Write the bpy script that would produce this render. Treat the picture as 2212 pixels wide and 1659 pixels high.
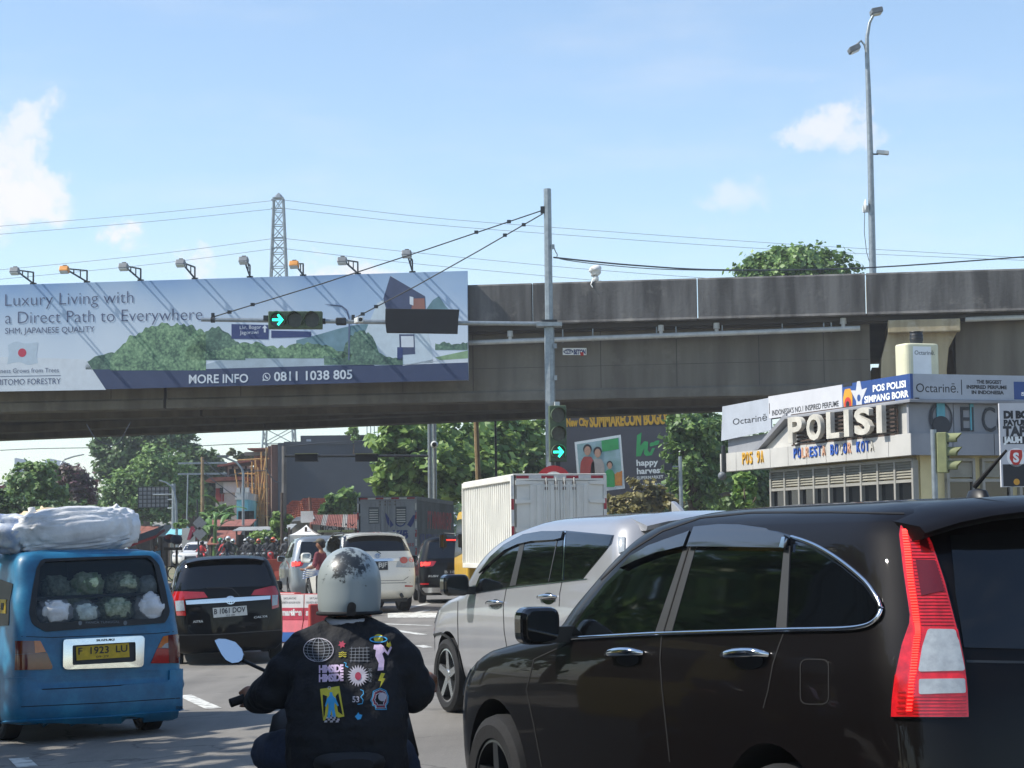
import bpy, bmesh, math, random
from mathutils import Vector as V, Matrix as MX, noise as NZ
from mathutils.bvhtree import BVHTree
R=math.radians
rnd=random.Random(7)
for o in list(bpy.data.objects): bpy.data.objects.remove(o)
S=bpy.context.scene
COL=S.collection
# ---------------------------------------------------------------- camera
F=4500.0; CX=1106.0; CY=829.5            # focal length and centre in picture units (2212 x 1659)
CAM=V((0,0,1.48)); PITCH=math.atan(355.5/F); ROLL=0.012
_f=V((0,math.cos(PITCH),math.sin(PITCH))); _u=V((0,-math.sin(PITCH),math.cos(PITCH))); _e=V((1,0,0))
_r=_e*math.cos(ROLL)-_u*math.sin(ROLL); _up=_u*math.cos(ROLL)+_e*math.sin(ROLL)
cd=bpy.data.cameras.new('camera'); cam=bpy.data.objects.new('camera',cd); COL.objects.link(cam)
cd.sensor_width=36; cd.lens=F/2212*36; cd.clip_start=.1; cd.clip_end=6000
cam.matrix_world=MX(((_r.x,_up.x,-_f.x,0),(_r.y,_up.y,-_f.y,0),(_r.z,_up.z,-_f.z,1.48),(0,0,0,1)))
S.camera=cam
def ray(px,py): return _f+_r*((px-CX)/F)+_up*((CY-py)/F)
def at(px,py,d):
    r=ray(px,py); return CAM+r*(d/r.y)
# ---------------------------------------------------------------- light
SUN_AZ=264.0; SUN_EL=47.0                 # compass from +Y clockwise, degrees
sd=V((math.sin(R(SUN_AZ))*math.cos(R(SUN_EL)),math.cos(R(SUN_AZ))*math.cos(R(SUN_EL)),math.sin(R(SUN_EL))))
sl=bpy.data.lights.new('sun','SUN'); sl.energy=4.6; sl.angle=R(.53); sl.color=(1,.95,.86)
so=bpy.data.objects.new('sun',sl); COL.objects.link(so); so.rotation_euler=sd.to_track_quat('Z','Y').to_euler(); so.location=(-40,-10,60)
W=bpy.data.worlds.new('World'); S.world=W; W.use_nodes=True
wn=W.node_tree.nodes; wl=W.node_tree.links; wn.clear()
def N(t,**k):
    n=wn.new(t)
    for a,b in k.items():
        if a.startswith('i_'): n.inputs[int(a[2:])].default_value=b
        else: setattr(n,a,b)
    return n
sky=N('ShaderNodeTexSky',sky_type='NISHITA',sun_disc=False,sun_elevation=R(SUN_EL),sun_rotation=R(SUN_AZ),altitude=250,air_density=1.05,dust_density=.25,ozone_density=1.6)
tc=N('ShaderNodeTexCoord'); 
nz=N('ShaderNodeTexNoise',noise_dimensions='3D',i_2=22.0,i_3=7.0,i_4=.6)
wl.new(tc.outputs['Generated'],nz.inputs['Vector'])
nsub=N('ShaderNodeVectorMath',operation='SUBTRACT'); nsub.inputs[1].default_value=(.5,.5,.5); wl.new(nz.outputs['Color'],nsub.inputs[0])
nsc=N('ShaderNodeVectorMath',operation='SCALE'); nsc.inputs['Scale'].default_value=.085; wl.new(nsub.outputs[0],nsc.inputs[0])
nadd=N('ShaderNodeVectorMath',operation='ADD'); wl.new(tc.outputs['Generated'],nadd.inputs[0]); wl.new(nsc.outputs[0],nadd.inputs[1])
acc=None
# cumulus puffs: (px,py,radius px, vertical squash, density)
PUFF=[(50,240,70,1,.75),(95,275,45,1.2,.6),(15,320,70,1,.8),(85,360,65,1,.85),(45,420,95,1.1,.95),(-30,455,90,1,.9),(-90,330,130,1,.9),(1790,270,80,1.1,.75),(1850,300,85,1.4,.65),(1740,310,70,1.5,.6),(1575,430,75,1.2,.45),(322,512,62,1,.9),(440,560,65,1.3,.6),(755,588,100,1.5,.9),(-900,200,300,1.6,.8),(3400,300,320,1.8,.8),(4300,700,260,1.8,.8)]
for px,py,rad,sq,den in PUFF:
    d=ray(px,py).normalized(); r=rad/F
    m1=N('ShaderNodeVectorMath',operation='SUBTRACT'); m1.inputs[1].default_value=d; wl.new(nadd.outputs[0],m1.inputs[0])
    m2=N('ShaderNodeVectorMath',operation='MULTIPLY'); m2.inputs[1].default_value=(1,1,sq); wl.new(m1.outputs[0],m2.inputs[0])
    m3=N('ShaderNodeVectorMath',operation='LENGTH'); wl.new(m2.outputs[0],m3.inputs[0])
    mr=N('ShaderNodeMapRange',interpolation_type='SMOOTHSTEP'); mr.inputs[1].default_value=r*1.2; mr.inputs[2].default_value=r*.42; mr.inputs[3].default_value=0; mr.inputs[4].default_value=den
    wl.new(m3.outputs['Value'],mr.inputs[0])
    if acc is None: acc=mr.outputs[0]
    else:
        mm=N('ShaderNodeMath',operation='MAXIMUM'); wl.new(acc,mm.inputs[0]); wl.new(mr.outputs[0],mm.inputs[1]); acc=mm.outputs[0]
# thin high streaks
mp=N('ShaderNodeMapping'); mp.inputs['Scale'].default_value=(3,3,14); wl.new(tc.outputs['Generated'],mp.inputs['Vector'])
n2=N('ShaderNodeTexNoise',i_2=2.2,i_3=6.0,i_4=.62); wl.new(mp.outputs[0],n2.inputs['Vector'])
r2=N('ShaderNodeMapRange',interpolation_type='SMOOTHSTEP'); r2.inputs[1].default_value=.44; r2.inputs[2].default_value=.85; r2.inputs[3].default_value=0; r2.inputs[4].default_value=.22; wl.new(n2.outputs['Fac'],r2.inputs[0])
mm=N('ShaderNodeMath',operation='MAXIMUM'); wl.new(acc,mm.inputs[0]); wl.new(r2.outputs[0],mm.inputs[1]); acc=mm.outputs[0]
mixc=N('ShaderNodeMix',data_type='RGBA'); wl.new(acc,mixc.inputs[0]); wl.new(sky.outputs[0],mixc.inputs[6]); mixc.inputs[7].default_value=(5.1,5.05,5.2,1)
bg=N('ShaderNodeBackground'); bg.inputs[1].default_value=.15; wl.new(mixc.outputs[2],bg.inputs[0])
wo=N('ShaderNodeOutputWorld'); wl.new(bg.outputs[0],wo.inputs[0])
S.view_settings.view_transform='Standard'; S.view_settings.look='None'; S.view_settings.exposure=.42; S.view_settings.gamma=1
S.render.engine='CYCLES'
try:
    S.cycles.max_bounces=7; S.cycles.transparent_max_bounces=8; S.cycles.caustics_reflective=False; S.cycles.caustics_refractive=False
except Exception: pass
# ---------------------------------------------------------------- materials
def lin(h):
    if isinstance(h,(tuple,list)): return tuple(h[:3])
    h=h.lstrip('#'); o=[]
    for i in (0,2,4):
        c=int(h[i:i+2],16)/255; o.append(c/12.92 if c<=.04045 else ((c+.055)/1.055)**2.4)
    return tuple(o)
MATS={}
def mat(name,col,rough=.6,metal=0,var=.12,scale=4.0,bump=0,bscale=40,coat=0,emit=0,spec=.5,col2=None,alpha=1,trans=0,stretch=None,lo=.35,hi=.65,sub=0,croughness=.05):
    if name in MATS: return MATS[name]
    m=bpy.data.materials.new(name); m.use_nodes=True; nt=m.node_tree; b=nt.nodes['Principled BSDF']; L=nt.links.new
    c=lin(col); b.inputs['Base Color'].default_value=(*c,1); b.inputs['Roughness'].default_value=rough; b.inputs['Metallic'].default_value=metal
    b.inputs['Specular IOR Level'].default_value=spec; b.inputs['Coat Weight'].default_value=coat; b.inputs['Coat Roughness'].default_value=croughness
    if alpha<1: b.inputs['Alpha'].default_value=alpha
    if trans: b.inputs['Transmission Weight'].default_value=trans
    if emit: b.inputs['Emission Color'].default_value=(*c,1); b.inputs['Emission Strength'].default_value=emit
    if var or bump or col2:
        t=nt.nodes.new('ShaderNodeTexCoord'); src=t.outputs['Object']
        if stretch:
            mp=nt.nodes.new('ShaderNodeMapping'); mp.inputs['Scale'].default_value=stretch; L(src,mp.inputs[0]); src=mp.outputs[0]
    if var or col2:
        n=nt.nodes.new('ShaderNodeTexNoise'); n.inputs['Scale'].default_value=scale; n.inputs['Detail'].default_value=6; n.inputs['Roughness'].default_value=.62; L(src,n.inputs['Vector'])
        rp=nt.nodes.new('ShaderNodeValToRGB'); L(n.outputs['Fac'],rp.inputs[0])
        d=lin(col2) if col2 else tuple(x*(1-var) for x in c); e=c if col2 else tuple(min(1,x*(1+var)) for x in c)
        rp.color_ramp.elements[0].position=lo; rp.color_ramp.elements[0].color=(*d,1); rp.color_ramp.elements[1].position=hi; rp.color_ramp.elements[1].color=(*e,1)
        L(rp.outputs[0],b.inputs['Base Color'])
    if bump:
        n3=nt.nodes.new('ShaderNodeTexNoise'); n3.inputs['Scale'].default_value=bscale; n3.inputs['Detail'].default_value=5; L(src,n3.inputs['Vector'])
        bp=nt.nodes.new('ShaderNodeBump'); bp.inputs['Strength'].default_value=bump; bp.inputs['Distance'].default_value=.02; L(n3.outputs['Fac'],bp.inputs['Height']); L(bp.outputs[0],b.inputs['Normal'])
    MATS[name]=m; return m
def MT(k): return MATS[k]
# ---------------------------------------------------------------- mesh helpers
class MB:
    def __init__(s): s.v=[]; s.f=[]; s.m=[]
    def add(s,vs,fs,T=None,m=0):
        o=len(s.v)
        for p in vs:
            p=V(p); s.v.append(T@p if T is not None else p)
        for f in fs: s.f.append([i+o for i in f]); s.m.append(m)
        return s
    def box(s,x0,x1,y0,y1,z0,z1,T=None,m=0):
        return s.add([(x0,y0,z0),(x1,y0,z0),(x1,y1,z0),(x0,y1,z0),(x0,y0,z1),(x1,y0,z1),(x1,y1,z1),(x0,y1,z1)],[(0,3,2,1),(4,5,6,7),(0,1,5,4),(1,2,6,5),(2,3,7,6),(3,0,4,7)],T,m)
    def bar(s,a,b,w,h=None,m=0):
        a=V(a);b=V(b);h=h or w; d=b-a; L=d.length
        q=d.to_track_quat('Y','Z').to_matrix().to_4x4(); q.translation=a
        return s.box(-w/2,w/2,0,L,-h/2,h/2,q,m)
    def tube(s,pts,r,n=8,m=0,cap=True,T=None):
        pts=[V(p) for p in pts]; k=len(pts); rr=r if isinstance(r,(list,tuple)) else [r]*k
        vs=[];fs=[];ref=None
        for i,p in enumerate(pts):
            d=(pts[min(i+1,k-1)]-pts[max(i-1,0)])
            d=d.normalized() if d.length>1e-9 else V((0,0,1))
            if ref is None: ref=V((0,0,1)) if abs(d.z)<.9 else V((1,0,0))
            x=ref.cross(d)
            if x.length<1e-6: x=V((1,0,0)).cross(d)
            x.normalize(); y=d.cross(x); ref=y if abs(d.dot(y))<.5 else ref
            ref=d.cross(x)
            for j in range(n):
                a=2*math.pi*j/n; vs.append(p+(x*math.cos(a)+y*math.sin(a))*rr[i])
            ref=V((0,0,1)) if abs(d.z)<.9 else V((1,0,0))
        for i in range(k-1):
            for j in range(n):
                fs.append((i*n+j,i*n+(j+1)%n,(i+1)*n+(j+1)%n,(i+1)*n+j))
        if cap: fs.append(tuple(range(n-1,-1,-1))); fs.append(tuple((k-1)*n+j for j in range(n)))
        return s.add(vs,fs,T,m)
    def lathe(s,prof,n=24,T=None,m=0,close=False):
        vs=[];fs=[];k=len(prof)
        for r,z in prof:
            for j in range(n):
                a=2*math.pi*j/n; vs.append((r*math.cos(a),r*math.sin(a),z))
        for i in range(k if close else k-1):
            i2=(i+1)%k
            for j in range(n): fs.append((i*n+j,i*n+(j+1)%n,i2*n+(j+1)%n,i2*n+j))
        if not close:
            if prof[0][0]>1e-5: fs.append(tuple(range(n-1,-1,-1)))
            if prof[-1][0]>1e-5: fs.append(tuple((k-1)*n+j for j in range(n)))
        return s.add(vs,fs,T,m)
    def prism(s,poly,z0,z1,T=None,m=0):
        n=len(poly); a=sum(poly[i][0]*poly[(i+1)%n][1]-poly[(i+1)%n][0]*poly[i][1] for i in range(n))
        if a<0: poly=poly[::-1]
        vs=[(x,y,z0) for x,y in poly]+[(x,y,z1) for x,y in poly]
        fs=[tuple(range(n-1,-1,-1)),tuple(range(n,2*n))]+[(i,(i+1)%n,n+(i+1)%n,n+i) for i in range(n)]
        return s.add(vs,fs,T,m)
    def ball(s,c,r,nu=14,nv=9,m=0,T=None):
        r=r if isinstance(r,(list,tuple)) else (r,r,r); c=V(c); vs=[V((0,0,-r[2]))+c]; fs=[]
        for i in range(1,nv):
            t=math.pi*i/nv-math.pi/2
            for j in range(nu):
                a=2*math.pi*j/nu; vs.append(c+V((r[0]*math.cos(t)*math.cos(a),r[1]*math.cos(t)*math.sin(a),r[2]*math.sin(t))))
        vs.append(V((0,0,r[2]))+c); e=len(vs)-1
        for j in range(nu):
            fs.append((0,1+(j+1)%nu,1+j)); fs.append((e,e-nu+j,e-nu+(j+1)%nu))
        for i in range(nv-2):
            for j in range(nu): fs.append((1+i*nu+j,1+i*nu+(j+1)%nu,1+(i+1)*nu+(j+1)%nu,1+(i+1)*nu+j))
        return s.add(vs,fs,T,m)
    def mesh(s,name,ms,smooth=None):
        me=bpy.data.meshes.new(name); me.from_pydata([tuple(p) for p in s.v],[],s.f)
        for m in (ms if isinstance(ms,(list,tuple)) else [ms]): me.materials.append(MATS[m] if isinstance(m,str) else m)
        if any(s.m): me.polygons.foreach_set('material_index',s.m)
        if smooth is not None:
            me.polygons.foreach_set('use_smooth',[True]*len(me.polygons))
            if smooth<180: me.set_sharp_from_angle(angle=R(smooth))
        me.update(); return me
    def build(s,name,ms,parent=None,smooth=None,bevel=0,seg=2):
        return link(name,s.mesh(name,ms,smooth),parent,bevel,seg)
def link(name,me,parent=None,bevel=0,seg=2):
    o=bpy.data.objects.new(name,me); COL.objects.link(o)
    if parent is not None: o.parent=parent
    if bevel:
        b=o.modifiers.new('b','BEVEL'); b.width=bevel; b.segments=seg; b.limit_method='ANGLE'; b.angle_limit=R(40); b.use_clamp_overlap=True
    return o
def tag(o,label,cat=None,group=None,kind=None):
    if label: o['label']=label
    if cat: o['category']=cat
    if group: o['group']=group
    if kind: o['kind']=kind
    return o
def thing(name,label,cat,loc=(0,0,0),rz=0,group=None):
    o=bpy.data.objects.new(name,None); COL.objects.link(o); o.location=loc; o.rotation_euler=(0,0,rz); o.empty_display_size=.2
    return tag(o,label,cat,group)
def dup(o,parent=None):
    c=o.copy(); COL.objects.link(c); c.parent=parent
    for ch in list(o.children): dup(ch,c)
    return c
def frame(o,ex,ey,ez=None):
    ex=V(ex).normalized(); ey=V(ey).normalized(); ez=V(ez).normalized() if ez is not None else ex.cross(ey)
    return MX(((ex.x,ey.x,ez.x,o[0]),(ex.y,ey.y,ez.y,o[1]),(ex.z,ey.z,ez.z,o[2]),(0,0,0,1)))
def wall(o,ex): return frame(o,ex,(0,0,1))          # local x along ex, y up, z towards the viewer
def tmesh(txt,size=1,ext=0,bold=0,align='LEFT',sx=1,shear=0,space=1,line=1):
    cu=bpy.data.curves.new('t','FONT'); cu.body=txt; cu.size=size; cu.extrude=ext; cu.offset=bold; cu.align_x=align; cu.shear=shear; cu.space_character=space; cu.space_line=line; cu.resolution_u=3
    o=bpy.data.objects.new('t',cu); me=bpy.data.meshes.new_from_object(o); bpy.data.objects.remove(o); bpy.data.curves.remove(cu)
    for v in me.vertices: v.co.x*=sx
    return me
def text(name,txt,T,size,ms,parent=None,fit=None,mapf=None,**k):
    """flat or raised lettering laid into frame T (x right, y up, z out); fit=(width) stretches to that width"""
    me=tmesh(txt,size,**k)
    if fit and len(me.vertices):
        xs=[v.co.x for v in me.vertices]; s=fit/(max(xs)-min(xs)+1e-9); m0=min(xs) if k.get('align','LEFT')=='LEFT' else 0
        for v in me.vertices: v.co.x=(v.co.x-m0)*s
    if mapf:
        for v in me.vertices: v.co=mapf(*((T@v.co).xy))
    else: me.transform(T)
    me.materials.clear(); me.materials.append(MATS[ms]); me.name=name
    return words(name,me,txt,T,parent)
def words(name,me,txt,T,parent):
    """split lettering at its word gaps so that each word is an object"""
    n=len(txt.split())
    if n<2: return link(name,me,parent)
    inv=T.inverted(); bm=bmesh.new(); bm.from_mesh(me); bm.verts.ensure_lookup_table(); xs=[(inv@v.co).x for v in bm.verts]
    iv=sorted((min(xs[v.index] for v in f.verts),max(xs[v.index] for v in f.verts)) for f in bm.faces); gaps=[]; hi=iv[0][1]
    for a,b in iv[1:]:
        if a>hi: gaps.append((a-hi,(a+hi)/2))
        hi=max(hi,b)
    cuts=sorted(g[1] for g in sorted(gaps)[-(n-1):]); bm.free(); out=None; vc=[v.co.copy() for v in me.vertices]; grp={}
    for p in me.polygons:
        c=sum(xs[i] for i in p.vertices)/len(p.vertices); grp.setdefault(sum(c>k for k in cuts),[]).append(list(p.vertices))
    for k in sorted(grp):
        ids=sorted({i for f in grp[k] for i in f}); mp={i:j for j,i in enumerate(ids)}; m2=bpy.data.meshes.new(name); m2.from_pydata([vc[i] for i in ids],[],[[mp[i] for i in f] for f in grp[k]]); m2.materials.append(me.materials[0]); o=link(name,m2,parent); out=out or o
    return out
def rpoly(pts,r,seg=5):
    """polygon with rounded corners; pts (x,y) or (x,y,r)"""
    n=len(pts); out=[]
    for i in range(n):
        p=V(pts[i][:2]); a=V(pts[i-1][:2]); b=V(pts[(i+1)%n][:2]); rr=pts[i][2] if len(pts[i])>2 else r
        if rr<=0: out.append(tuple(p)); continue
        u=(a-p); w=(b-p); d=min(rr,u.length*.49,w.length*.49); u.normalize(); w.normalize()
        p0=p+u*d; p1=p+w*d
        for k in range(seg+1):
            t=k/seg; out.append(tuple(p0*(1-t)**2+p*2*t*(1-t)+p1*t*t))
    return out
def rrect(x0,x1,y0,y1,r,seg=5): return rpoly([(x0,y0),(x1,y0),(x1,y1),(x0,y1)],r,seg)
def circ(cx,cy,rx,ry=None,n=24,a0=0,a1=360):
    ry=ry or rx; full=abs(a1-a0-360)<1e-6
    return [(cx+rx*math.cos(R(a0+(a1-a0)*i/(n if full else n-1))),cy+ry*math.sin(R(a0+(a1-a0)*i/(n if full else n-1)))) for i in range(n)]
def spline(pts,closed=False,seg=6):
    out=[]; n=len(pts); P=[V(p) for p in pts]
    for i in range(n if closed else n-1):
        if closed: a,b,c,d=P[i-1],P[i],P[(i+1)%n],P[(i+2)%n]
        else: a,b,c,d=P[max(i-1,0)],P[i],P[i+1],P[min(i+2,n-1)]
        for k in range(seg):
            t=k/seg; out.append(tuple(.5*((2*b)+(c-a)*t+(2*a-5*b+4*c-d)*t*t+(3*b-a-3*c+d)*t**3)))
    if not closed: out.append(tuple(P[-1]))
    return out
def patch(poly,mapf,step=.12,off=.004,skirt=.012,hole=None):
    """sheet cut to a 2-D outline and laid on a surface mapf(u,v,offset)->V"""
    bm=bmesh.new(); vs=[bm.verts.new((p[0],p[1],0)) for p in poly]; bm.faces.new(vs)
    us=[p[0] for p in poly]; ws=[p[1] for p in poly]
    for lo,hi,ax in ((min(us),max(us),0),(min(ws),max(ws),1)):
        k=int((hi-lo)/step)
        for i in range(1,k+1):
            c=lo+(hi-lo)*i/(k+1); co=[0,0,0]; co[ax]=c; no=[0,0,0]; no[ax]=1
            bmesh.ops.bisect_plane(bm,geom=bm.verts[:]+bm.edges[:]+bm.faces[:],plane_co=co,plane_no=no,dist=1e-5)
    bm.verts.index_update()
    mb=MB(); a=[mapf(v.co.x,v.co.y,off) for v in bm.verts]; fs=[[v.index for v in f.verts] for f in bm.faces]
    if fs:
        f=fs[0]; 
    n=len(a); mb.add(a,fs)
    if skirt:
        b=[mapf(v.co.x,v.co.y,off-skirt) for v in bm.verts]; mb.add(b,[])
        for e in bm.edges:
            if len(e.link_faces)==1:
                i,j=e.verts[0].index,e.verts[1].index; mb.f.append([i,j,n+j,n+i]); mb.m.append(0)
    bm.free(); return mb
def strip(path,width,mapf,off=.005,closed=False,h=.006,step=.08):
    """raised ribbon along a 2-D path on a surface"""
    P=[]
    n=len(path)
    for i in range(n if closed else n-1):
        a=V(path[i][:2]); b=V(path[(i+1)%n][:2]); k=max(1,int((b-a).length/step))
        for j in range(k): P.append(a.lerp(b,j/k))
    if not closed: P.append(V(path[-1][:2]))
    n=len(P); vs=[]; fs=[]
    for i in range(n):
        d=(P[(i+1)%n]-P[i-1]) if closed else P[min(i+1,n-1)]-P[max(i-1,0)]
        d.normalize(); w=V((-d.y,d.x))*width/2
        for q,o in ((P[i]-w,off-h),(P[i]-w,off),(P[i]+w,off),(P[i]+w,off-h)): vs.append(mapf(q.x,q.y,o))
    for i in range(n if closed else n-1):
        j=(i+1)%n
        for k in range(3): fs.append((i*4+k,i*4+k+1,j*4+k+1,j*4+k))
    mb=MB(); mb.add(vs,fs); return mb
def recalc(o):
    bm=bmesh.new(); bm.from_mesh(o.data); bmesh.ops.recalc_face_normals(bm,faces=bm.faces); bm.to_mesh(o.data); bm.free(); return o
def evalmesh(o):
    dg=bpy.context.evaluated_depsgraph_get(); dg.update(); me=bpy.data.meshes.new_from_object(o.evaluated_get(dg)); return me
def lerp(a,b,t): return a+(b-a)*t
def sst(a,b,x):
    t=max(0,min(1,(x-a)/(b-a))); return t*t*(3-2*t)
# ---------------------------------------------------------------- common materials
def road_mat():
    m=bpy.data.materials.new('asphalt'); m.use_nodes=True; nt=m.node_tree; b=nt.nodes['Principled BSDF']; L=nt.links.new; nd=nt.nodes.new; t=nd('ShaderNodeTexCoord').outputs['Object']
    def noise(sc,det,vec=None,rough=.6):
        n=nd('ShaderNodeTexNoise'); n.inputs['Scale'].default_value=sc; n.inputs['Detail'].default_value=det; n.inputs['Roughness'].default_value=rough; L(vec or t,n.inputs[0]); return n.outputs[0]
    def ramp(x,p0,c0,p1,c1):
        r=nd('ShaderNodeValToRGB'); r.color_ramp.elements[0].position=p0; r.color_ramp.elements[0].color=(*c0,1); r.color_ramp.elements[1].position=p1; r.color_ramp.elements[1].color=(*c1,1); L(x,r.inputs[0]); return r.outputs[0]
    def mul(a,c):
        x=nd('ShaderNodeMix'); x.data_type='RGBA'; x.blend_type='MULTIPLY'; x.inputs[0].default_value=1; L(a,x.inputs[6]); L(c,x.inputs[7]); return x.outputs[2]
    mp=nd('ShaderNodeMapping'); mp.inputs['Scale'].default_value=(1,.06,1); mp.inputs['Rotation'].default_value=(0,0,.25); L(t,mp.inputs[0])
    col=ramp(noise(.35,5),.35,lin('#77736d'),.68,lin('#8f8b84'))
    col=mul(col,ramp(noise(1.6,4,mp.outputs[0]),.36,(.80,.80,.80),.6,(1,1,1)))
    col=mul(col,ramp(noise(70,3),.3,(.72,.72,.72),.7,(1.0,1.0,1.0)))
    col=mul(col,ramp(noise(.9,7,None,.7),.28,(.55,.55,.56),.40,(1,1,1)))
    vo=nd('ShaderNodeTexVoronoi'); vo.feature='DISTANCE_TO_EDGE'; vo.inputs['Scale'].default_value=.28; dn=nd('ShaderNodeVectorMath'); dn.operation='ADD'; n2=nd('ShaderNodeTexNoise'); n2.inputs['Scale'].default_value=1.3; n2.inputs['Detail'].default_value=6; L(t,n2.inputs[0]); sc=nd('ShaderNodeVectorMath'); sc.operation='SCALE'; sc.inputs['Scale'].default_value=1.1; L(n2.outputs['Color'],sc.inputs[0]); L(t,dn.inputs[0]); L(sc.outputs[0],dn.inputs[1]); L(dn.outputs[0],vo.inputs['Vector'])
    col=mul(col,ramp(vo.outputs['Distance'],.0,(.45,.45,.45),.006,(1,1,1)))
    L(col,b.inputs['Base Color']); b.inputs['Roughness'].default_value=.82
    bp=nd('ShaderNodeBump'); bp.inputs['Strength'].default_value=.4; bp.inputs['Distance'].default_value=.01; L(noise(90,4),bp.inputs['Height']); L(bp.outputs[0],b.inputs['Normal']); MATS['asphalt']=m
road_mat()
mat('dirt','#8a7c66',.95,col2='#5f6a45',scale=.3,bump=.3)
mat('paint_white','#cfcfc8',.7,col2='#85827c',scale=7,lo=.36,hi=.52)
mat('concrete','#6d6a66',.9,var=.3,scale=.9,bump=.3,bscale=14)
mat('girder','#7a7264',.9,var=.22,scale=.7,bump=.2,bscale=10,stretch=(1,1,.35))
mat('galv','#8f979b',.45,metal=.6,var=.15,scale=8)
mat('steel_dark','#3a3d40',.5,metal=.5,var=.2)
mat('steel_white','#c9ccca',.5,var=.1)
mat('black_plastic','#101113',.45,var=.15,scale=15)
mat('rubber','#16171a',.85,var=.2,scale=12,bump=.1)
mat('chrome','#d9dcde',.12,metal=1,var=0)
mat('white_print','#eef0ee',.55,var=.04)
mat('black_print','#23262b',.6,var=.05)
WPAR=set()
_link0=link
def link(name,me,parent=None,bevel=0,seg=2):
    o=_link0(name,me,parent,bevel,seg)
    if parent is not None and parent.name in WPAR: o.matrix_parent_inverse=MX.Translation(-parent.location)
    return o
def thingw(name,label,cat,base=(0,0,0),group=None):
    """a thing whose parts are modelled in world coordinates"""
    o=thing(name,label,cat,base,0,group); WPAR.add(o.name); return o
def onp(T,px,py,off=0):
    """picture point -> local (x,y) on the plane of frame T shifted out by off"""
    r=ray(px,py); n=T.to_3x3().col[2]; o=T.translation+n*off
    t=(o-CAM).dot(n)/r.dot(n); q=T.inverted()@(CAM+r*t); return (q.x,q.y)
def sheet(name,T,pts,off,th,ms,parent,px=True,bevel=0):
    """flat plate: outline in picture points laid on plane T, or in local metres"""
    P=[onp(T,x,y,off) for x,y in pts] if px else pts
    return MB().prism(P,off,off+th,T).build(name,ms,parent,bevel=bevel)
def label_px(name,txt,T,x0,yb,x1,h,off,ms,parent,px=True,**k):
    """lettering whose left end, baseline, right end and cap height are picture points"""
    a=V(onp(T,x0,yb[0] if isinstance(yb,tuple) else yb,off)); b=V(onp(T,x1,yb[1] if isinstance(yb,tuple) else yb,off)); c=V(onp(T,x0,(yb[0] if isinstance(yb,tuple) else yb)-h,off))
    d=(b-a); Tm=T@MX.Translation((a.x,a.y,off+k.get('ext',0)))@MX.Rotation(math.atan2(d.y,d.x),4,'Z')
    return text(name,txt,Tm,(c-a).length/.72,ms,parent,fit=d.length,**k)
# ================================================================ ground and road
def gz(x,y):
    return -.16*sst(.6,4.2,-x)*(1-sst(34,60,y))*sst(-30,0,y)+.13*sst(28,52,y)+.42*sst(97,110,y)
def axis(a,b,fine,f0,f1,ratio=1.5):
    out=[]; x=f0
    while x<f1: out.append(x); x+=fine
    out.append(f1); st=fine; x=f1
    while x<b: st*=ratio; x=min(b,x+st); out.append(x)
    st=fine; x=f0
    while x>a: st*=ratio; x=max(a,x-st); out.insert(0,x)
    return out
def terrain(name,xs,ys,dz,ms):
    mb=MB(); n=len(xs); mb.add([(x,y,gz(x,y)+dz) for y in ys for x in xs],[(j*n+i,j*n+i+1,(j+1)*n+i+1,(j+1)*n+i) for j in range(len(ys)-1) for i in range(n-1)])
    return tag(mb.build(name,ms,smooth=180),None,kind='structure')
terrain('ground',axis(-1500,1500,.6,-6,6),axis(-300,3000,2,-6,70),0,'dirt')
terrain('road',[-16+.5*i for i in range(77)],[-12+1.5*i for i in range(122)],.004,'asphalt')
def gpt(px,py):
    r=ray(px,py); t=1.48/-r.z
    for _ in range(8):
        p=CAM+r*t; t=(CAM.z-gz(p.x,p.y))/-r.z
    return CAM+r*t
def mark(pts,wd=None):
    """painted marking lying on the road, from ground points"""
    mb=MB()
    if wd:
        a,b=V(pts[0]),V(pts[1]); k=max(1,int((b-a).length/1.0)); n=V((-(b-a).y,(b-a).x,0)).normalized()*wd/2
        for i in range(k):
            p,q=a.lerp(b,i/k),a.lerp(b,(i+1)/k)
            mb.add([(c.x,c.y,gz(c.x,c.y)+.009) for c in (p-n,q-n,q+n,p+n)],[(0,1,2,3)])
    else: mb.add([(c[0],c[1],gz(c[0],c[1])+.009) for c in pts],[tuple(range(len(pts)))])
    return tag(recalc(mb.build('road_marking','paint_white')),None,kind='structure')
for a,b,w in [((398,1503),(462,1532),.16),((40,1640),(60,1659),.16),((870,1333),(925,1318),.18),((858,1321),(925,1304),.2),((850,1362),(915,1372),.14),((905,1395),(925,1400),.14),((760,1345),(930,1352),.12)]:
    p,q=gpt(*a),gpt(*b); mark([p,q],w)
for i in range(7):                                   # zebra bars beside the white car
    p=gpt(845+i*16,1330); mark([(p.x,p.y-1.2,0),(p.x+.35,p.y-1.2,0),(p.x+.2,p.y+1.2,0),(p.x-.15,p.y+1.2,0)])
for i in range(8): mark([(1.9,-8+i*6,0),(1.9,-5+i*6,0)],.14)
# pavement along both verges, out beyond the crossing
def slab(name,x0,x1,y0,y1,h,ms):
    mb=MB(); k=max(1,int((y1-y0)/3))
    mb.box(x0,x1,y0,y1,-.3,h); return tag(mb.build(name,ms,bevel=.02),None,kind='structure')
mat('kerb','#a39f96',.85,var=.25,scale=2)
slab('pavement',-30,-16,-12,165,.12,'kerb'); slab('pavement',20.5,40,-12,165,.12,'kerb')
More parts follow.
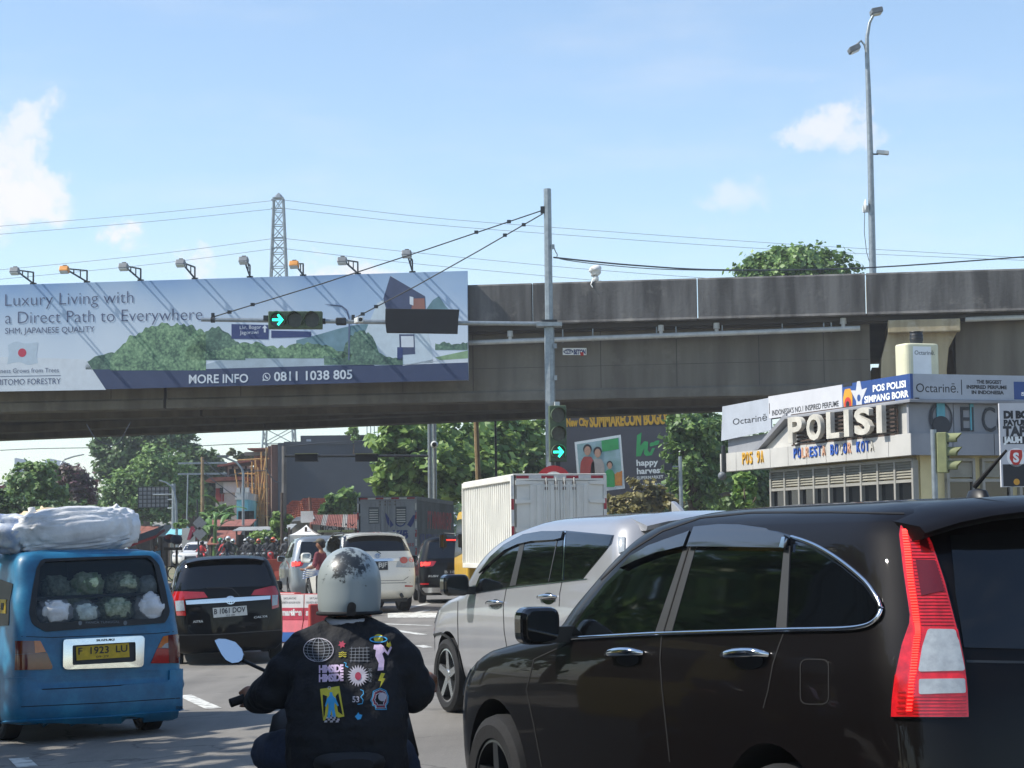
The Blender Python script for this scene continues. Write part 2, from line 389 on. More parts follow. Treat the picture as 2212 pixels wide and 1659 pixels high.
# ================================================================ overpass
mat('soffit','#4c4843',.95,var=.2,scale=.6)
def stained(name,base,dark,light,sc=.8):
    m=bpy.data.materials.new(name); m.use_nodes=True; nt=m.node_tree; b=nt.nodes['Principled BSDF']; L=nt.links.new; nd=nt.nodes.new
    t=nd('ShaderNodeTexCoord'); mp=nd('ShaderNodeMapping'); mp.inputs['Scale'].default_value=(1,1,.12); L(t.outputs['Object'],mp.inputs[0])
    n1=nd('ShaderNodeTexNoise'); n1.inputs['Scale'].default_value=2.6*sc; n1.inputs['Detail'].default_value=8; L(mp.outputs[0],n1.inputs[0])
    n2=nd('ShaderNodeTexNoise'); n2.inputs['Scale'].default_value=.9*sc; n2.inputs['Detail'].default_value=9; n2.inputs['Roughness'].default_value=.68; L(t.outputs['Object'],n2.inputs[0])
    r1=nd('ShaderNodeValToRGB'); r1.color_ramp.elements[0].position=.38; r1.color_ramp.elements[0].color=(*lin(dark),1); r1.color_ramp.elements[1].position=.66; r1.color_ramp.elements[1].color=(*lin(base),1); L(n1.outputs[0],r1.inputs[0])
    r2=nd('ShaderNodeValToRGB'); r2.color_ramp.elements[0].position=.56; r2.color_ramp.elements[0].color=(0,0,0,1); r2.color_ramp.elements[1].position=.78; r2.color_ramp.elements[1].color=(1,1,1,1); L(n2.outputs[0],r2.inputs[0])
    mx=nd('ShaderNodeMix'); mx.data_type='RGBA'; L(r2.outputs[0],mx.inputs[0]); L(r1.outputs[0],mx.inputs[6]); mx.inputs[7].default_value=(*lin(light),1)
    L(mx.outputs[2],b.inputs['Base Color']); b.inputs['Roughness'].default_value=.92
    bp=nd('ShaderNodeBump'); bp.inputs['Strength'].default_value=.4; bp.inputs['Distance'].default_value=.03; n3=nd('ShaderNodeTexNoise'); n3.inputs['Scale'].default_value=9; n3.inputs['Detail'].default_value=8; L(t.outputs['Object'],n3.inputs[0]); L(n3.outputs[0],bp.inputs['Height']); L(bp.outputs[0],b.inputs['Normal'])
    MATS[name]=m
stained('parapet_concrete','#6e6d6b','#454443','#8b8780')
stained('girder_concrete','#757064','#625c52','#857f71',.7)
stained('cap_concrete','#b5a787','#94876c','#c9c2b0',.7)
VA=R(8); VE=V((math.cos(VA),-math.sin(VA),0)); VT=wall((0,70,0),VE)
ov=thingw('overpass','long grey concrete overpass crossing above the road','overpass',(0,70,0))
g=.022
for k in range(-11,12):
    x0=.72+5.56*k
    mb=MB(); mb.prism([(0,9.12),(-.04,9.04),(.04,9.0),(.30,9.06),(.30,10.40),(.06,10.42),(0,10.36)],0,5.56-2*g,VT@MX.Translation((x0+g,0,0))@MX(((0,0,1,0),(0,1,0,0),(-1,0,0,0),(0,0,0,1))))
    mb.build('parapet_panel','parapet_concrete',ov)
MB().box(-60,62,8.86,9.10,-17.2,-.31,VT).build('deck_slab','soffit',ov)
MB().prism([(0,0),(.5,0),(.5,.02),(0,.30)],-60,62,VT@MX.Translation((0,8.80,-.5))@MX(((0,0,1,0),(0,1,0,0),(-1,0,0,0),(0,0,0,1)))).build('deck_edge','soffit',ov)
YB=6.50
for x0,x1 in ((-60,-36),(-35.2,-12.4),(-12.3,11.95),(14.75,38),(38.8,60)):
    for z0,z1 in ((-1.9,-.75),(-6.4,-5.2),(-11,-9.8),(-15.6,-14.4)):
        mb=MB(); zc=(z0+z1)/2
        mb.prism([(z0,YB),(z1,YB),(z1,YB+.26),(zc+.35,YB+.5),(zc+.35,8.3),(z1,8.6),(z1,8.86),(z0,8.86),(z0,8.6),(zc-.35,8.3),(zc-.35,YB+.5),(z0,YB+.26)],x0,x1,VT@MX(((0,0,1,0),(0,1,0,0),(1,0,0,0),(0,0,0,1)))) if z0<-2 else mb.prism([(z0,YB),(z1,YB),(z1,YB+.05),(z1-.03,YB+.30),(z1-.10,YB+.36),(z1-.10,8.80),(z0,8.80)],x0,x1,VT@MX(((0,0,1,0),(0,1,0,0),(1,0,0,0),(0,0,0,1))))
        if z0<-8:
            for v in mb.v: v.z+=.2+.022*(v.x+2)*.9
        mb.build('girder','girder_concrete',ov)
for px in (240,520,870,1022,1298,1462,1640,1780):
    x=onp(VT,px,800,-.85)[0]; MB().box(x-.012,x+.012,YB+.37,8.79,-.849,-.842,VT).build('form_joint','soffit',ov)
MB().box(-60,11.9,7.62,7.635,-.849,-.844,VT).build('form_joint','soffit',ov)
MB().box(-60,62,8.9,10.4,-17.5,-17.22,VT).build('rear_parapet','parapet_concrete',ov)
# pier and its cap
p=[(12.25,-.5),(14.42,-.5),(14.42,7.2),(14.5,7.9),(14.85,8.55),(14.85,8.86),(12.55,8.86),(12.55,8.5),(12.3,7.6),(12.25,6.5)]
MB().prism(p,-3.2,-.45,VT).build('pier','cap_concrete',ov,bevel=.04)
MB().box(12.53,14.87,8.42,8.84,-.448,-.06,VT).build('pier_cap','cap_concrete',ov,bevel=.03)
MB().box(12.4,14.6,-.5,8.4,-15.8,-13.4,VT).build('pier','cap_concrete',ov)
for xx in (-33.8,38.4): 
    for zz in (-3.2,-15.8): MB().box(xx-1.1,xx+1.1,-.5,8.6,zz,zz+2.5,VT).build('pier','cap_concrete',ov)
# drain pipe under the parapet
mat('pvc','#b9bab6',.5,var=.15,scale=3)
a=onp(VT,1015,741,-.3); b=onp(VT,1858,709,-.3)
pp=MB().tube([VT@V((a[0]-3,a[1]-.03,-.3)),VT@V((b[0],b[1],-.3))],.085,12).build('drain_pipe','pvc',ov,smooth=60)
a2=onp(VT,2085,690,-.3); MB().tube([VT@V((a2[0],a2[1],-.3)),VT@V((a2[0]+12,a2[1]+.12,-.3))],.085,12).build('drain_pipe','pvc',ov,smooth=60)
for px in (1102,1215,1280,1418,1428,1460,1548,1560,1690,1780,1796,1822):
    x,_=onp(VT,px,720,-.3); y=lerp(a[1],b[1],(x-a[0])/(b[0]-a[0])); thick=px in (1102,1428,1548,1822)
    if thick: MB().tube([VT@V((x,y+.05,-.3)),VT@V((x,y+.16,-.3)),VT@V((x,y+.17,-.3)),VT@V((x,y+.36,-.3))],[.07,.07,.11,.1],10).build('drain_outlet','pvc',ov,smooth=50)
    else: MB().box(x-.02,x+.02,y-.1,y+.4,-.4,-.38,VT).build('pipe_hanger','galv',ov)
sg=sheet('maker_plate',VT,[(1216,752),(1267,752),(1267,767),(1216,767)],-.84,.06,'white_print',ov)
mat('navy_print','#24386b',.6,var=.05); mat('red_print','#c0392f',.6,var=.05)
x0,y0=onp(VT,1217,766,-.78); x1,y1=onp(VT,1238,753,-.78)
MB().prism(circ((x0+x1)/2,(y0+y1)/2,(x1-x0)/2,(y1-y0)*.42),-.78,-.775,VT).build('logo','navy_print',sg)
label_px('lettering','WIKA',VT,1219,763,1236,6,-.772,'white_print',sg,bold=.004)
label_px('lettering','BETON',VT,1239,765,1265,10,-.778,'navy_print',sg,bold=.012)
MB().box(2.25,2.36,7.98,8.1,-.776,-.774,VT).build('logo_mark','red_print',sg)
# bundle wrapped in plastic on the parapet
mat('plastic_wrap','#dcdcd8',.35,var=.15,scale=9)
q=VT@V((*onp(VT,1286,600,-.15),-.15)); wb=thingw('wrapped_camera','small post top wrapped in white plastic on the overpass parapet','camera',(q.x,q.y,10.42))
mb=MB(); mb.ball((0,0,.36),(.2,.18,.19),14,10); 
for v in mb.v: v+=V((1,1,1))*.07*NZ.noise(v*9)
mb.add([],[]); mb.ball((.02,0,.1),(.1,.1,.14),10,7)
for v in mb.v: v+=V((q.x,q.y,10.42))
mb.build('plastic_wrap','plastic_wrap',wb,smooth=180)
MB().box(q.x-.05,q.x+.05,q.y-.05,q.y+.05,10.41,10.7).build('post','steel_dark',wb)
MB().tube([(q.x-.08,q.y-.12,10.5),(q.x-.16,q.y-.16,10.3),(q.x-.1,q.y-.18,10.2)],.02,6).build('loose_strap','plastic_wrap',wb)
# ================================================================ roadside billboard hung on the overpass
BZ=.35
bbd=thingw('billboard','wide blue housing billboard hung on the overpass at left','billboard',VT@V((-9.8,7.1,BZ)))
def grad(name,stops,axisv,lo,hi,rough=.6,nscale=.25,namp=.25,col2=None):
    m=bpy.data.materials.new(name); m.use_nodes=True; nt=m.node_tree; b=nt.nodes['Principled BSDF']; L=nt.links.new; nd=nt.nodes.new
    t=nd('ShaderNodeTexCoord'); dp=nd('ShaderNodeVectorMath'); dp.operation='DOT_PRODUCT'; dp.inputs[1].default_value=axisv; L(t.outputs['Object'],dp.inputs[0])
    mr=nd('ShaderNodeMapRange'); mr.inputs[1].default_value=lo; mr.inputs[2].default_value=hi; L(dp.outputs['Value'],mr.inputs[0])
    n=nd('ShaderNodeTexNoise'); n.inputs['Scale'].default_value=nscale; n.inputs['Detail'].default_value=4; L(t.outputs['Object'],n.inputs[0])
    ma=nd('ShaderNodeMath'); ma.operation='MULTIPLY_ADD'; ma.inputs[1].default_value=namp; L(n.outputs[0],ma.inputs[0]); L(mr.outputs[0],ma.inputs[2])
    sb=nd('ShaderNodeMath'); sb.operation='SUBTRACT'; sb.inputs[1].default_value=namp/2; L(ma.outputs[0],sb.inputs[0])
    rp=nd('ShaderNodeValToRGB'); L(sb.outputs[0],rp.inputs[0]); e=rp.color_ramp.elements
    while len(e)<len(stops): e.new(.5)
    for i,(p,c) in enumerate(stops): e[i].position=p; e[i].color=(*lin(c),1)
    L(rp.outputs[0],b.inputs['Base Color']); b.inputs['Roughness'].default_value=rough; MATS[name]=m
grad('print_sky',[(0,'#ced9e3'),(.45,'#bccbdb'),(.8,'#98b3d1'),(1,'#7a9cc8')],(0,0,1),7.2,11.2,nscale=.22,namp=1.1)
pb=MB(); pc=[onp(VT,-20,613,BZ),onp(VT,1009,585,BZ),onp(VT,1012,821,BZ),onp(VT,-20,846,BZ)]
XL=-26.0
pb.box(XL,pc[1][0],pc[2][1],pc[1][1],BZ-.12,BZ,VT); pb.build('panel','print_sky',bbd)
MB().box(XL+.05,pc[1][0]-.05,pc[2][1]+.05,pc[1][1]-.08,.02,BZ-.125,VT).build('backing_frame','steel_dark',bbd)
mat('print_navy','#2c3b5c',.6,var=.06); mat('print_text_dark','#4a5675',.6,var=.05); mat('print_pale','#c6cfd8',.6,var=.05); mat('print_mid','#51607d',.6,var=.05)
Z1=BZ+.004
def bp(name,pts,ms,k=1,par=None): return sheet(name,VT,pts,BZ+.0018*k-.0012,.0012,ms,par or bbd)
bp('print_band',[(-20,846),(-20,798),(190,798),(1011,783),(1012.5,821),(228,841)],'print_navy',1)
def bump_line(x0,x1,ytop,ybot,amp,n,seed):
    r=random.Random(seed); out=[]
    for i in range(n+1):
        t=i/n; x=lerp(x0,x1,t); y=ytop(t) if callable(ytop) else ytop
        out.append((x,y+amp*(r.random()-.5)*2))
    return spline(out,seg=3)+[(x1,ybot),(x0,ybot)]
def leafprint(name,dark,mid,light):
    m=bpy.data.materials.new(name); m.use_nodes=True; nt=m.node_tree; b=nt.nodes['Principled BSDF']; L=nt.links.new; nd=nt.nodes.new; t=nd('ShaderNodeTexCoord')
    n1=nd('ShaderNodeTexNoise'); n1.inputs['Scale'].default_value=1.6; n1.inputs['Detail'].default_value=3; L(t.outputs['Object'],n1.inputs[0]); n2=nd('ShaderNodeTexVoronoi'); n2.inputs['Scale'].default_value=9; L(t.outputs['Object'],n2.inputs[0])
    n3=nd('ShaderNodeTexNoise'); n3.inputs['Scale'].default_value=11; n3.inputs['Detail'].default_value=8; n3.inputs['Roughness'].default_value=.75; L(t.outputs['Object'],n3.inputs[0])
    a=nd('ShaderNodeMath'); a.operation='MULTIPLY_ADD'; a.inputs[1].default_value=.55; L(n1.outputs[0],a.inputs[0]); L(n3.outputs[0],a.inputs[2]); c=nd('ShaderNodeMath'); c.operation='MULTIPLY_ADD'; c.inputs[1].default_value=-.25; L(n2.outputs['Distance'],c.inputs[0]); L(a.outputs[0],c.inputs[2])
    r=nd('ShaderNodeValToRGB'); e=r.color_ramp.elements; e[0].position=.5; e[0].color=(*lin(dark),1); e[1].position=.92; e[1].color=(*lin(light),1); k=e.new(.7); k.color=(*lin(mid),1); L(c.outputs[0],r.inputs[0]); L(r.outputs[0],b.inputs['Base Color']); b.inputs['Roughness'].default_value=.6; MATS[name]=m
leafprint('print_leaf','#3b584c','#6f9270','#a3bd94'); leafprint('print_leaf_dark','#34504a','#557463','#7f9f86'); mat('print_hill','#6f90a0',.6,col2='#557880',scale=1.5)
mat('print_road','#9fb0bd',.6,var=.12,scale=1.5); mat('print_grass','#7d9a76',.6,var=.2,scale=3)
bp('print_hill',spline([(640,735),(690,722),(740,708),(790,700),(830,712),(850,740)],seg=4)+[(850,770),(640,770)],'print_hill',1)
bp('print_road',[(412,796),(470,780),(560,768),(700,762),(760,775),(840,782),(842,786),(412,798)],'print_road',2)
bp('print_tree',bump_line(185,420,lambda t:785-20*math.sin(t*9)-60*sst(.2,.5,t)+0*t,798,4,24,3),'print_leaf_dark',2)
bp('print_tree',bump_line(238,445,lambda t:796-96*math.sin(math.pi*min(1,.02+t*.75))**.55,800,5,30,5),'print_leaf',3)
bp('print_tree',bump_line(400,530,lambda t:776-64*math.sin(math.pi*min(.98,.03+t*.95))**.5+6*math.sin(t*9),778,5,18,6),'print_leaf_dark',3)
bp('print_tree',bump_line(440,760,lambda t:770-26*math.sin(math.pi*(.02+.96*t))**.4+5*math.sin(t*15),774,4,40,7),'print_leaf',4)
bp('print_tree',bump_line(738,820,lambda t:780-66*math.sin(math.pi*(.02+.95*t))**.6,784,4,20,8),'print_leaf_dark',4)
bp('print_tree',bump_line(700,870,lambda t:768+6*math.sin(t*8),788,3,24,9),'print_leaf_dark',5)
mat('print_house','#b9c8d2',.6,var=.06); mat('print_house_dark','#3c4866',.6,var=.12); mat('print_brown','#8a5f55',.6,var=.12,scale=2)
bp('print_house',[(770,762),(815,655),(842,640),(842,598),(845,596),(918,645),(920,700),(935,765),(935,784),(810,790)],'print_house',2)
bp('print_house',[(828,645),(843,596),(918,640),(921,690),(840,690)],'print_house_dark',3); bp('print_house',[(893,645),(917,644),(920,690),(886,680)],'print_brown',4)
bp('print_house',[(885,640),(893,642),(893,660),(885,657)],'print_pale',5); bp('print_house',[(842,667),(880,675),(882,682),(842,682)],'print_pale',5)
bp('print_house',[(862,722),(895,722),(897,765),(864,767)],'print_house_dark',3); bp('print_house',[(866,726),(893,726),(894,750),(867,750)],'print_pale',4)
bp('print_grass',[(940,772),(1011,757),(1011,774),(950,778)],'print_grass',3); bp('print_tree',bump_line(940,1010,742,756,4,14,12),'print_leaf_dark',3)
bp('print_road',[(870,790),(935,776),(1011,772),(1011,783),(870,788)],'print_pale',2)
bp('print_mountain',[(905,690),(935,648),(948,640),(962,660),(990,690),(975,688),(950,670),(930,690)],'print_hill',2)
bp('print_sign',[(500,700),(581,702),(580,733),(500,732)],'navy_print',4); bp('print_sign',[(586,714),(672,716),(672,728),(586,730)],'navy_print',4); bp('print_sign',[(858,750),(870,750),(870,778),(858,778)],'navy_print',5)
label_px('lettering','Lkr. Bogor',VT,518,(711,710),564,8,BZ+.0122,'print_pale',bbd); label_px('lettering','Jagorawi',VT,518,(722,721),558,8,BZ+.0122,'print_pale',bbd)
bp('print_arrow',[(566,709),(572,702),(578,709),(574,709),(574,718),(570,718),(570,709)],'print_pale',6)
bp('print_lamp',[(752,778),(753,690),(748,672),(738,663),(720,661),(700,657),(720,658),(739,660),(750,669),(756,690),(755,778)],'print_mid',6)
bp('print_corner',[(-20,846),(-20,770),(185,776),(229,842)],'print_pale',2)
mat('print_flagcloth','#aebfce',.6,var=.05); wv=[(15,743),(35,739),(60,744),(82,738)]
fl=bp('print_flag',spline([(17,745),(35,738),(55,742),(81,739)],seg=5)+spline([(82,740),(79,765),(82,782)],seg=4)+spline([(81,784),(60,788),(40,782),(15,787)],seg=5)+spline([(16,785),(19,765)],seg=2),'print_flagcloth',3)
c=onp(VT,48,762,BZ); r=onp(VT,57,762,BZ)[0]-c[0]; mat('print_red','#b5344f',.6,var=.05)
MB().prism(circ(c[0],c[1],r),BZ+.0075,BZ+.0085,VT).build('print_disc','print_red',bbd)
LZ=BZ+.0125
label_px('lettering','Luxury Living with',VT,11,(661,654),288,27,LZ,'print_text_dark',bbd,bold=-.007)
label_px('lettering','a Direct Path to Everywhere',VT,11,(699,691),437,27,LZ,'print_text_dark',bbd,bold=-.007)
label_px('lettering','SHM, JAPANESE QUALITY',VT,11,(721,717),204,13,LZ,'print_text_dark',bbd)
label_px('lettering','piness Grows from Trees',VT,-8,(806,804),127,10,LZ,'print_mid',bbd)
bp('print_rule',[(0,812.5),(131,810.5),(131,811.8),(0,813.8)],'print_mid',4)
label_px('lettering','MITOMO FORESTRY',VT,-8,(832,829),131,13,LZ,'print_text_dark',bbd)
label_px('lettering','MORE INFO',VT,408,(828,826),536,19,LZ,'print_pale',bbd,bold=.007)
label_px('lettering','0811 1038 805',VT,592,(823,818),761,20,LZ,'print_pale',bbd,bold=.008)
c=onp(VT,576,814,BZ); r=.135
mb=MB(); o=circ(c[0],c[1],r,n=28); i_=circ(c[0],c[1],r*.8,n=28)
mb.add([(x,y,LZ) for x,y in o+i_],[(k,(k+1)%28,28+(k+1)%28,28+k) for k in range(28)],VT)
mb.prism([(c[0]-r*.9,c[1]-r*.3),(c[0]-r*1.05,c[1]-r*1.05),(c[0]-r*.35,c[1]-r*.9)],LZ-.001,LZ,VT)
mb.prism([(c[0]-r*.45,c[1]+r*.4),(c[0]-r*.2,c[1]+r*.45),(c[0]-r*.1,c[1]+r*.1),(c[0]+r*.15,c[1]-r*.15),(c[0]+r*.45,c[1]-r*.25),(c[0]+r*.4,c[1]-r*.5),(c[0],c[1]-r*.45),(c[0]-r*.4,c[1]-r*.05)],LZ-.001,LZ,VT)
mb.build('phone_mark','print_pale',bbd)
# floodlights on bracket arms
mat('lamp_grey','#6b7176',.5,var=.2); mat('lamp_orange','#c98536',.5,var=.2); mat('lamp_glass','#c8cfd2',.1,var=0,spec=.8)
FL=[(72,608,33,583,0),(188,605,140,580,1),(304,601,268,574,0),(421,598,391,566,0),(540,594,527,560,0),(655,591,636,569,1),(773,587,740,561,0),(891,584,879,546,0)]
WHICH=['leftmost','second from left','third from left','fourth from left','fifth from left','sixth from left','seventh from left','rightmost']
for i,(bx,by,tx,ty,orange) in enumerate(FL):
    b0=V((*onp(VT,bx,by,BZ-.06),BZ-.06)); b0.y=pc[1][1]+.004; tp=V((*onp(VT,tx,ty,BZ+1.15),BZ+1.15))
    b1=V((b0.x,b0.y+.42,b0.z))
    t=thingw('floodlight',('orange' if orange else 'grey')+' floodlight on a bracket arm above the wide billboard, '+WHICH[i],'floodlight',VT@b0,'floodlights along the billboard top')
    mb=MB(); A=VT@b0; Bm=VT@b1; Tm=VT@tp
    mb.bar(A,Bm,.05); mb.bar(Bm,Tm,.045); mb.bar(VT@(b0+V((0,.03,0))),Tm,.045)
    for u in (.3,.6): mb.bar(Bm.lerp(Tm,u),(VT@(b0+V((0,.03,0)))).lerp(Tm,u),.035)
    mb.build('bracket','steel_dark',t); MB().box(b0.x-.1,b0.x+.1,b0.y-.003,b0.y+.05,b0.z-.06,b0.z+.06,VT).build('mount','steel_dark',t)
    HT=VT@MX.Translation(tp)@MX.Rotation(R(-25),4,'X')
    MB().box(-.16,.16,-.16,.04,-.1,.13,HT).build('lamp_housing','lamp_orange' if orange else 'lamp_grey',t,bevel=.03)
    MB().box(-.14,.14,-.172,-.162,-.08,.11,HT).build('lamp_glass','lamp_glass',t)
    MB().box(-.07,.07,.042,.11,-.06,.06,HT).build('ballast_box','steel_dark',t)
# ================================================================ traffic signals
mat('signal_box','#4a5a42',.6,var=.25,scale=6); mat('signal_lens_off','#33362f',.25,var=.25,scale=14); mat('signal_black','#121412',.6,var=.2); mat('signal_yellow','#7f845c',.55,var=.15,scale=5)
mat('green_light',(.02,1,.55),.3,var=0,emit=2.4); mat('sign_back','#15171b',.7,var=.2,scale=3); mat('sign_white','#e6e6e2',.5,var=.05); mat('sign_red','#b3262c',.5,var=.12)
def arrow(T,s):
    return [(x*s,y*s) for x,y in ((-.75,.16),(.25,.16),(-.1,.62),(.14,.8),(.8,0),(.14,-.8),(-.1,-.62),(.25,-.16),(-.75,-.16))]
def lamp(T,r,parent,lit=False,hood=True,box='signal_box',yaw=0):
    """one signal aspect: lens, rim and visor; frame x right, y up, z out"""
    le=MB().prism(circ(0,0,r,n=28),.0,.02,T).build('lens','signal_lens_off',parent)
    if hood:
        mb=MB(); n=22; vs=[];fs=[]
        for i in range(n):
            a=R(-35+250*i/(n-1)); L=.16+.10*math.sin(max(0,min(math.pi,a)))
            for q,z in ((r*1.04,.0),(r*1.04,L),(r*.98,L),(r*.98,.0)): vs.append((q*math.cos(a),q*math.sin(a),z))
        for i in range(n-1):
            for k in range(4): fs.append((i*4+k,i*4+(k+1)%4,(i+1)*4+(k+1)%4,(i+1)*4+k))
        mb.add(vs,fs,T); recalc(mb.build('visor',box,parent))
    if lit: MB().prism(arrow(T,r*.95),.021,.024,T).build('green_arrow','green_light',le)
D1=52.0
pole=at(1188,830,D1); PX,PY=pole.x,pole.y
ms=thingw('traffic_light_pole','tall grey signal pole with a long overhead arm in front of the overpass','traffic light',(PX,PY,0))
ztop=at(1182,408,D1).z; zarm=at(1188,702,D1).z
MB().lathe([(.135,0),(.125,zarm),(.1,zarm+.02),(.095,ztop),(0,ztop)],8,MX.Translation((PX,PY,0))).build('post','galv',ms,smooth=30)
tipL=at(437,692,D1); tipL.y=PY
mb=MB(); mb.tube([(PX+.2,PY-.16,zarm),(tipL.lerp(V((PX,PY,zarm)),.42)+V((0,-.16,0))),tipL+V((0,-.16,0))],[.06,.055,.05],10); arm=mb.build('arm','galv',ms,smooth=60)
MB().box(PX-.32,PX+.32,PY-.24,PY+.15,zarm-.05,zarm+.05).build('arm_bracket','galv',ms); MB().box(PX-.2,PX+.2,PY-.18,PY+.18,zarm+.07,zarm+.12).build('collar','steel_dark',ms)
def armpt(px):
    x=at(px,695,D1).x; t=(x-PX)/(tipL.x-PX); return V((x,PY-.16,lerp(zarm,tipL.z,t)))
# stays
for px,tpx,tpy in ((462,1170,455),(764,1172,462)):
    a=armpt(px)+V((0,0,.07)); b=at(tpx,tpy,D1); b.y=PY
    MB().tube([a,a.lerp(b,.33)+V((0,0,-.05)),a.lerp(b,.66)+V((0,0,-.04)),b],.016,6).build('stay_cable','steel_dark',ms)
    for u in (.05,.12,.80,.9): c=a.lerp(b,u); MB().box(c.x-.05,c.x+.05,c.y-.03,c.y+.03,c.z-.05,c.z+.03).build('cable_clamp','steel_dark',ms)
    MB().box(a.x-.04,a.x+.04,a.y-.03,a.y+.03,a.z-.06,a.z+.1).build('stay_lug','steel_dark',ms)
MB().box(PX-.18,PX-.08,PY-.06,PY+.06,ztop-.62,ztop-.45).build('stay_lug','steel_dark',ms)
# horizontal head
q=armpt(641); HT=wall(q+V((0,-.12,0)),(1,0,-.012)); k=52/4500
hd=MB().box(-.672,.672,-.22,.22,-.1,.12,HT).build('signal_head','signal_box',ms,bevel=.02)
for i,xx in enumerate((-.43,.0,.43)): lamp(HT@MX.Translation((xx,0,.121)),.19,hd,lit=i==0)
MB().box(-.8,-.67,.0,.12,-.06,.05,HT).build('head_clamp','steel_dark',ms)
# dark back of an overhead panel
q=armpt(914); BT=wall(q+V((0,-.13,0)),(1,0,-.008))
MB().prism([(-.92,.33),(.92,.30),(.89,.05),(.87,-.30),(-.90,-.27),(-.93,.02)],-.06,.12,BT).build('sign_panel','sign_back',ms,bevel=.01)
q=armpt(738); mb=MB(); mb.box(-.13,.13,-.09,.09,-.1,.12,wall(q,(1,0,0))); mb.build('clamp_joint','steel_dark',ms,bevel=.03)
q=armpt(775); CTm=wall(q+V((0,-.1,.02)),(1,.35,0)); cm=MB().box(-.08,.08,-.07,.07,-.1,.24,CTm).build('camera','steel_white',ms,bevel=.02); MB().prism(circ(0,0,.05),.241,.246,CTm).build('camera_lens','black_plastic',cm)
for px in (462,600,700,850): q=armpt(px); MB().tube([q-V((.05,0,0)),q+V((.05,0,0))],.075,10).build('pipe_sleeve','steel_dark',ms,smooth=40)
# vertical head
zc=at(1204,938,D1).z; xx=at(1204,938,D1).x; HT=wall((xx,PY-.22,zc),(1,.12,0))
hd=MB().box(-.215,.215,-.70,.70,-.1,.1,HT).build('signal_head','signal_box',ms,bevel=.02)
for i,yy in enumerate((.46,0,-.46)): lamp(HT@MX.Translation((0,yy,.101)),.18,hd,lit=i==2)
MB().box(-.05,.05,-.95,-.70,-.05,.05,HT).build('head_clamp','steel_dark',ms); MB().box(-.06,.06,.70,.80,-.12,.02,HT).build('head_clamp','steel_white',ms)
# banner-like cable tags on the pole
for z,dx in ((zarm-.6,.13),(zarm-1.4,.13),(zarm+1.9,.11)): MB().box(PX+dx-.03,PX+dx+.05,PY-.14,PY-.1,z,z+.12).build('cable_tag','galv',ms)
# round prohibition sign
q=at(1196,1045,51.2); RT=wall(q,(1,0,0)); rs=thingw('round_sign','round red ring prohibition sign behind the white box truck','sign',(q.x,q.y,0))
MB().prism(circ(0,0,.45,n=40),-.01,0,RT).build('sign_plate','sign_red',rs); MB().prism(circ(0,0,.30,n=36),.001,.004,RT).build('sign_centre','sign_white',rs)
MB().prism(rpoly([(-.2,-.1),(-.2,.08),(.2,.08),(.2,-.1)],.07),.005,.007,RT).build('sign_symbol','black_print',rs)
MB().tube([(q.x,q.y+.05,0),(q.x,q.y+.05,q.z+.4)],.035,8).build('post','galv',rs)
# signal near the police post
q=at(2018,1000,38); q.z=0; sp=thingw('traffic_signal','pale yellow traffic signal on a thin post by the police post','traffic light',(q.x,q.y,0))
zt=at(2014,928,38).z; MB().tube([(q.x,q.y,0),(q.x,q.y,zt)],.055,10).build('post','galv',sp,smooth=60)
HT=wall((q.x+.20,q.y-.02,at(2036,978,38).z),(.35,.94,0)); hd=MB().box(-.13,.13,-.37,.37,-.13,.05,HT).build('signal_head','signal_yellow',sp,bevel=.015)
for yy in (.25,0,-.25): lamp(HT@MX.Translation((0,yy,.051)),.1,hd,box='signal_yellow')
for z in (zt-.12,zt-.72): MB().box(q.x,q.x+.2,q.y-.03,q.y+.03,z-.03,z+.03).build('head_bracket','galv',sp)
# mast beyond the overpass
D2=95; q=at(929,1000,D2); fm=thingw('signal_mast','far signal mast with an arm of two panels beyond the overpass','traffic light',(q.x,D2,0))
za=at(900,985,D2).z; MB().tube([(q.x,D2,0),(q.x,D2,za+3)],[.12,.1],10).build('post','galv',fm); a=at(615,985,D2)
MB().tube([(q.x,D2,za),(a.x,D2,a.z)],.06,8).build('arm','steel_dark',fm)
for p0,p1 in ((638,687),(768,816)):
    u=at(p0,988,D2); w=at(p1,988,D2); s=MB().box(u.x,w.x,D2-.2,D2+.15,u.z-.2,u.z+.13).build('signal_head','sign_back',fm); MB().box(u.x,w.x,D2-.32,D2+.15,u.z+.131,u.z+.17).build('shade_plate','signal_yellow',s)
q=at(939,1000,94); c=thingw('camera_post','thin grey post with a round white camera beyond the overpass','post',(q.x,94,0)); zt=at(939,890,94).z
MB().tube([(q.x,94,0),(q.x,94,zt)],[.11,.09],10).build('post','galv',c); z=at(939,961,94).z; MB().ball((q.x,93.8,z),.17,12,8).build('camera','steel_white',c,smooth=180); MB().prism(circ(0,0,.1),.0,.05,wall((q.x,93.63,z),(1,0,0))).build('camera_lens','black_plastic',c)
mat('wood_pole','#8a7658',.9,var=.25,scale=3)
for px0,px1,y1,d,r,ms_,lb in ((1034,1028,900,90,.13,'wood_pole','leaning bamboo pole in front of the broad-leaved tree'),(1072,1070,900,88,.06,'steel_dark','thin dark pole against the broad-leaved tree')):
    a=at(px0,1060,d); b=at(px1,y1,d); t=b-a; a=a-t*(a.z/t.z)
    tag(MB().tube([a,b+t*.4],[r,r*.8],8).build('utility_pole',ms_),lb,'pole')
a=at(1473,1094,62); b=at(1469,986,62); a.z=0; up=thingw('utility_pole','thin grey pole in front of the creeper covered tree','pole',a); MB().tube([a,b],[.07,.055],8).build('pole','galv',up); q=at(1452,975,62); MB().bar(b-V((0,0,.3)),(q.x,62,b.z-.3),.04).build('arm','galv',up); MB().box(q.x-.25,q.x-.01,61.9,62.1,b.z-.4,b.z-.2).build('signal_box','steel_dark',up)
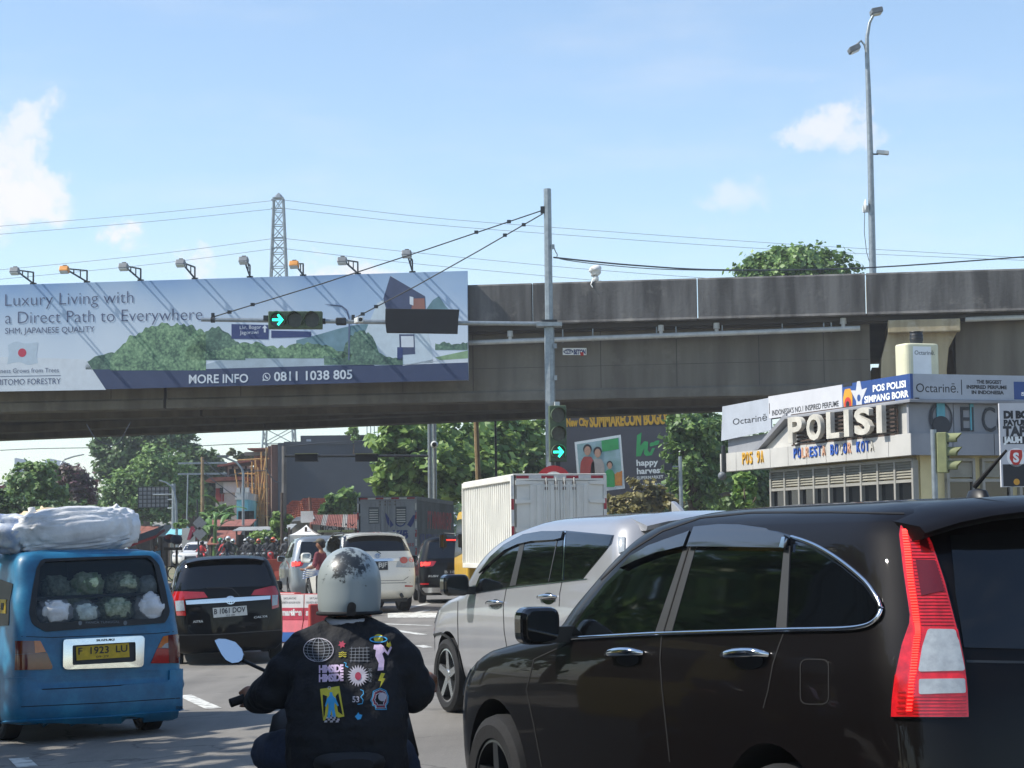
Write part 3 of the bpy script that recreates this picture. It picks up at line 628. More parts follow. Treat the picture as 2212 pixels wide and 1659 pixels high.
# ================================================================ lamp post on the overpass
def lampost(base,pts,r0,r1,name,label,mt='galv'):
    t=thingw(name,label,'street lamp',base); n=len(pts); MB().tube(pts,[lerp(r0,r1,i/(n-1)) for i in range(n)],10).build('post',mt,t,smooth=60); return t
D3=72.5
c=[at(x,y,D3) for x,y in ((1885,587),(1883,480),(1880,330),(1876,200),(1873,120),(1873,80),(1878,50),(1888,30))]
c[0].z=8.95
lp=lampost(c[0],c,.13,.045,'street_lamp','tall double-armed street lamp standing on the overpass')
c2=[at(x,y,D3) for x,y in ((1874,125),(1868,98),(1860,88),(1851,96))]; MB().tube(c2,.04,8).build('lower_arm','galv',lp,smooth=60)
for (x,y),ang in (((1893,25),10),((1845,106),25)):
    q=at(x,y,D3); T=wall(q,(1,0,0))@MX.Rotation(R(ang),4,'Z'); h=MB().prism(rrect(-.2,.2,-.09,.1,.05),-.25,.25,T).build('lamp_head','lamp_grey',lp,bevel=.02); MB().box(-.15,.15,-.12,-.091,-.18,.18,T).build('lamp_glass','lamp_glass',h)
q=at(1908,329,D3); T=wall(q,(1,0,-.1)); MB().box(-.22,.2,-.07,.07,-.15,.05,T).build('camera','steel_white',lp,bevel=.02); MB().tube([at(1881,333,D3),at(1897,333,D3)],.03,6).build('camera_bracket','steel_dark',lp)
q=at(1865,443,D3); mb=MB(); mb.lathe([(0,0),(.1,.01),(.2,.05),(.19,.06),(.1,.02),(0,.01)],20,frame((q.x,q.y-.1,q.z),(0,1,0),(0,0,1))); recalc(mb.build('dish','steel_white',lp,smooth=60)); MB().box(q.x-.02,q.x+.35,q.y-.05,q.y+.1,q.z-.25,q.z-.02).build('radio_box','steel_white',lp)
a=at(1868,455,D3); MB().tube([a,at(1867,500,D3),at(1872,545,D3),at(1884,585,D3)],.012,5).build('cable','steel_dark',lp)
MB().box(c[0].x-.22,c[0].x+.22,c[0].y-.2,c[0].y+.2,8.9,10.75).build('footing','cap_concrete',lp,bevel=.02)
# ================================================================ transmission tower and wires
D4=200; q=at(602,500,D4); tw=thingw('transmission_tower','steel lattice transmission tower rising behind the billboard','tower',(q.x,D4,0)); ZT=at(602,428,D4).z; lv=[]
n=24
def hw_(z): return lerp(2.2,.46,min(1,z/ZT)**.75)
zs=[ZT*(i/n)**.9 for i in range(n+1)]
mb=[MB() for _ in range(4)]; br=MB()
cs=((-1,-1),(1,-1),(1,1),(-1,1))
for i in range(n):
    w0,w1=hw_(zs[i]),hw_(zs[i+1])
    for k in range(4):
        P=lambda s,w,z: (q.x+s[0]*w,D4+s[1]*w,z)
        mb[k].bar(P(cs[k],w0,zs[i]),P(cs[k],w1,zs[i+1]),.13)
        s2=cs[(k+1)%4]; br.bar(P(cs[k],w0,zs[i]),P(s2,w1,zs[i+1]),.07); br.bar(P(s2,w0,zs[i]),P(cs[k],w1,zs[i+1]),.07); br.bar(P(cs[k],w1,zs[i+1]),P(s2,w1,zs[i+1]),.07)
for k in range(4): mb[k].build('leg','galv',tw)
tag(br.build('bracing','galv',tw),None,kind='stuff'); MB().lathe([(.5,0),(.3,.3),(0,.55)],6,MX.Translation((q.x,D4,ZT))).build('cap','galv',tw)
arms=MB()
for yy in (433,452,515,537):
    z=at(602,yy,D4).z; MB().bar((q.x-.65,D4-.5,z),(q.x+.65,D4-.5,z),.12).build('cross_arm','galv',tw)
mat('wire','#4a4e55',.6,metal=.3,var=0)
def wire(name,pts,r,label,group,d=None):
    P=[at(*p) if len(p)==3 else at(p[0],p[1],d) for p in pts]; S3=spline(P,seg=6)
    return tag(MB().tube(S3,r,5,cap=False).build(name,'wire'),label,'cable',group)
GW='power lines of the transmission tower'
for i,(yt,yl) in enumerate(((433,480),(451,497),(515,577),(537,597))):
    wire('power_line',[(592,yt,D4),(300,(yt+yl)/2+7,D4),(-200,yl+25,D4)],.02,['highest','second highest','third highest','lowest'][i]+' power line running left from the lattice tower',GW)
for i,P in enumerate((((613,432),(900,467),(1205,492),(1700,527),(2300,562)),((613,450),(900,482),(1200,506),(1700,540),(2300,566)),((613,515),(870,543),(1250,580),(1600,606)),((613,537),(900,570),(1300,607)))):
    wire('power_line',[(x,y,D4 if i<2 else D4) for x,y in P],.02,['highest','second highest','third highest','lowest'][i]+' power line running right from the lattice tower',GW)
wire('service_cable',[(1196,556,52),(1370,573,54),(1570,583,58),(1880,578,62),(2300,548,64)],.022,'black service cable from the signal pole along the overpass parapet','cables at the overpass')
wire('service_cable',[(1196,530,52),(1203,548,52),(1225,562,52),(1400,580,54),(1600,585,56)],.012,'thin slack cable hanging from the signal pole below the service cable','cables at the overpass')
wire('hanging_cable',[(187,916,69),(205,945,69),(225,958,69),(240,962,69),(258,955,69),(272,930,69),(282,912,69)],.018,'loose cable loop hanging below the overpass at far left','cables at the overpass')
# ================================================================ police post
ER=V((.943,.332,0)).normalized(); EL=V((-.332,.943,0)).normalized()
PC=at(1967,900,40); PC.z=0
PL=wall(PC+EL*9,-EL); PR=wall(PC,ER)          # PL: local x runs 0..9 towards the corner
mat('pp_grey','#8b8d92',.55,var=.12,scale=1.2,stretch=(1,1,.3)); mat('pp_white','#b9b7b1',.55,var=.1,scale=1.2); mat('pp_cream','#d6c898',.75,var=.1,scale=1.5)
mat('banner_white','#c3c4c8',.5,var=.05,scale=2); mat('banner_grey','#a9afb8',.5,var=.08,scale=2); mat('banner_blue','#2a4a86',.5,var=.1,scale=1.5); mat('glass_dark','#0e1114',.08,var=0,spec=.7); mat('frame_alu','#94928a',.45,var=.1); mat('louvre','#8b887b',.6,var=.15)
pp=thingw('police_post','grey and cream police post with raised white roof lettering','building',(PC.x+1,PC.y+3,0))
def L2(px,py,off=0): return onp(PL,px,py,off)
def R2(px,py,off=0): return onp(PR,px,py,off)
xe=9.0; xl=L2(1557,1000)[0]; xw=L2(1642,1040)[0]; zb=L2(1990-25,983)[1]; zsoff=zb
ymid=L2(1965,936)[1]; yfas=L2(1965,870)[1]; ycor=L2(1965,862)[1]; ytop=L2(1965,807)[1]
# core
MB().prism([(xw,-.1),(9-.35,-.1),(9-.35,zb+.05),(xw,zb+.05)],-3,-.32,PL).build('wall','pp_cream',pp)
MB().prism([(.36,-.1),(12,-.1),(12,zb+.05),(.36,zb+.05)],-2.4,-.30,PR).build('wall','pp_cream',pp)
MB().prism([(xl+.1,zb+.06),(9-.3,zb+.06),(9-.3,ytop-.9),(xl+.1,ymid)],-3,-.2,PL).build('roof_core','pp_grey',pp)
MB().prism([(.3,zb+.06),(12,zb+.06),(12,ytop-.9),(.3,ytop-.9)],-2.6,-.2,PR).build('roof_core','pp_grey',pp)
# facing panels, left face: lower band (proud) and upper fascia
def cells(T,x0,x1,y0,y1,n,z0,z1,name,ms,skip=None):
    for i in range(n):
        a=lerp(x0,x1,i/n)+.008; b=lerp(x0,x1,(i+1)/n)-.008
        MB().box(a,b,y0,y1,z0,z1,T).build(name,ms,pp)
cells(PL,xl,9.02,zb,ymid,10,-.19,.02,'fascia_panel','pp_white')
cells(PR,-.02,12,zb,ymid,13,-.19,.02,'fascia_panel','pp_grey')
x0=L2(1688,930)[0]
cells(PL,x0+.9,8.86,ymid+.004,yfas,7,-.19,-.12,'fascia_panel','pp_white'); cells(PR,.02,12,ymid+.004,yfas,12,-.19,-.12,'fascia_panel','pp_grey')
a=L2(1625,940); b=L2(1690,880); MB().prism([(x0-1.1,ymid+.005),(x0+.88,ymid+.005),(x0+.88,yfas),(x0+.35,yfas)],-.19,-.12,PL).build('fascia_panel','pp_white',pp)
MB().box(xl,x0+.6,ymid+.004,ymid+.36,-.26,-.195,PL).build('side_wall','pp_grey',pp); MB().prism([(x0-1.35,ymid+.006),(x0-1.12,ymid+.006),(x0+.30,yfas+.05),(x0+.30,yfas+.15),(x0+.15,yfas+.1)],-.19,.03,PL).build('gable_trim','pp_grey',pp)
MB().box(x0+.28,9.06,yfas+.003,ycor,-.3,.05,PL).build('cornice','pp_grey',pp,bevel=.015); MB().box(-.04,12,yfas+.003,ycor,-.3,.05,PR).build('cornice','pp_grey',pp,bevel=.015)
# banners on the roof edge
xb=L2(1820,870)[0]; xw2=L2(1660,880)[0]
bl=MB().box(xb,9.02,ycor+.004,ytop,-.06,.0,PL).build('banner','banner_blue',pp); bw=MB().box(xw2,xb-.004,ycor+.004,ytop,-.06,0,PL).build('banner','banner_white',pp)
tag(bl,'blue banner strip with emblems and white lettering'); bg_=MB(); p=[L2(1558,935),L2(1558,905),L2(1580,888),L2(1659,877),L2(1659,905),L2(1600,928)]
p=[(xw2-2.6,ycor-.35),(xw2-.01,ycor-.25),(xw2-.01,ytop-.02),(xw2-2.5,ytop-.05)]
bg2=bg_.prism(p,-.09,-.06,PL).build('banner','banner_grey',pp); tag(bg2,'loose grey banner end flapping at the left')
MB().box(xw2-2.7,9,ycor-.0,ycor+.03,-.2,-.1,PL).build('banner_rail','steel_dark',pp)
y0=ycor+.06; hh=ytop-ycor
def tl(txt,T,x,y,h,w,off,ms,par,**k): return text('lettering',txt,T@MX.Translation((x,y,off+k.get('ext',0))),h/.72,ms,par,fit=w,**k)
xa=L2(1873,870)[0]; xz=L2(1955,870)[0]
tl('SIMPANG BORR',PL,xa-.1,ycor+.10*hh,.27*hh,xz-xa+.25,.004,'white_print',bl,bold=.006); tl('POS POLISI',PL,xa+.25,ycor+.5*hh,.27*hh,xz-xa-.2,.004,'white_print',bl,bold=.006)
xa=L2(1668,890)[0]; xz=L2(1812,870)[0]; tl("INDONESIA'S NO.1 INSPIRED PERFUME",PL,xa,ycor+.12*hh,.24*hh,xz-xa,.004,'black_print',bw,bold=.002)
MB().box(xw2+.04,xw2+.06,ycor+.1,ytop-.15,0,.005,PL).build('print_rule','black_print',bw)
tl('Octarinē',PL,xw2-1.95,ycor-.02,.30*hh,1.75,-.056,'black_print',bg2)
mat('emblem_gold','#d69a2d',.5,var=.1); 
e=L2(1832,870)[0]; cy=(ycor+ytop)/2-.08
MB().prism(rpoly([(e-.16,cy-.3),(e+.16,cy-.3),(e+.2,cy+.05),(e+.12,cy+.22),(e-.12,cy+.22),(e-.2,cy+.05)],.05),.001,.006,PL).build('emblem','emblem_gold',bl); MB().prism(circ(e,cy-.1,.15),.007,.01,PL).build('emblem_disc','red_print',bl); MB().prism(circ(e,cy-.1,.07),.011,.013,PL).build('emblem_centre','black_print',bl)
MB().prism(rpoly([(e-.2,cy+.27),(e+.2,cy+.27),(e+.17,cy+.36),(e-.17,cy+.36)],.03),.001,.006,PL).build('emblem_scroll','black_print',bl)
e=L2(1856,866)[0]; MB().prism([(e-.1,cy-.32),(e+.1,cy-.32),(e+.12,cy-.05),(e+.34,cy+.18),(e+.12,cy+.16),(e+.06,cy+.34),(e-.06,cy+.34),(e-.12,cy+.16),(e-.34,cy+.18),(e-.12,cy-.05)],.001,.005,PL).build('emblem_wings','banner_white',bl); MB().prism(circ(e,cy,.07),.006,.008,PL).build('emblem_disc','banner_blue',bl)
br_=MB().box(0.0,6.5,ycor+.004,ytop,-.06,.0,PR).build('banner','banner_grey',pp)
x2=R2(2190,840)[0]; MB().box(x2,9,ycor+.02,ytop-.12,.001,.004,PR).build('print_block','banner_blue',br_)
xa=R2(1979,850)[0]; xz=R2(2070,850)[0]; tl('Octarinē.',PR,xa,ycor+.28*hh,.36*hh,xz-xa,.003,'black_print',br_)
xa=R2(2088,840)[0]; xz=R2(2175,840)[0]; MB().box(xa-.12,xa-.105,ycor+.2*hh,ycor+.8*hh,.0,.004,PR).build('print_rule','black_print',br_)
for i,(s,u,w) in enumerate((('THE BIGGEST',.25,.62),('INSPIRED PERFUME',.0,1),('IN INDONESIA',.12,.8))): tl(s,PR,xa+u*(xz-xa),ycor+(.66-.21*i)*hh,.14*hh,w*(xz-xa),.003,'black_print',br_,bold=.004)
xs_=R2(2196,855)[0]; tl('S',PR,xs_+.1,ycor+.2*hh,.14*hh,.12,.005,'white_print',br_,bold=.004)
# POLISI lettering on a lattice
mat('letter_white','#bfbbb0',.6,var=.15,scale=3); mat('lattice','#4a3c34',.7,var=.3)
la=[L2(1700,945,.2)[0],L2(1912,905,.2)[0]]; lt=L2(1905,886,.2)[1]; lb_=L2(1702,957,.2)[1]
yl0,yl1=zb+1.02*(ymid-zb)-.05,yfas-.12
yl0,yl1=zb+.47,zb+1.02
sgn=MB()
for i in range(9): y=lerp(yl0-.04,yl1+.06,i/8); MB().box(la[0]-.15,la[1]+.05,y-.02,y+.02,-.02,.02,PL).build('lattice_rail','lattice',pp)
for i in range(7): x=lerp(la[0]-.15,la[1]+.05,i/6); MB().box(x-.02,x+.02,yl0-.06,yl1+.08,-.05,-.022,PL).build('lattice_post','lattice',pp)
wl_=(la[1]-la[0])/6
for i,ch in enumerate('POLISI'):
    me=tmesh(ch,1,ext=.05,bold=.03); xs=[v.co.x for v in me.vertices]; ys=[v.co.y for v in me.vertices]
    wd={'I':.17,'L':.44}.get(ch,.52); xc=la[0]+[.4,1.42,2.42,3.12,3.9,4.72][i]*(la[1]-la[0])/5.05
    sx=wd*1.25/(max(xs)-min(xs)); sy=(yl1-yl0)/(max(ys)-min(ys))
    for v in me.vertices: v.co=PL@V((xc+(v.co.x-(min(xs)+max(xs))/2)*sx,yl0+(v.co.y-min(ys))*sy,.13+v.co.z))
    me.materials.clear(); me.materials.append(MATS['letter_white']); link('letter',me,pp,bevel=.01)
mat('letter_blue','#2453a8',.5,var=.1); mat('letter_salmon','#c99a7d',.6,var=.1); mat('letter_yellow','#d3a132',.5,var=.1)
yk=zb+.2
def letters(s,x0,x1,y,h,cols,ext=.012):
    adv=(x1-x0)/len(s)
    for i,ch in enumerate(s):
        if ch==' ': continue
        me=tmesh(ch,h/.72,ext=ext,bold=.004); xs=[v.co.x for v in me.vertices]; mx_=(min(xs)+max(xs))/2; kx=min(1.2,adv*.74/(max(xs)-min(xs)+1e-6))
        for v in me.vertices: v.co=PL@V((x0+(i+.5)*adv+(v.co.x-mx_)*kx,y+v.co.y,.022+ext+v.co.z))
        me.materials.clear(); me.materials.append(MATS[cols[i%len(cols)]]); link('letter',me,pp)
Bq,Sq='letter_blue','letter_salmon'
xa=L2(1717,985)[0]; xz=L2(1892,970)[0]
letters('POLRESTA BOGOR KOTA',xa,xz,yk-.05,.22,[Bq,Bq,Sq,Sq,Bq,Bq,Bq,Sq,Bq,Bq,Bq,'letter_white',Bq,Sq,Bq,Bq,Bq,Bq,'letter_white'])
letters('POS 9A',L2(1606,1000)[0],L2(1649,995)[0]+.1,yk-.07,.27,['letter_yellow'])
q=L2(1568,995); MB().box(q[0]-.05,q[0]+.05,q[1]-.3,q[1]+.35,.02,.1,PL).build('wall_lamp','steel_dark',pp,bevel=.02); MB().ball(PL@V((q[0],q[1]-.35,.1)),.1,10,7).build('lamp_globe','lamp_grey',pp,smooth=180)
# El Ce logo on the right face
mat('logo_dark','#2e3138',.5,var=.1); mat('logo_teal','#58a0ad',.5,var=.1)
yy=(ymid+yfas)/2; xa=R2(2038,900)[0]; mb=MB(); o=circ(xa,yy,.26,.32,n=28); i_=circ(xa+.02,yy+.03,.2,.24,n=28)
mb.add([(x,y,-.09) for x,y in o+i_],[(k,(k+1)%28,28+(k+1)%28,28+k) for k in range(28)],PR); mb.build('logo_ring','logo_dark',pp)
MB().box(xa-.09,xa+.09,yy-.12,yy+.36,-.118,-.085,PR).build('logo_bar','logo_teal',pp); MB().prism(circ(xa,yy-.12,.19,.17),-.118,-.08,PR).build('logo_bowl','logo_dark',pp)
xa=R2(2082,900)[0]; xz=R2(2170,900)[0]; tl('El Cè',PR,xa,yy-.24,.5,xz-xa+.1,-.115,'logo_dark',pp,ext=.008); xa=R2(2105,900)[0]; MB().box(xa-.03,xa+.05,yy-.22,yy+.3,-.118,-.1,PR).build('logo_bar','logo_teal',pp)
# window band, left face
nb=9; wy0,wy1,wy2=.95,L2(1960,1034)[1],zb-.08
wx0=xw+.05; wx1=8.62
for i in range(nb):
    a=lerp(wx0,wx1,i/nb); b=lerp(wx0,wx1,(i+1)/nb)
    MB().box(a,a+.07,wy0,wy2,-.32,-.2,PL).build('window_post','frame_alu',pp)
    w=MB().box(a+.072,b-.002,wy0+.06,wy1-.06,-.319,-.28,PL).build('window_pane','glass_dark',pp)
    for k in range(6):
        y=lerp(wy1+.03,wy2-.04,k/5.5); MB().add([(a+.07,y,-.22),(b,y,-.22),(b,y+.075,-.29),(a+.07,y+.075,-.29),(a+.07,y+.012,-.22),(b,y+.012,-.22),(b,y+.087,-.29),(a+.07,y+.087,-.29)],[(0,1,2,3),(7,6,5,4),(0,4,5,1),(1,5,6,2),(2,6,7,3),(3,7,4,0)],PL).build('louvre_slat','louvre',pp)
for y in (wy0,wy1-.06,wy2-.02): MB().box(wx0,wx1,y,y+.06,-.318,-.21,PL).build('window_rail','frame_alu',pp)
MB().box(wx1,wx1+.07,wy0,wy2,-.32,-.2,PL).build('window_post','frame_alu',pp)
for a,b in ((R2(2058,1040)[0],R2(2120,1040)[0]),(R2(2135,1040)[0],R2(2200,1040)[0]),(R2(2215,1040)[0],R2(2280,1040)[0])):
    MB().box(a+.06,b-.06,.9,wy1-.03,-.299,-.26,PR).build('window_pane','glass_dark',pp)
    for x in (a,b-.06): MB().box(x,x+.06,.9,wy2,-.3,-.2,PR).build('window_post','frame_alu',pp)
    for y in (.85,1.62,wy1-.06,wy2-.03): MB().box(a,b,y,y+.06,-.298,-.21,PR).build('window_rail','frame_alu',pp)
    for k in range(6):
        y=lerp(wy1+.03,wy2-.08,k/5.5); MB().box(a+.06,b-.06,y,y+.05,-.29,-.225,PR).build('louvre_slat','louvre',pp)
# perfume bottle tank on the roof
mat('tank_cream','#d6d3b4',.45,var=.08,scale=2); mat('tank_cap','#23262b',.5,var=.2)
q=at(1981,790,42.2); bt=thingw('bottle_display','giant cream perfume bottle display with black cap on the police post roof','display',(q.x,q.y,ytop-.9))
w=at(2023,790,42.2).x-at(1938,790,42.2).x; z0,z1=ytop-.9,at(1980,744,42.2).z; T=MX.Translation((q.x,q.y,0))@MX.Rotation(R(19),4,'Z')
b=MB().prism(rrect(-w/2,w/2,-.26,.26,.16,6),z0,z1,T).build('bottle','tank_cream',bt,bevel=.04,seg=3)
MB().box(-w*.30,w*.22,-.266,-.262,lerp(z0,z1,.42),lerp(z0,z1,.96),T).build('label','white_print',b); text('lettering','Octarinē.',T@frame((-w*.26,-.268,lerp(z0,z1,.86)),(1,0,0),(0,0,1)),.12,'black_print',b)
zc=at(1980,718,42.2).z; c=MB().lathe([(.125,z1),(.125,z1+.06),(.135,z1+.07),(.135,zc-.06),(.12,zc),(0,zc)],20,MX.Translation((q.x,q.y,0))).build('cap','tank_cap',bt,smooth=40)
for k in range(3): MB().lathe([(.136,z1+.1+.07*k),(.14,z1+.11+.07*k),(.136,z1+.12+.07*k)],20,MX.Translation((q.x,q.y,0))).build('cap_ring','black_plastic',c)
# standing notice at the right edge
NT=wall(at(2162,1000,33),(1,.1,0)); nt_=thingw('notice_board','tall white notice board with red emblem at the right edge','sign',(NT.translation.x+.8,33,0))
y0,y1=onp(NT,2170,1052)[1],onp(NT,2162,871)[1]; nw=1.9
pn=MB().box(0,nw,y0,y1,-.05,0,NT).build('panel','banner_white',nt_); yb=lerp(y0,y1,.27); MB().box(.03,nw,y0+.01,yb,.001,.003,NT).build('print_block','black_print',pn)
def nl(s,px,py,h,w,ms_,**k): x,y=onp(NT,px,py); return text('lettering',s,NT@MX.Translation((x,y,.004)),h/.72,ms_,pn,**k)
hs=33/4500
nl('DI BOGOR',2168,903,15*hs,0,'black_print',bold=.012); nl('PAYUNG',2168,919,12*hs,0,'black_print',bold=.008); nl('TAPI',2168,941,20*hs,0,'logo_dark',bold=.012); x,y=onp(NT,2167,958); MB().box(x,nw,y-.01,y+15*hs,.001,.003,NT).build('print_block','black_print',pn); nl('JAUH',2170,956,12*hs,0,'white_print',bold=.01)
x,y=onp(NT,2195,988); MB().prism(circ(x,y,.15),.001,.003,NT).build('print_disc','white_print',pn); MB().prism(rpoly([(x-.11,y-.02),(x-.09,y+.12),(x+.1,y+.12),(x+.1,y-.0),(x+.04,y-.12),(x-.05,y-.12)],.03),.004,.006,NT).build('emblem','red_print',pn); text('lettering','S',NT@MX.Translation((x-.05,y-.07,.007)),.2,'white_print',pn,bold=.01)
nl('JASA PENG',2180,1021,5*hs,0,'black_print'); nl('REGIDENTIFIKASI',2178,1031,5*hs,0,'black_print'); x,y=onp(NT,2196,1041); MB().prism(circ(x,y+.0,.05),.004,.006,NT).build('emblem','emblem_gold',pn)
for x in (.15,nw-.2): MB().box(x,x+.06,0,y0,-.05,-.0,NT).build('post','galv',nt_)
# ================================================================ supermarket billboard beyond the overpass
D5=112; HB=wall((0,D5,0),(1,0,0)); hb=thingw('billboard','dark supermarket billboard with a green leaf logo beyond the overpass','billboard',(at(1340,1000,D5).x,D5,0))
def H2(px,py,o=0): return onp(HB,px,py,o)
c=[H2(1200,938),H2(1437,922),H2(1465,1081),H2(1200,1095)]; mat('hb_dark','#4a4950',.6,var=.1,scale=.8); mat('hb_green','#3aa65c',.55,var=.12,scale=2); mat('hb_orange','#d8643c',.55,var=.1)
X0,X1,Y0,Y1=c[0][0],H2(1466,1000)[0],H2(1440,1081)[1],H2(1440,921)[1]
pn=MB().box(X0,X1,Y0,Y1,-.2,0,HB).build('panel','hb_dark',hb); MB().box(X0,X1,Y0-.30,Y0-.01,-.18,-.02,HB).build('print_band','hb_orange',pn)
for x in (X0+1,X1-1): MB().box(x-.12,x+.12,0,Y0-.3,-.2,-.05,HB).build('post','steel_dark',hb)
def hs_(name,pts,k,ms_): return sheet(name,HB,pts,.004*k-.003,.003,ms_,pn)
hs_('print_photo',[(1241,955),(1341,939),(1350,1055),(1250,1068)],1,'white_print'); mat('hb_store','#a9c3c9',.6,col2='#7fa8a0',scale=1.2); mat('hb_skin','#c99a80',.6,var=.1); mat('hb_redshirt','#b5493f',.6,var=.1); mat('hb_sweater','#b5aca4',.6,var=.1); mat('hb_fruit','#e59a3c',.6,col2='#c8742a',scale=3); mat('hb_hair','#2b2526',.6,var=.1)
hs_('print_photo',[(1246,960),(1337,945),(1345,1048),(1255,1060)],2,'hb_store'); hs_('print_photo',[(1299,952),(1335,946),(1337,970),(1301,976)],3,'hb_green'); hs_('print_photo',[(1310,985),(1338,982),(1341,1012),(1312,1016)],3,'veg_shelf') if 'veg_shelf' in MATS else None
hs_('print_fruit',bump_line(1302,1344,lambda t:1030-12*t,1049,2,12,4),4,'hb_fruit')
for x,y,sh,k in ((1269,997,'hb_redshirt',1.35),(1291,1001,'hb_sweater',1.3),(1317,1022,'hb_green',.95)):
    hs_('print_figure',rpoly([(x-12*k,y+30),(x-11*k,y+2),(x-6*k,y-8*k),(x+6*k,y-8*k),(x+11*k,y+2),(x+12*k,y+30)],4),5,sh); hs_('print_hair',circ(x,y-20*k,7*k,8*k,n=16),6,'hb_hair'); hs_('print_head',circ(x,y-17*k,5.2*k,7.5*k,n=16),7,'hb_skin')
def lg(P): return [(x,lerp(934,986,(y-937)/74)) for x,y in P]
hs_('print_logo',lg([(1374,1011),(1376,946),(1386,937),(1383,978),(1392,964),(1400,966),(1399,992),(1404,1000),(1409,985),(1415,985),(1408,1007),(1396,1010),(1391,1003),(1392,985),(1384,1010)]),1,'hb_green')
hs_('print_leaf',lg(spline([(1404,980),(1405,970),(1412,968),(1413,977)],True,4)),1,'hb_green'); hs_('print_leaf',lg(spline([(1412,976),(1414,965),(1424,962),(1421,974)],True,4)),2,'hb_green')
label_px('lettering','happy',HB,1375,(1006,1004),1422,13,.012,'white_print',pn,bold=.015); label_px('lettering','harvest',HB,1376,(1024,1021),1433,13,.012,'white_print',pn,bold=.015); label_px('lettering','SUPERMARKET',HB,1376,(1036,1033),1433,7,.012,'white_print',pn,bold=.004); label_px('lettering','@SUMMARECON BOGOR',HB,1362,(1053,1049),1450,7,.012,'white_print',pn,bold=.004); label_px('lettering','(0251) 830 5888',HB,1377,(1074,1071),1434,7.5,.012,'white_print',pn,bold=.004)
NB=wall((0,D5+3,0),(1,0,0)); nb_=thingw('sign_gantry','dark sign strip with yellow raised lettering above the supermarket billboard','sign',(at(1320,1000,D5+3).x,D5+3,0))
a=onp(NB,1215,932); b=onp(NB,1470,880); pn=MB().box(a[0],b[0],onp(NB,1320,930)[1],b[1],-.3,0,NB).build('panel','hb_dark',nb_); mat('gold_letter','#d8a526',.5,var=.1)
label_px('lettering','New City',NB,1224,(921,919),1272,17,.05,'gold_letter',pn,bold=.03,ext=.03); label_px('lettering','SUMMARECON BOGOR',NB,1274,(922,914),1450,26,.05,'gold_letter',pn,bold=.05,ext=.03)
for x in (a[0]+.6,(a[0]+b[0])/2,b[0]-.6): MB().box(x-.1,x+.1,0,onp(NB,1320,930)[1],-.25,-.05,NB).build('post','steel_dark',nb_)
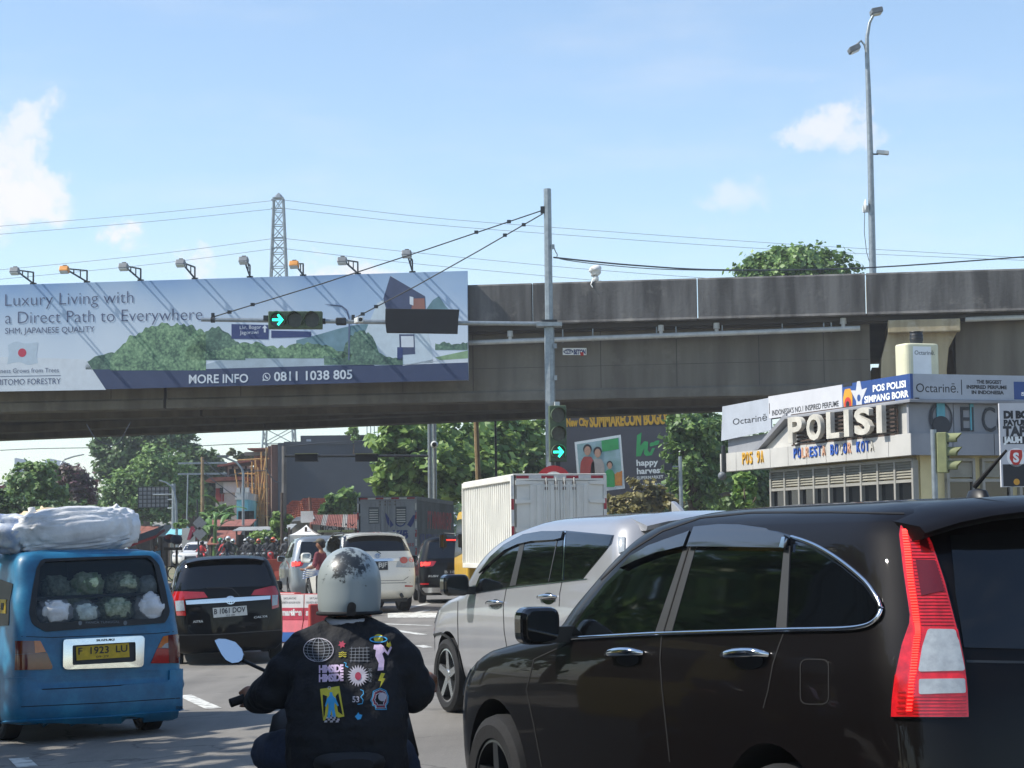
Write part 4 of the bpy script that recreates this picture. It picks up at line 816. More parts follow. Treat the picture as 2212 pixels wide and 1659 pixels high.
# ================================================================ vehicle kit
def pchip(xs,ys,x):
    n=len(xs)
    if x<=xs[0]: return ys[0]
    if x>=xs[-1]: return ys[-1]
    h=[xs[i+1]-xs[i] for i in range(n-1)]; d=[(ys[i+1]-ys[i])/h[i] for i in range(n-1)]
    def sl(i):
        if i==0: return d[0]
        if i==n-1: return d[-1]
        if d[i-1]*d[i]<=0: return 0
        w1=2*h[i]+h[i-1]; w2=h[i]+2*h[i-1]; return (w1+w2)/(w1/d[i-1]+w2/d[i])
    i=max(k for k in range(n-1) if xs[k]<=x); t=(x-xs[i])/h[i]; m0,m1=sl(i)*h[i],sl(i+1)*h[i]
    return (2*t**3-3*t*t+1)*ys[i]+(t**3-2*t*t+t)*m0+(-2*t**3+3*t*t)*ys[i+1]+(t**3-t*t)*m1
class Car:
    """closed body stacked from rounded plan outlines; parts are laid on it. local axes: y forward, x right"""
    def __init__(s,name,label,cat,pos,yaw,sl,paint,arches,rr=.22,rf=.45,eb=.06,fb=.12,bow=.03,bowf=.08,tilt=0,nz=46,group=None,cuts=None,hollow=False):
        z0=gz(pos[0],pos[1]) if len(pos)<3 else pos[2]
        s.t=thing(name,label,cat,(pos[0],pos[1],z0+.004),R(yaw),group); s.t.rotation_euler=(0,R(tilt),R(yaw))
        s.M=MX.Translation((pos[0],pos[1],z0+.004))@MX.Rotation(R(yaw),4,'Z')@MX.Rotation(R(tilt),4,'Y'); s.Mi=s.M.inverted(); s.o=s.Mi@CAM; s.paint=paint
        Z=[a[0] for a in sl]; zs=[]
        for i in range(nz+1): zs.append(lerp(Z[0],Z[-1],i/nz))
        zs=sorted(set([round(z,4) for z in zs+Z]))
        loops=[]
        for z in zs:
            yf,yr,hw=(pchip(Z,[a[k] for a in sl],z) for k in (1,2,3)); loops.append(s.loop(z,yf,yr,hw,rr,rf,eb,fb,bow,bowf))
        n=len(loops[0]); mb=MB()
        mb.add([p for l in loops for p in l],[(i*n+j,i*n+(j+1)%n,(i+1)*n+(j+1)%n,(i+1)*n+j) for i in range(len(loops)-1) for j in range(n)])
        k=len(loops)-1; mb.f.append(list(range(n-1,-1,-1))); mb.m.append(0); mb.f.append([k*n+j for j in range(n)]); mb.m.append(0)
        me=mb.mesh('body',[paint,'black_plastic'])
        bm=bmesh.new(); bm.from_mesh(me); bmesh.ops.recalc_face_normals(bm,faces=bm.faces); s.bvh=BVHTree.FromBMesh(bm); bm.to_mesh(me); bm.free()
        o=link('body',me,s.t); cut=MB(); hw=max(a[3] for a in sl)
        for (y,z,r) in arches:
            for sg in (-1,1):
                T=frame((sg*(hw-.30),y,z),(0,1,0),(0,0,1),(sg,0,0)); cut.lathe([(r,0),(r,.8)],36,T,m=1)
        if cuts: cuts(s,cut)
        cm=cut.mesh('cut',[paint,'black_plastic']); bm=bmesh.new(); bm.from_mesh(cm); bmesh.ops.recalc_face_normals(bm,faces=bm.faces); bm.to_mesh(cm); bm.free()
        co=bpy.data.objects.new('cut',cm); COL.objects.link(co)
        co.parent=s.t
        md=o.modifiers.new('b','BOOLEAN'); md.operation='DIFFERENCE'; md.object=co; md.solver='EXACT'
        nm=evalmesh(o); o.modifiers.clear(); o.data=nm; bpy.data.objects.remove(co)
        nm.polygons.foreach_set('use_smooth',[True]*len(nm.polygons)); nm.set_sharp_from_angle(angle=R(38)); nm.name='body'; s.body=o
    def loop(s,z,yf,yr,hw,rr,rf,eb,fb,bow,bowf):
        L=yf-yr; ry=min(rr,L*.35); rx=min(rr,hw*.7); fy=min(rf,L*.4); fx=min(rf*.8,hw*.7); P=[]
        for i in range(5): P.append(((hw-rx)*i/5,yr))
        for i in range(7):
            a=R(90*i/6); P.append((hw-rx+rx*math.sin(a),yr+ry-ry*math.cos(a)))
        for i in range(1,16): P.append((hw,lerp(yr+ry,yf-fy,i/16)))
        for i in range(7):
            a=R(90*i/6); P.append((hw-fx+fx*math.cos(a),yf-fy+fy*math.sin(a)))
        for i in range(4,-1,-1): P.append(((hw-fx)*i/5,yf))
        out=[]; m=(yf+yr)/2
        for x,y in P:
            u=(y-m)/(L/2); q=x/hw
            y2=y+(eb*q*q*max(0,-u)**4-fb*q*q*max(0,u)**4); x2=x*(1-(bowf*max(0,u)**3+bow*max(0,-u)**3)); out.append((x2,y2))
        full=[(x,y,z) for x,y in out]+[(-x,y,z) for x,y in out[-2:0:-1]]
        return full
    def cast(s,o,d):
        h=s.bvh.ray_cast(o,d)
        if h[0] is None:
            # nearest approach for points just outside the outline
            best=None; t0=(V((0,0,.9))-o).dot(d)
            for k in range(-40,41):
                p=o+d*(t0+k*.08); q=s.bvh.find_nearest(p)
                if q[0] is not None and (best is None or q[3]<best[1]): best=((q[0],q[1]),q[3])
            return best[0]
        return h[0],h[1]
    def px(s,px,py,off=0):
        d=(s.Mi.to_3x3()@ray(px,py)).normalized(); p,n=s.cast(s.o,d)
        if n.dot(d)>0: n=-n
        return p+n*off
    def fx(s,x,z,off=0): p,n=s.cast(V((x,9,z)),V((0,-1,0))); return p+n*off
    def rx(s,x,z,off=0): p,n=s.cast(V((x,-9,z)),V((0,1,0))); return p+n*off
    def sx(s,y,z,off=0): p,n=s.cast(V((-9,y,z)),V((1,0,0))); return p+n*off
    def tx(s,x,y,off=0): p,n=s.cast(V((x,y,9)),V((0,0,-1))); return p+n*off
    def add(s,mb,name,ms,mirror=False,par=None,smooth=40):
        o=mb.build(name,ms,par or s.t,smooth=smooth); recalc(o)
        if mirror:
            m2=MB(); m2.add([(-v.x,v.y,v.z) for v in mb.v],mb.f); o2=m2.build(name,ms,par or s.t,smooth=smooth); recalc(o2)
        return o
    def P(s,name,poly,ms,off=.004,mirror=False,map=None,step=14,par=None,skirt=.012): return s.add(patch(poly,map or s.px,step,off,skirt),name,ms,mirror,par)
    def S(s,name,path,w,ms,off=.004,mirror=False,map=None,closed=False,step=10,par=None,h=.008): return s.add(strip(path,w,map or s.px,off,closed,h,step),name,ms,mirror,par)
    def rod(s,name,path,r,ms,off=.008,mirror=False,map=None,step=10):
        P=[]; n=len(path)
        for i in range(n-1):
            a=V(path[i]); b=V(path[i+1]); k=max(1,int((b-a).length/step))
            for j in range(k): P.append(a.lerp(b,j/k))
        P.append(V(path[-1])); mb=MB(); mb.tube([(map or s.px)(p.x,p.y,off) for p in P],r,8); return s.add(mb,name,ms,mirror,smooth=80)
    def pull(s,name,p0,p1,ms,off=.03,r=.017,mirror=True):
        """door pull: rounded bar between two picture points"""
        a,b=s.px(*p0,off),s.px(*p1,off); mb=MB(); pts=[s.px(*p0,.0)]+[a.lerp(b,t)+V((-.006*math.sin(math.pi*t),0,.004*math.sin(math.pi*t))) for t in (.06,.2,.4,.6,.8,.94)]+[s.px(*p1,.0)]; mb.tube(pts,[r*.6,r*.8,r,r*1.1,r*1.1,r,r*.8,r*.6],12); return s.add(mb,name,ms,mirror,smooth=80)
    def T(s,txt,x0,yb,x1,h,ms,off=.006,map=None,par=None,**k):
        """lettering on the surface in picture points: left end, baseline(s), right end, cap height"""
        y0,y1=yb if isinstance(yb,tuple) else (yb,yb); me=tmesh(txt,1,**k); xs=[v.co.x for v in me.vertices]; m0,m1=min(xs),max(xs)
        for v in me.vertices:
            u=(v.co.x-m0)/(m1-m0); v.co=(map or s.px)(lerp(x0,x1,u),lerp(y0,y1,u)-v.co.y/.72*h,off)
        me.materials.clear(); me.materials.append(MATS[ms]); return link('lettering',me,par or s.t)
    def wheels(s,ys,r,tr,w=.21,style=5,rim='alloy',rr=.66):
        for y in ys:
            for sg in (-1,1): wheel(s.t,(sg*tr,y,r),sg,r,w,style,rim,rr)
def wheel(par,c,sg,r,w,style=5,rim='alloy',rr=.66):
    T=frame(c,(0,1,0),(0,0,1),(sg,0,0)) if sg>0 else frame(c,(0,-1,0),(0,0,1),(sg,0,0))
    ri=r*rr; h=w/2
    p=[(ri,-h*.9),(r*.86,-h),(r*.97,-h*.82),(r,-h*.5),(r,h*.5),(r*.97,h*.82),(r*.86,h),(ri*1.03,h*.92),(ri,h*.8)]
    o=MB().lathe(p,40,T,close=True).build('wheel','rubber',par,smooth=35)
    mb=MB(); mb.lathe([(ri,-h*.85),(ri,h*.84),(ri*.94,h*.86),(ri*.92,h*.3),(ri*.90,-h*.2),(0,-h*.2)],40,T,m=1); 
    mb.m=[0 if i<40*2 else 1 for i in range(len(mb.m))]
    n=style
    for k in range(n):
        a=2*math.pi*k/n+.3; A=MX.Rotation(a,4,'Z'); tw=.13 if n<=5 else .09
        mb.add([(ri*.12,-ri*tw*1.2,h*.70),(ri*.12,ri*tw*1.2,h*.70),(ri*.95,ri*tw*.9,h*.80),(ri*.95,-ri*tw*.9,h*.80),(ri*.12,-ri*tw*1.2,h*.2),(ri*.12,ri*tw*1.2,h*.2),(ri*.95,ri*tw*.9,h*.3),(ri*.95,-ri*tw*.9,h*.3)],[(0,3,2,1),(4,5,6,7),(0,1,5,4),(1,2,6,5),(2,3,7,6),(3,0,4,7)],T@A)
    mb.lathe([(ri*.24,h*.2),(ri*.24,h*.68),(ri*.18,h*.78),(0,h*.8)],20,T)
    recalc(mb.build('rim',[rim,'black_plastic'],o,smooth=30))
mat('alloy','#b9bcbe',.25,metal=.9,var=.08); mat('alloy_dark','#55585b',.35,metal=.8,var=.1); mat('steel_rim','#3a3c40',.55,metal=.4,var=.2)
mat('glass_tint','#07090b',.04,var=0,spec=.55,coat=.3); mat('glass_tint_blue','#0b1015',.05,var=0,spec=.6)
mat('lens_red','#a80d12',.12,var=.08,scale=30,coat=.8,spec=.6); mat('lens_red_dark','#5a0a0d',.15,var=.1,scale=30,coat=.8); mat('lens_clear','#9aa1a6',.10,var=.14,scale=30,coat=.9); mat('lens_amber','#c46a1c',.15,var=.1,scale=30,coat=.6); mat('lens_smoke','#6b7074',.15,var=.1,coat=.6)
mat('lens_red_lit',(.42,.008,.012),.12,var=.35,scale=25,coat=1,emit=.3); mat('brake_on',(1,.03,.02),.3,var=0,emit=2.2); mat('amber_on',(1,.35,.03),.3,var=0,emit=1.5)
mat('visor_smoke','#2b2e31',.08,var=0,coat=.6,spec=.6); mat('black_gloss','#0a0b0c',.12,var=0,coat=.7); mat('seam','#08080a',.8,var=0); mat('plate_black','#15171a',.5,var=.1); mat('plate_white','#cfcfc9',.5,var=.1,scale=20); mat('plate_yellow','#c9a81e',.5,var=.15,scale=20)
mat('paint_blackbrown','#0b0808',.5,metal=0,var=.0,coat=.34,spec=.06,croughness=.02); mat('paint_silver','#97989c',.3,metal=.25,var=.03,coat=1); mat('paint_black','#050608',.5,metal=0,var=0,coat=.4,spec=.08,croughness=.03); mat('paint_ivory','#dcd9cf',.35,var=.03,coat=.9); mat('paint_grey','#8a9095',.3,metal=.5,var=.03,coat=.9); mat('paint_farwhite','#dcdcda',.35,var=.03,coat=.6)
def star(c,cx,cy,rx,ry,ms='chrome',map=None):
    """three-oval emblem"""
    for a,b,dy in ((rx,ry,0),(rx*.36,ry*.95,0),(rx*.72,ry*.38,-ry*.42)): c.S('emblem',circ(cx,cy+dy,a,b,n=24),min(rx,ry)*.2,ms,.014,closed=True,map=map,step=50)
# ================================================================ dark brown-black SUV at right
def zc(*p): return [((x/.991+1800)/1.8227,(y/.991+1950)/1.8227) for x,y in p]
sl=[(.19,2.02,-2.10,.78),(.28,2.18,-2.22,.86),(.42,2.24,-2.27,.892),(.60,2.25,-2.28,.90),(.76,2.22,-2.26,.905),(.88,2.12,-2.24,.903),(.97,1.90,-2.22,.895),(1.03,1.52,-2.20,.886),(1.07,1.22,-2.185,.878),(1.11,1.10,-2.17,.868),(1.20,1.0,-2.135,.845),(1.32,.84,-2.08,.81),(1.44,.67,-2.02,.775),(1.53,.52,-1.97,.74),(1.585,.39,-1.94,.70),(1.625,.24,-1.88,.63),(1.655,.04,-1.78,.51),(1.672,-.2,-1.6,.33),(1.678,-.5,-1.4,.14)]
sl=[(z if z<1.11 else 1.11+(z-1.11)*.945,a,b,w) for z,a,b,w in sl]
cr=Car('suv','glossy dark brown-black SUV with tall red tail lamp, nearest at right','car',(1.228,9.15),23.1,sl,'paint_blackbrown',[(1.31,.36,.405),(-1.31,.36,.405)],rr=.26,rf=.5,eb=.05)
cr.wheels((1.31,-1.31),.345,.80,.22,5,'alloy_dark')
G='glass_tint'
cr.P('window_surround',zc((435,556),(500,448),(575,350),(655,270),(750,212),(850,170),(940,138),(1120,126),(1250,142),(1312,160),(1400,190),(1500,250),(1600,335),(1655,420),(1660,460),(1625,505),(1545,524),(1275,532),(800,544)),'black_gloss',.003,True)
cr.P('side_window',zc((455,545),(510,455),(585,362),(660,292),(752,235),(850,203),(890,195),(882,228),(776,533)),G,.007,True)
cr.P('side_window',zc((940,170),(1295,180),(1278,225),(1262,519),(848,528)),G,.007,True)
cr.P('side_window',zc((1312,190),(1400,216),(1500,277),(1590,352),(1638,420),(1638,458),(1602,498),(1540,512),(1297,517)),G,.007,True)
mat('pillar_trim','#3f4041',.45,var=.1,metal=.2)
cr.P('window_pillar',zc((892,205),(938,205),(846,530),(780,534)),'pillar_trim',.009,True); cr.P('window_pillar',zc((1282,212),(1306,200),(1293,519),(1252,520)),'pillar_trim',.009,True); cr.S('pillar_seam',zc((912,205),(815,532)),2,'seam',.012)
cr.rod('chrome_trim',[p[:2] for p in spline([V((*q,0)) for q in zc((452,560),(620,550),(800,541),(1040,534),(1275,527),(1400,525),(1545,520),(1622,502),(1656,460),(1652,422),(1600,340),(1500,256),(1400,197),(1312,167))],seg=4)],.0085,'chrome',.008,True)
cr.P('rain_visor',zc((655,292),(700,245),(770,205),(850,178),(925,155),(905,208),(800,232),(720,262)),'visor_smoke',.03,True,skirt=.024)
cr.P('rain_visor',zc((942,140),(1040,130),(1120,132),(1220,146),(1300,168),(1296,216),(1100,212),(918,210)),'visor_smoke',.03,True,skirt=.024)
cr.P('visor_tip',zc((1294,178),(1306,178),(1302,217),(1284,214)),'chrome',.034,True)
# roof gutter line, seams, handles, filler flap
cr.S('roof_seam',zc((560,330),(680,215),(800,140),(950,88),(1150,68),(1450,66),(1745,72)),3.2,'seam',.002,True)
cr.S('door_seam',zc((1274,540),(1255,590),(1232,660),(1214,760),(1195,830)),2.4,'seam',.0015,True); cr.S('door_seam',zc((798,550),(792,640),(800,760),(815,900),(830,1040)),2.4,'seam',.0015,True); cr.S('door_seam',zc((440,575),(300,640),(270,760),(300,900),(330,1060)),2.2,'seam',.0015,True)
for x0,x1,y in ((608,724,622),(1062,1214,628)):
    m=(x0+x1)/2; w=(x1-x0)/2
    cr.P('handle_recess',zc(*[(m+w*.75*math.cos(a),y+20+(w*.42)*math.sin(a)) for a in [i*.35 for i in range(18)]]),'seam',.002,True,step=10)
    cr.pull('door_handle',zc((x0,y+2))[0],zc((x1,y-6))[0],'chrome',.035,.018)
cr.S('filler_flap',zc(*rrect(1340,1450,640,815,30)),2.2,'seam',.0015,closed=True)
# tail lamp
TLo=[(1805,98),(1760,108),(1733,128),(1728,160),(1745,300),(1770,470),(1768,505),(1738,590),(1715,700),(1703,800),(1700,865),(1990,866),(1986,760),(1972,640),(1948,525),(1900,340),(1850,190),(1818,105)]
tl_=cr.P('tail_lamp',zc(*TLo),'lens_red_lit',.012,False,step=9,skirt=.02)
cr.S('lamp_seal',zc(*TLo),3,'black_gloss',.010,closed=True)
cr.P('reverse_lens',zc(*rpoly([(1838,528),(1942,530),(1976,690),(1800,694),(1815,600)],12)),'lens_clear',.016,par=tl_,step=9); cr.P('reverse_lens',zc(*rpoly([(1803,722),(1975,720),(1978,776),(1803,780)],8)),'lens_clear',.016,par=tl_,step=9)
cr.P('lamp_panel',zc((1790,260),(1862,262),(1900,380),(1812,400)),'lens_red_dark',.016,par=tl_,step=9); cr.P('lamp_panel',zc((1830,160),(1850,230),(1812,230),(1800,160)),'lens_red_dark',.016,par=tl_,step=9)
pth=[(1752,145),(1760,210),(1768,280),(1776,350),(1788,430),(1797,500),(1800,545),(1793,610),(1786,680),(1778,760),(1770,850)]
S3=spline([V((x,y,0)) for x,y in pth],seg=7)
for i in range(0,len(S3)-1,1):
    a=S3[i]; cr.P('lamp_diode',zc(*rrect(a[0]-13,a[0]+9,a[1]-2.6,a[1]+2.6,1.5,2)),'brake_on',.017,par=tl_,step=30,skirt=.003)
for i in range(5):
    y=[770,790,810,830,850][i]; cr.P('lamp_diode',zc(*rrect(1724,1752,y-3,y+3,1.5,2)),'lens_red',.016,par=tl_,step=30,skirt=.003)
RE=([105,190,340,525,640,760,866],[1818,1850,1900,1948,1972,1986,1990]); LE=([p[1] for p in pth],[p[0] for p in pth])
for y in list(range(150,516,13))+list(range(790,862,13)):
    cr.S('lens_rib',zc((pchip(*LE,y)+12,y),(pchip(*RE,y)-8,y)),1.0,'lens_red_dark',.0145,par=tl_,step=12,h=.003)
m2=MB(); src=tl_.data; m2.add([(-v.co.x,v.co.y,v.co.z) for v in src.vertices],[list(p.vertices) for p in src.polygons]); recalc(m2.build('tail_lamp','lens_red',cr.t,smooth=40))
# rear face
cr.P('rear_window',[(-.63,1.13),(-.60,1.30),(-.54,1.50),(0,1.535),(.54,1.50),(.60,1.30),(.63,1.13),(0,1.10)],G,.006,map=cr.rx,step=.1)
cr.S('tailgate_seam',[(-.70,1.09),(0,1.06),(.70,1.09)],.008,'steel_dark',.002,map=cr.rx,step=.08)
cr.P('number_plate',rrect(-.2,.2,.80,.92,.01),'plate_black',.012,map=cr.rx,step=.2); cr.P('garnish',rrect(-.42,.42,.95,1.02,.02),'chrome',.01,map=cr.rx,step=.1); cr.P('bumper',rpoly([(-.86,.42),(.86,.42),(.88,.62),(-.88,.62)],.04),'paint_blackbrown',.035,map=cr.rx,step=.1,skirt=.04)
# roof spoiler
mb=MB(); n=13; vs=[];fs=[]
for i in range(n):
    x=lerp(-.66,.66,i/(n-1)); e=abs(x)/.66; zt=cr.tx(x*.97,-1.70).z
    pr=[(-1.62,cr.tx(x*.97,-1.62).z+.004),(-1.80,zt+.016-.01*e),(-2.06,zt-.016-.012*e),(-2.09,zt-.035-.015*e),(-2.07,zt-.052-.02*e),(-1.86,zt-.06-.03*e)]
    for y,z in pr: vs.append((x,y+.12*e**3,z-.02*e*e))
for i in range(n-1):
    for k in range(6): fs.append((i*6+k,(i+1)*6+k,(i+1)*6+(k+1)%6,i*6+(k+1)%6))
fs+= [tuple(range(6)),tuple((n-1)*6+k for k in range(5,-1,-1))]
mb.add(vs,fs); o=recalc(mb.build('roof_spoiler','paint_blackbrown',cr.t,smooth=50))
# mirror
q=cr.px(*zc((445,560))[0]); mb=MB(); 
def mirror(c,base,sx,sz,ms,face=None,yd=.13,tilt=0):
    for sg in (-1,1):
        b=V((base.x*(-sg),base.y,base.z)); cx=b+V((sg*(sx*.55+.03),.03,sz*.36))
        mb=MB(); T=frame(cx,(sg,0,0),(0,0,1),(0,-sg,0))
        h=MB().prism(rrect(-sx/2,sx/2,-sz/2,sz/2,min(sx,sz)*.32,6),-yd if sg>0 else -.02,.02 if sg>0 else yd,T).build('wing_mirror',ms,c.t,bevel=.035,seg=3)
        MB().prism(rrect(-sx*.40,sx*.40,-sz*.40,sz*.40,min(sx,sz)*.25,6),.022 if sg>0 else -.026,.026 if sg>0 else -.022,T).build('mirror_glass',face or 'chrome',h)
        MB().bar(b+V((-sg*.03,.02,.02)),cx+V((0,.02,-sz*.25)),.05,.07).build('mirror_arm','black_plastic',h)
mirror(cr,q,.185,.165,'black_gloss','glass_tint',.11)
mb=MB(); aq=cr.tx(-.14,-1.55); mb.lathe([(.03,-.005),(.022,.025),(.0,.035)],12,MX.Translation(aq)@MX.Scale(2.2,4,(0,1,0))); a=mb.build('antenna_base','black_plastic',cr.t,smooth=60); MB().tube([aq+V((0,.02,.04)),aq+V((.06,-.10,.17))],[.011,.005],8).build('antenna_rod','rubber',a)
# front end
for sg in (-1,1): cr.P('headlamp',[(sg*.45,.72),(sg*.80,.74),(sg*.84,.88),(sg*.60,.86)],'lens_clear',.008,map=cr.fx,step=.08)
cr.P('windshield',[(-.72,1.12),(-.60,1.46),(0,1.5),(.60,1.46),(.72,1.12),(0,1.10)],G,.006,map=cr.fx,step=.1); cr.P('grille',rrect(-.4,.4,.62,.82,.05),'chrome',.008,map=cr.fx,step=.1)
# ================================================================ grey MPV beside it
def za(*p): return [((x/1.476+1600)/1.8227,(y/1.476+1900)/1.8227) for x,y in p]
sl=[(.19,2.05,-2.22,.76),(.28,2.22,-2.36,.85),(.45,2.29,-2.42,.90),(.72,2.28,-2.42,.915),(.90,2.16,-2.41,.912),(1.0,1.92,-2.40,.902),(1.07,1.58,-2.39,.89),(1.13,1.52,-2.38,.878),(1.20,1.42,-2.36,.868),(1.35,1.24,-2.30,.842),(1.50,.95,-2.24,.808),(1.62,.58,-2.18,.758),(1.69,.22,-2.14,.71),(1.735,.0,-2.08,.63),(1.765,-.25,-1.98,.49),(1.782,-.6,-1.8,.30),(1.788,-.9,-1.5,.1)]
sl=[(z if z<1.2 else 1.2+(z-1.2)*.94,a,b,w) for z,a,b,w in sl]
iv=Car('people_carrier','silver-grey MPV with dark windows beside the dark SUV','car',(.733,18.16),22,sl,'paint_silver',[(1.375,.35,.385),(-1.375,.35,.385)],rr=.24,rf=.5,eb=.05)
iv.wheels((1.375,-1.375),.335,.82,.22,5,'alloy',.72)
iv.P('window_surround',za((388,640),(425,545),(490,455),(575,368),(680,308),(800,285),(930,280),(1208,306),(1195,355),(1025,562),(915,572)),'black_gloss',.003,True,step=8)
iv.P('side_window',za((402,632),(440,548),(505,462),(585,395),(662,362),(600,604)),G,.006,True,step=8); iv.P('side_window',za((692,358),(880,342),(912,335),(905,568),(835,576),(642,594)),G,.006,True,step=8); iv.P('side_window',za((932,290),(1200,313),(1182,362),(1020,553),(918,560)),G,.006,True,step=8)
iv.P('window_pillar',za((664,362),(690,356),(640,596),(604,602)),'pillar_trim',.008,True,step=8); iv.S('pillar_strip',za((928,285),(912,565)),2.2,'chrome',.009,True); iv.S('window_divider',za((880,342),(832,575)),1.6,'pillar_trim',.009,True)
iv.P('rain_visor',za((432,530),(500,435),(580,365),(690,308),(800,290),(922,290),(912,328),(870,338),(740,345),(660,362),(580,398),(500,466)),'visor_smoke',.025,True,step=8,skirt=.02)
iv.S('belt_trim',za((390,645),(600,612),(910,576),(1050,560)),1.6,'chrome',.006,True)
for q in ([(300,690),(298,800),(303,1000),(335,1140)],[(582,612),(563,720),(568,860),(588,985)],[(905,575),(892,640),(888,720)]): iv.S('door_seam',za(*q),1.5,'seam',.0012,True)
for x0,x1,y in ((480,560,702),(780,872,668)):
    m=(x0+x1)/2; w=(x1-x0)/2
    iv.P('handle_recess',za(*[(m+w*.8*math.cos(a*.35),y+6+w*.75*math.sin(a*.35)) for a in range(18)]),'black_gloss',.003,True,step=9); iv.pull('door_handle',za((x0,y+2))[0],za((x1,y-4))[0],'chrome',.03,.018)
iv.P('sill_trim',za((306,1140),(350,1155),(560,1140),(570,1195),(330,1200)),'black_plastic',.012,True,step=12)
iv.S('arch_trim',za((112,985),(130,925),(165,885),(205,875),(250,900),(285,960),(305,1050),(312,1150)),5,'black_plastic',.012,True)
iv.P('headlamp',za((102,790),(118,745),(168,718),(150,770),(115,808)),'lens_smoke',.006,True,step=6)
iv.P('indicator_lamp',za((262,575),(280,572),(280,600),(264,602)),'amber_on',.02,step=6) if False else None
q=iv.px(*za((400,640))[0]); mirror(iv,q,.24,.19,'black_gloss','glass_tint_blue',.14)
iv.P('tail_lamp',za((1232,318),(1272,318),(1270,400),(1238,412)),'lens_clear',.01,True,step=5)  # pale lens patch paints the white glint on the rear corner, mirrored
iv.P('rear_window',[(-.62,1.16),(-.57,1.52),(0,1.55),(.57,1.52),(.62,1.16)],G,.006,map=iv.rx,step=.1); iv.P('number_plate',rrect(-.22,.22,.78,.92,.01),'plate_black',.012,map=iv.rx,step=.2)
for sg in (-1,1): iv.P('tail_lamp',[(sg*.45,.98),(sg*.82,.98),(sg*.80,1.12),(sg*.45,1.08)],'lens_red',.008,map=iv.rx,step=.1)
mb=MB(); vs=[];fs=[]; n=9
for i in range(n):
    x=lerp(-.6,.6,i/(n-1)); e=abs(x)/.6; z=iv.tx(x,-1.95).z
    for y,dz in ((-1.85,.008),(-2.05,.02),(-2.32,-.04),(-2.30,-.075),(-2.0,-.08)): vs.append((x,y+.08*e**3,z+dz-.02*e*e))
for i in range(n-1):
    for k in range(5): fs.append((i*5+k,(i+1)*5+k,(i+1)*5+(k+1)%5,i*5+(k+1)%5))
fs+=[tuple(range(5)),tuple((n-1)*5+k for k in range(4,-1,-1))]; recalc(mb.add(vs,fs).build('roof_spoiler','paint_silver',iv.t,smooth=50)); MB().box(-.5,.5,-2.34,-2.1,1.60,1.612).build('spoiler_lip','black_gloss',iv.t)
a=iv.tx(0,-1.6); MB().prism([(-.12,0),(.06,0),(.0,.035),(-.1,.085),(-.13,.09)],-.02,.02,frame(a,(0,-1,0),(0,0,1))).build('antenna_fin','paint_silver',iv.t,bevel=.008)
iv.P('windshield',[(-.72,1.2),(-.58,1.55),(0,1.6),(.58,1.55),(.72,1.2),(0,1.18)],G,.006,map=iv.fx,step=.1); iv.P('grille',rrect(-.45,.45,.55,.85,.05),'black_gloss',.008,map=iv.fx,step=.1)
# ================================================================ black hatchback MPV at left
def zd(*p): return [((x/2.765+600)/1.8227,(y/2.765+1960)/1.8227) for x,y in p]
sl=[(.18,1.9,-1.95,.72),(.26,2.0,-2.03,.79),(.42,2.05,-2.07,.822),(.70,2.04,-2.06,.828),(.86,1.92,-2.05,.825),(.95,1.7,-2.04,.815),(1.0,1.4,-2.03,.805),(1.05,1.2,-2.02,.79),(1.15,1.0,-1.99,.765),(1.28,.72,-1.94,.725),(1.40,.42,-1.89,.685),(1.48,.2,-1.85,.645),(1.53,.02,-1.80,.58),(1.555,-.2,-1.72,.46),(1.57,-.5,-1.55,.28),(1.576,-.7,-1.4,.1)]
cp=at(494,1300,30.35); cy_=Car('hatchback','black compact MPV with white number plate beside the blue van','car',(cp.x-.174*2.05,30.35+.985*2.05),10,sl,'paint_black',[(1.26,.30,.33),(-1.27,.30,.33)],rr=.2,rf=.45,tilt=-1.6)
cy_.wheels((1.26,-1.27),.285,.72,.18,5,'alloy_dark'); c=cy_
c.P('rear_window',zd((290,745),(420,712),(700,684),(1000,668),(1178,662),(1225,735),(1305,935),(1250,962),(900,972),(590,986),(252,1010)),G,.005,step=8)
c.S('window_trim',zd((277,752),(262,880),(247,1005)),1.3,'chrome',.008)
for poly,m_ in (([(212,1022),(338,1020),(350,1105),(366,1284),(268,1282),(240,1130)],'lens_red'),([(340,1020),(560,1026),(604,1086),(348,1106)],'lens_red'),([(1075,1060),(1110,1005),(1290,962),(1334,962),(1366,1030),(1372,1190),(1302,1214),(1288,1062)],'lens_red')): c.P('tail_lamp',zd(*poly),m_,.008,step=6)
c.P('reverse_lens',zd((252,1124),(342,1118),(354,1228),(264,1232)),'lens_clear',.012,step=6); c.P('reverse_lens',zd((1300,1062),(1360,1060),(1354,1164),(1302,1176)),'lens_clear',.012,step=6)
c.P('chrome_garnish',zd((362,1120),(800,1090),(1284,1066),(1280,1104),(800,1140),(372,1164)),'chrome',.012,step=8)
e=zd((850,1115))[0]; star(c,e[0],e[1],10,8.2)
pl=c.P('number_plate',zd((656,1200),(1024,1174),(1034,1276),(666,1306)),'plate_white',.012,step=20)
a,b=zd((672,1268),(1012,1240)); c.T('B 1061 DOV',a[0],(a[1],b[1]),b[0],11.5,'black_print',.015,par=pl,bold=.02); a,b=zd((805,1292),(895,1284)); c.T('03·29',a[0],(a[1],b[1]),b[0],4,'black_print',.015,par=pl)
a,b=zd((442,1362),(552,1356)); c.T('ASTRA',a[0],(a[1],b[1]),b[0],5,'steel_white',.008,bold=.02); a,b=zd((1105,1312),(1250,1300)); c.T('CALYA',a[0],(a[1],b[1]),b[0],4.5,'steel_white',.008,shear=.3,bold=.02)
c.S('wiper',zd((588,985),(740,980),(870,986),(950,1070)),2,'black_plastic',.014)
